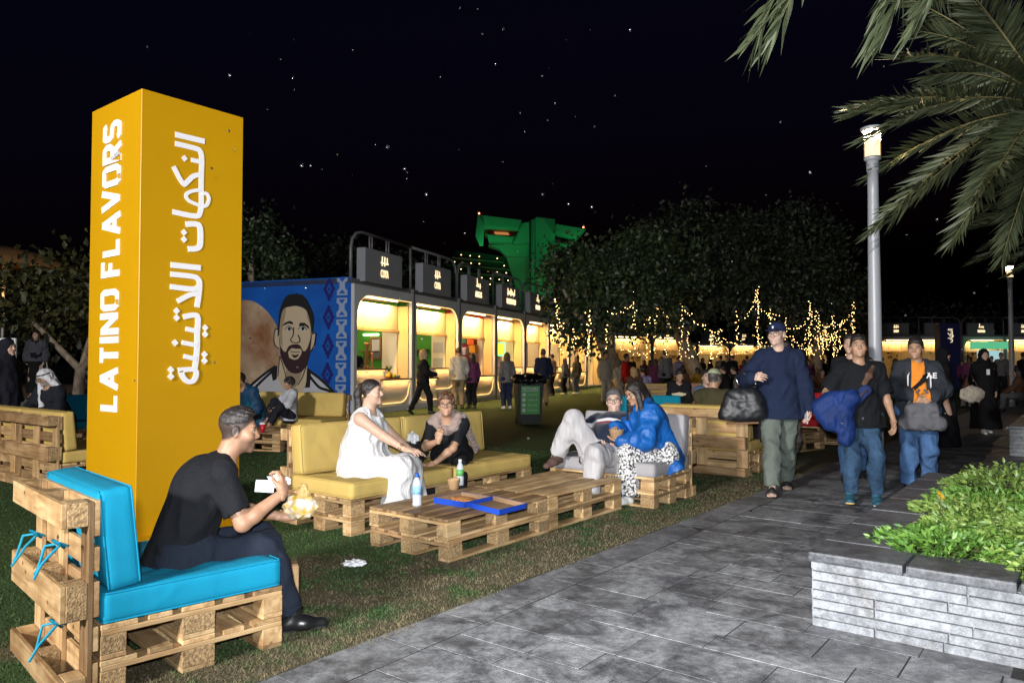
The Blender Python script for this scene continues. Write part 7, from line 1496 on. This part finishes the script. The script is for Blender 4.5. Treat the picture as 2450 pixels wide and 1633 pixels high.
for k in range(26):  # the dense mesh of bulbs under the crowns at the right
    px = random.uniform(1850, 2050); y0 = random.uniform(760, 815); d = random.uniform(33, 37); a = at(px, y0, d); b = at(px + random.uniform(-12, 12), y0 + random.uniform(25, 60), d); light_string('short strand in the dense curtain of bulbs right of the cap man', [a, a.lerp(b, .5) + Vector((random.uniform(-.3, .3), 0, 0)), b], .10)
for k in range(14):
    px = random.uniform(1640, 1850); y0 = random.uniform(800, 845); d = random.uniform(33, 44); a = at(px, y0, d); b = at(px + random.uniform(-30, 30), y0 + random.uniform(5, 30), d); light_string('short strand of bulbs glittering above the far crowd', sag(a, b, .1, 4), .10)

# ------------------------------------------------------------------ date palms at the right
FROND = leaf_mat('palm_leaflet', (.115, .140, .070), (.052, .070, .034), .5); RACHIS = noisy('palm_rachis', (.28, .25, .11), .6, .3, 12); PTRUNK = noisy('palm_trunk', (.16, .12, .08), .95, .5, 7, bump=1.0, bscale=9)
def frond(parent, p0, tip, arch, seed, leaf=.34, nl=92):
    """feather leaf from the crown p0 to its tip: rachis on a bent curve and two stiff rows of narrow leaflets"""
    rs = np.random.default_rng(seed); p0 = Vector(p0); tip = Vector(tip); mid = p0.lerp(tip, .45) + Vector((0, 0, arch)); n = 20
    pts = [p0 * (1 - q) ** 2 + mid * 2 * q * (1 - q) + tip * q * q for q in [i / n for i in range(n + 1)]]
    t = empty('frond', (0, 0, 0), parent=parent); bm = bmesh.new(); tube_into(bm, pts, [.018 * (1 - .85 * i / n) for i in range(n + 1)], 5); obj('rachis', bm_mesh('rachis', bm, True), RACHIS, t)
    P, D, S = [], [], []; roll = rs.normal() * .35
    for i in range(nl):
        s_ = .12 + .88 * (i / (nl - 1)); k = min(int(s_ * n), n - 1); f = s_ * n - k; c = pts[k].lerp(pts[k + 1], f); tg = (pts[k + 1] - pts[k]).normalized(); side = tg.cross(Vector((0, 0, 1))); side = side.normalized() if side.length > .05 else Vector((1, 0, 0)); up = side.cross(tg); side, up = side * math.cos(roll) + up * math.sin(roll), up * math.cos(roll) - side * math.sin(roll)
        for sg in (-1, 1):
            sp = 1.0 - .45 * s_ ** 3; v = side * sg * sp + tg * (.62 + .55 * s_ ** 2) + up * (.16 * rs.normal() + .16) + Vector((0, 0, -.06)); P.append(c); D.append(v); S.append(leaf * (.62 + .45 * math.sin(math.pi * min(1, .12 + s_ * .82))) * rs.uniform(.86, 1.08))
    P = np.array(P); D = np.array(D); me = leaf_cloud('leaflet', P, D, np.array(S), np.clip(rs.normal(.5, .2, len(P)), 0, 1), .062 if leaf < .4 else .10, .05, .01); o = obj('leaflet', me, FROND, t); o['kind'] = 'stuff'
def palm(label, base, H, fronds, L, leaf=.42):
    t = empty('date_palm', base); tag(t, label, 'palm', 'date palms')
    bm = bmesh.new(); prof = [(0, 0, 0), (.05, 0, H * .5), (0, 0, H)]; tube_into(bm, [(0, 0, -.1), (.03, 0, H * .3), (.05, 0, H * .6), (0, 0, H)], [.26, .22, .21, .24], 12)
    for i in range(int(H / .12)):
        for k in range(6): a = 2 * math.pi * (k + .5 * (i % 2)) / 6; z = .1 + i * .12; add_box(bm, (.23 * math.cos(a), .23 * math.sin(a), z), (.10, .10, .09), Matrix.Rotation(a, 4, 'Z') @ Matrix.Rotation(R(-35), 4, 'Y'))
    obj('trunk', bm_mesh('trunk', bm), PTRUNK, t)
    for k, (tip, arch) in enumerate(fronds): frond(t, (0, 0, H), Vector(tip) - Vector(base), arch, k + 5 + int(H * 10), leaf)
    return t
# near palm: crown just outside the frame's right edge, fronds arching into view
def around(c, L, n, lo=-.2, hi=.7, a0=0.0): return [((c[0] + L * math.cos(a0 + 6.283 * k / n) * .9, c[1] + L * math.sin(a0 + 6.283 * k / n) * .9, c[2] + L * (lo + (hi - lo) * ((k * 7) % n) / n)), .35) for k in range(n)]
NP = Vector((6.85, 9.3, 0)); nf = [(at(2042, 258, 9.2), .34), (at(2075, 330, 8.6), .62), (at(2092, 415, 9.6), .45), (at(2088, 552, 9.0), .55), (at(2140, 520, 10.2), .50), (at(2280, 575, 9.3), .35), (at(2200, 75, 9.8), .45), (at(2150, 140, 8.3), .55), (at(2330, 470, 8.4), .4), (at(2400, 610, 9.8), .2), (at(2260, -60, 9.0), .35), (at(2180, 250, 10.6), .4), (at(2230, 180, 8.8), .4), (at(2390, 400, 8.2), .3), (at(2120, -20, 9.6), .5)]
palm('near date palm whose fronds arch in from the right edge', NP, 4.55, nf + around((NP.x, NP.y, 4.55), 2.6, 9, .0, .8)[:6], 2.6)
SP = Vector((12.3, 15.0, 0)); nf2 = [(at(2335, 625, 14.5), .3), (at(2290, 560, 15.5), .5), (at(2390, 640, 15), .2), (at(2330, 500, 14), .5), (at(2420, 655, 14.5), .1), (at(2360, 590, 16), .4)] + around((SP.x, SP.y, 4.3), 2.8, 11, -.1, .7)
palm('second date palm further back with low hanging fronds at the right edge', SP, 4.3, nf2, 2.6)
# nearest palm: only two drooping frond tips show at the top edge
QP = Vector((4.2, 5.0, 0)); nf3 = [(at(1812, 85, 5.6), 2.4), (at(1846, 92, 5.8), 2.6), (at(1872, 40, 5.5), 2.5), (at(2098, 85, 5.6), 2.2), (at(2125, 70, 5.4), 2.0), (at(1960, -120, 5.0), .8), (at(2200, 40, 5.0), .8)] + around((QP.x, QP.y, 4.9), 2.4, 8, .1, .6, .4)[:4]
palm('nearest date palm whose drooping frond tips hang at the top edge', QP, 4.9, nf3, 2.6, .50)

# ------------------------------------------------------------------ further pallet furniture
WD = lambda x, y: (x, y)
sofa('mustard pallet sofa at the left edge with its slatted back towards us', Vector((-4.92, 7.9, 0)) + U * .947, V, F_YEL, 2, seed=31)
sofa('turquoise pallet sofa under the man in white headdress', (-8.35, 12.1, 0), (.97, -.24), F_BLUE, 1, seed=33)
sofa('mustard pallet sofa below the mural with the man and child', (-5.50, 13.55, 0), (.933, -.36), F_YEL, 2, seed=35)
table('small pallet table below the mural holding a red cup', (-4.75, 11.95, 0), (.95, -.30), 1, 37)
sofa('turquoise pallet sofa behind the couple on the grey one', (1.75, 11.35, 0), (.98, .2), F_TURQ, 1, seed=39)
sofa('pallet sofa back with a wide top board beyond the puffer jacket woman', Vector((4.25, 20.6, 0)), (-1, .05), F_YEL, 1, seed=41)
sofa('dusty pink pallet sofa facing us across the lawn', (4.15, 19.6, 0), (1, 0), F_PINK, 1, seed=43)
sofa('pallet sofa back beyond the man in the skullcap', Vector((8.3, 24.6, 0)), (-1, 0), F_YEL, 1, seed=45)
sofa('red cushioned pallet sofa behind the walking men', (4.75, 13.0, 0), (.9, -.43), F_RED, 1, seed=47)
table('pallet table with red cushions beyond it behind the walking men', (4.05, 11.25, 0), (.80, .60), 1, 49)
# ------------------------------------------------------------------ things on the table, litter, bin
PLASTIC = base_mat('clear_plastic', (.75, .82, .88), .08, alpha=.45, spec=.6); BLUECAP = base_mat('blue_cap', (.01, .10, .5), .4); GREENLAB = base_mat('green_label', (.10, .36, .10), .5); BLUELAB = noisy('blue_label', (.25, .5, .8), .5, .5, 40)
def bottle(label, p, capm, labm, h=.22):
    t = empty('water_bottle', p); tag(t, label, 'bottle'); s = h / .22
    obj('bottle', lathe_mesh('bottle', [(0, 0), (.030, 0), (.033, .01), (.031, .05), (.033, .07), (.031, .10), (.033, .12), (.033, .15), (.024, .18), (.013, .20), (.013, .21), (0, .21)], 16), PLASTIC, t, scale=(s, s, s)); obj('label_band', lathe_mesh('label_band', [(.0338, .085), (.0338, .14)], 16), labm, t, scale=(s, s, s)); obj('cap', lathe_mesh('cap', [(.015, .203), (.015, .228), (0, .228)], 14), capm, t, scale=(s, s, s))
TZ = .2905 + .0005
bottle('plastic water bottle with blue cap on the pallet table corner', (-.72, 5.66, TZ), BLUECAP, BLUELAB, .235)
bottle('plastic bottle with green label standing beyond the pizza box', (-.46, 6.62, TZ - .0), base_mat('white_cap', (.7, .7, .7), .5), GREENLAB)
PBLUE = base_mat('blue_card', (.006, .055, .42), .5); CARD = noisy('brown_card', (.26, .16, .09), .9, .15, 15); CRUST = noisy('pizza_crust', (.55, .30, .10), .8, color2=(.36, .10, .03), scale=26)
pz = empty('pizza_box', (-.38, 5.80, TZ), R(-38)); tag(pz, 'open blue pizza box with leftover pizza on the pallet table', 'pizza box')
box('tray', (.32, .32, .004), CARD, pz, (0, 0, .003), bev=0)
for c, s in (((0, .16, .022), (.32, .004, .042)), ((0, -.16, .022), (.32, .004, .042)), ((-.16, 0, .022), (.004, .32, .042))): box('side', s, PBLUE, pz, c, bev=0)
box('hinge_side', (.004, .32, .042), PBLUE, pz, (.16, 0, .022), bev=0)
lid = empty('lid', (.165, 0, .012), parent=pz, rot=(0, R(4), 0)); box('lid_panel', (.32, .32, .004), CARD, lid, (.165, 0, 0), bev=0)
for c, s in (((.165, .16, .018), (.32, .004, .038)), ((.165, -.16, .018), (.32, .004, .038)), ((.325, 0, .018), (.004, .32, .038))): box('lid_side', s, PBLUE, lid, c, bev=0)
for c, s in (((0, .156, .022), (.312, .003, .040)), ((0, -.156, .022), (.312, .003, .040)), ((-.156, 0, .022), (.003, .306, .040))): box('inner_card', s, CARD, pz, c, bev=0)
for c, s in (((.165, .156, .018), (.312, .003, .037)), ((.165, -.156, .018), (.312, .003, .037)), ((.321, 0, .018), (.003, .306, .037))): box('inner_card', s, CARD, lid, c, bev=0)
crumple('pizza', .09, CRUST, pz, 3, (1.2, .9, .16), (-.03, .03, .02), .15)
kc = empty('paper_cup', (-.50, 6.40, TZ)); tag(kc, 'brown paper tub on the table in front of the woman with spectacles', 'tub'); obj('tub', lathe_mesh('tub', [(0, 0), (.042, 0), (.056, .085), (.06, .09), (.054, .088), (.04, .006), (0, .006)], 18), KRAFT, kc)
n_ = obj('napkin', bm_mesh('n', bmesh.new()), WHITE); bpy.data.objects.remove(n_)
t = empty('litter_tissue', (-1.06, 5.05, .012)); tag(t, 'crumpled white tissue lying on the grass', 'tissue'); crumple('tissue', .055, WHITE, t, 12, (1.3, .9, .35), (0, 0, .012), .3)
t = empty('paper_bag', (-1.265, 4.20, 0), .4); tag(t, 'brown paper bag standing by the shoe of the man in black', 'bag'); box('bag_body', (.13, .09, .24), KRAFT, t, (0, 0, .12), bev=.006); box('bag_rim', (.12, .08, .012), CARD, t, (0, 0, .242), bev=.002)
t = empty('bottle_cap', uv(4.22, .10, .405)); tag(t, 'blue and white plastic lid left on the planter coping', 'lid'); obj('lid_shell', lathe_mesh('lid_shell', [(0, 0), (.045, 0), (.045, .012), (.035, .022), (0, .022)], 16), base_mat('blue_white_lid', (.02, .2, .7), .4), t); obj('lid_rim', lathe_mesh('lid_rim', [(.046, 0), (.046, .008)], 16), WHITE, t)
daisy(4.55, -.15, .70, 'yellow daisy among the leaves near the right edge'); daisy(5.2, .75, .56, 'yellow daisy at the path side of the hedge')
bb = empty('black_bag', uv(0, 0)); bb.location = Vector((-1.27, 5.90, 0)) + U * 1.12 + V * .45 + Vector((0, 0, .42)); tag(bb, 'black bag with pale tissue on the mustard sofa between the women', 'bag'); crumple('bag_body', .13, LEATHER, bb, 5, (1, .8, .9), (0, 0, .11), .12); crumple('tissue', .05, WHITE, bb, 6, (1, 1, 1.2), (0, -.02, .24), .25)
gb = empty('glass_jar', Vector((-1.27, 5.90, 0)) + U * .62 + V * .62 + Vector((0, 0, .42))); tag(gb, 'clear plastic bag leaning behind the woman in white', 'bag'); crumple('bag_film', .09, PLASTIC, gb, 9, (.8, .7, 1.5), (0, 0, .12), .12)
ct = empty('takeaway_cup', (-3.92, 11.72, TZ)); tag(ct, 'red takeaway cup with white lid on the small pallet table', 'cup'); obj('cup', lathe_mesh('cup', [(0, 0), (.032, 0), (.044, .13), (0, .13)], 18), base_mat('red_card', (.55, .01, .03), .5), ct); obj('lid', lathe_mesh('lid', [(.047, .128), (.047, .14), (.038, .155), (0, .155)], 18), WHITE, ct)
ct = empty('drink_can', (-4.28, 11.86, TZ)); tag(ct, 'green drinks can beside the red takeaway cup', 'can'); obj('can', lathe_mesh('can', [(0, 0), (.028, 0), (.033, .01), (.033, .145), (.027, .155), (0, .155)], 18), base_mat('green_can', (.02, .38, .06), .3, .4), ct)
# wheelie bin
BINB = base_mat('bin_plastic', (.014, .015, .017), .5); LINER = noisy('bin_liner', (.008, .008, .009), .25, .3, 10, bump=1.0, bscale=14); STK = base_mat('green_sticker', (.10, .40, .10), .5)
bn = empty('wheelie_bin', (.37, 16.75, 0), R(8)); tag(bn, 'black wheelie bin with green RECYCLABLE sticker and bin liner', 'bin')
bm = bmesh.new(); lo = [(-.24, -.28), (.24, -.28), (.24, .26), (-.24, .26)]; hi = [(-.30, -.33), (.30, -.33), (.30, .36), (-.30, .36)]; va = [bm.verts.new((x, y, .04)) for x, y in lo]; vb = [bm.verts.new((x, y, .98)) for x, y in hi]
for i in range(4): bm.faces.new((va[i], va[(i + 1) % 4], vb[(i + 1) % 4], vb[i]))
bm.faces.new(va[::-1]); bm.faces.new(vb); bmesh.ops.bevel(bm, geom=list(bm.edges), offset=.03, segments=2, affect='EDGES'); obj('body', bm_mesh('body', bm), BINB, bn)
g = Field(.018); g.seg((-.28, 0, 1.03), (.28, 0, 1.03), .10, None, .03); g.seg((0, -.28, 1.02), (0, .3, 1.04), .12, None, .05); g.seg((-.28, -.3, 1.0), (.28, -.3, 1.0), .055, None, .03); g.seg((-.30, -.3, 1.0), (-.3, .3, 1.03), .055, None, .03); g.seg((.3, -.3, 1.0), (.3, .32, 1.03), .06, None, .03); g.wrinkle(.02, 18, 4); v_, f_ = g.mesh(); obj('bin_liner', mesh_np('bin_liner', v_, f_, True), LINER, bn)
box('handle', (.5, .05, .04), BINB, bn, (0, .42, .98), bev=.01)
for x in (-.22, .26): obj('wheel', lathe_mesh('wheel', [(0, -.03), (.09, -.03), (.10, -.015), (.10, .015), (.09, .03), (0, .03)], 18), RUBBER, bn, (x, .30, .10), (0, R(90), 0))
st = box('sticker', (.42, .004, .62), STK, bn, (-.01, -.316, .57), (R(3.05), 0, 0), bev=0); SLOPE = R(90 + 3.05)
def onst(name, me, x, z, mat): o = obj(name, me, mat, st, (x, -.0035, z), (R(90), 0, 0)); return o
onst('sticker_lettering', text_mesh('RECYCLABLE', .06, .34, .01, .002), 0, .255, WHITE); onst('sticker_rule', box_mesh(.36, .008, .002, 0), 0, .20, WHITE)
for k, tx in enumerate(('PLASTIC BOTTLES', 'CLEAN PAPER', 'METAL CANS', 'GLASS BOTTLES')): onst('sticker_icon', lathe_mesh('sticker_icon', [(0, 0), (.042, 0), (.042, .002), (0, .002)], 18), -.14, .12 - .115 * k, WHITE); onst('sticker_lettering', text_mesh(tx, .028, .20, 0, .002), .055, .12 - .115 * k, WHITE)

# ------------------------------------------------------------------ kiosks across the far side, sign totem, terrace at left
KF = Vector((28.0, 57.0, 0))
for i, lb in enumerate(['glimpsed beside the thin trunk', 'behind the thick trunk', 'left of the cap man', 'behind the cap man', 'right of the cap man', 'behind the bulb curtain', 'left of the tall lamp post']): kiosk(i, 'kiosks'[:4 + i % 3], 'distant glowing kiosk ' + lb, [KBEIGE, KCREAM][i % 2], Vector((9.0, 76.0, 0)), -.02, True, detail=False, power=30)
for i, lb in enumerate(['just right of the tall lamp post', 'behind the blue totem', 'with the pale green front', 'behind the distant lamp post', 'at the right edge']): kiosk(i, 'kiosks'[:4 + i % 3], 'far warm-lit kiosk ' + lb, [KBEIGE, KCREAM][i % 2], KF, 0.02, True, detail=False, power=45)
for i in range(3): kiosk(i, 'sign', ['distant kiosk glowing at the end of the row', 'distant kiosk glowing behind the red jumper man', 'distant kiosk glowing behind the thin trunk'][i], KBEIGE, Vector((3.9 + .0, 48.5, 0)), .5, True, detail=False, power=40)
t = empty('distant_screen', KF + Vector((6.9, -.4, 0))); tag(t, 'pale green lit banner across the far kiosk right of the totem', 'banner'); box('banner', (3.0, .05, .55), emis('banner_green', (.12, .55, .28), .9), t, (1.5, 0, 2.8), bev=0); box('screen', (1.9, .05, 1.6), emis('pale_screen', (.45, .75, .8), .8), t, (1.6, .2, 1.6), bev=0)
NAVYV = base_mat('navy_vinyl', (.012, .016, .10), .4); LETY = emis('totem_letter', (1.0, .85, .6), .9, False)
tt = empty('sign_totem', (23.3, 39.5, 0), R(-12)); tag(tt, 'tall navy sign totem with pale Arabic lettering far right', 'sign'); box('body', (.95, .9, 3.55), NAVYV, tt, (0, .45, 1.775), bev=.01); box('side_panel', (.06, .88, 3.5), base_mat('plum_vinyl', (.12, .05, .12), .5), tt, (.51, .45, 1.76), bev=.005)
for k, (kind, pts, w) in enumerate(AR[:10]): 
    if kind == 's': poly_obj('arabic_stroke', [(a * .9 - .35, b * .75 + .80) for a, b in stroke_outline(pts, w)], 0, .01 + .0005 * k, LETY, tt, (0, -.002, 0), FR)
TERR = stone_mat('grey_brick_terrace', (.16, .16, .165), (.10, .10, .105), (.6, .6, .6), .8, .1, 30, .4, wet=False)
te = box('terrace', (14, 14, .52), TERR, None, (-15.4, 24.8, .26), bev=0); tag(te, kind='structure')
tw = empty('low_wall', (-10.2, 21.5, .52)); tag(tw, 'low grey brick wall on the terrace behind the seated man', 'wall'); 
for r in range(6):
    for c in range(9): box('brick', (.56, .22, .125), TERR, tw, (-1.9 + c * .58 + (.29 if r % 2 else 0), 0, .066 + r * .134), bev=.008)
UMB = noisy('amber_canopy', (.45, .22, .08), .8, .2, 2)
for k, (x, y, lb, z) in enumerate(((-17.5, 25.5, 'round canopy lit orange from below at the left edge', 4.55), (-12.6, 33, 'far canopy edge glowing orange beside the pillar', 3.3))):
    u = empty('canopy_umbrella', (x, y, 0)); tag(u, lb, 'canopy'); obj('canopy', lathe_mesh('canopy', [(0, z + .9), (1.2, z + .6), (2.6, z + .05), (2.62, z), (1.2, z + .5), (0, z + .8)], 24), UMB, u); tube('pole', [(0, 0, 0), (0, 0, z + .8)], .06, STEEL, u)
    L = bpy.data.lights.new('canopy_lamp', 'POINT'); L.energy = 60; L.color = (1, .5, .15); L.shadow_soft_size = .1; o = bpy.data.objects.new('canopy_lamp', L); link(o, u); o.location = (.4, -.6, z - .5)
wb_ = empty('notice_board', (-9.75, 13.9, 0)); tag(wb_, 'white notice board behind the robed woman at the left edge', 'board'); box('panel', (.95, .05, 1.1), WHITE, wb_, (0, 0, 1.3), bev=.005); 
for x in (-.4, .4): tube('leg', [(x, .05, 0), (x, .05, 1.5)], .025, STEEL, wb_)

# ------------------------------------------------------------------ soap bubbles drifting through the flash
bubm = bpy.data.materials.new('soap_film'); bubm.use_nodes = True; nt = bubm.node_tree; nt.nodes.clear(); out = nt.nodes.new('ShaderNodeOutputMaterial'); tr = nt.nodes.new('ShaderNodeBsdfTransparent'); gl = nt.nodes.new('ShaderNodeBsdfGlossy'); gl.inputs['Roughness'].default_value = .09; gl.inputs['Color'].default_value = (.85, .90, 1, 1); mx = nt.nodes.new('ShaderNodeMixShader'); mx.inputs[0].default_value = .7; nt.links.new(tr.outputs[0], mx.inputs[1]); nt.links.new(gl.outputs[0], mx.inputs[2]); nt.links.new(mx.outputs[0], out.inputs[0])
bm = bmesh.new(); bmesh.ops.create_icosphere(bm, subdivisions=3, radius=1.0); BUB = bm_mesh('soap_bubble', bm, True); BUB.materials.append(bubm)
rs = random.Random(11); spots = [(507, 403, 4.2), (352, 112, 6), (722, 396, 4), (743, 396, 5), (1100, 20, 6), (1143, 22, 7), (1204, 70, 6), (1355, 95, 6), (1412, 72, 7), (1508, 72, 6), (1185, 153, 7), (1297, 182, 8), (1313, 163, 8), (1365, 128, 8), (1472, 229, 6), (1328, 248, 6), (1020, 465, 4.5), (1360, 488, 4), (1298, 465, 6), (2242, 525, 3.5), (1013, 530, 7), (975, 413, 7), (973, 427, 7), (1203, 387, 7), (898, 346, 8), (632, 560, 7), (1112, 558, 5)]
for _ in range(150): spots.append((rs.uniform(300, 2420), rs.uniform(60, 1250) if rs.random() < .75 else rs.uniform(700, 1480), rs.uniform(4.5, 11)))
for px, py, d in spots:
    p = at(px, py, d)
    if p.z < .15: continue
    r = rs.uniform(.005, .0115); b = slotobj('soap_bubble', BUB, bubm, None, p, scale=(r, r, r)); tag(b, 'small soap bubble glinting as it drifts through the night air', 'soap bubble', 'soap bubbles drifting in the air')
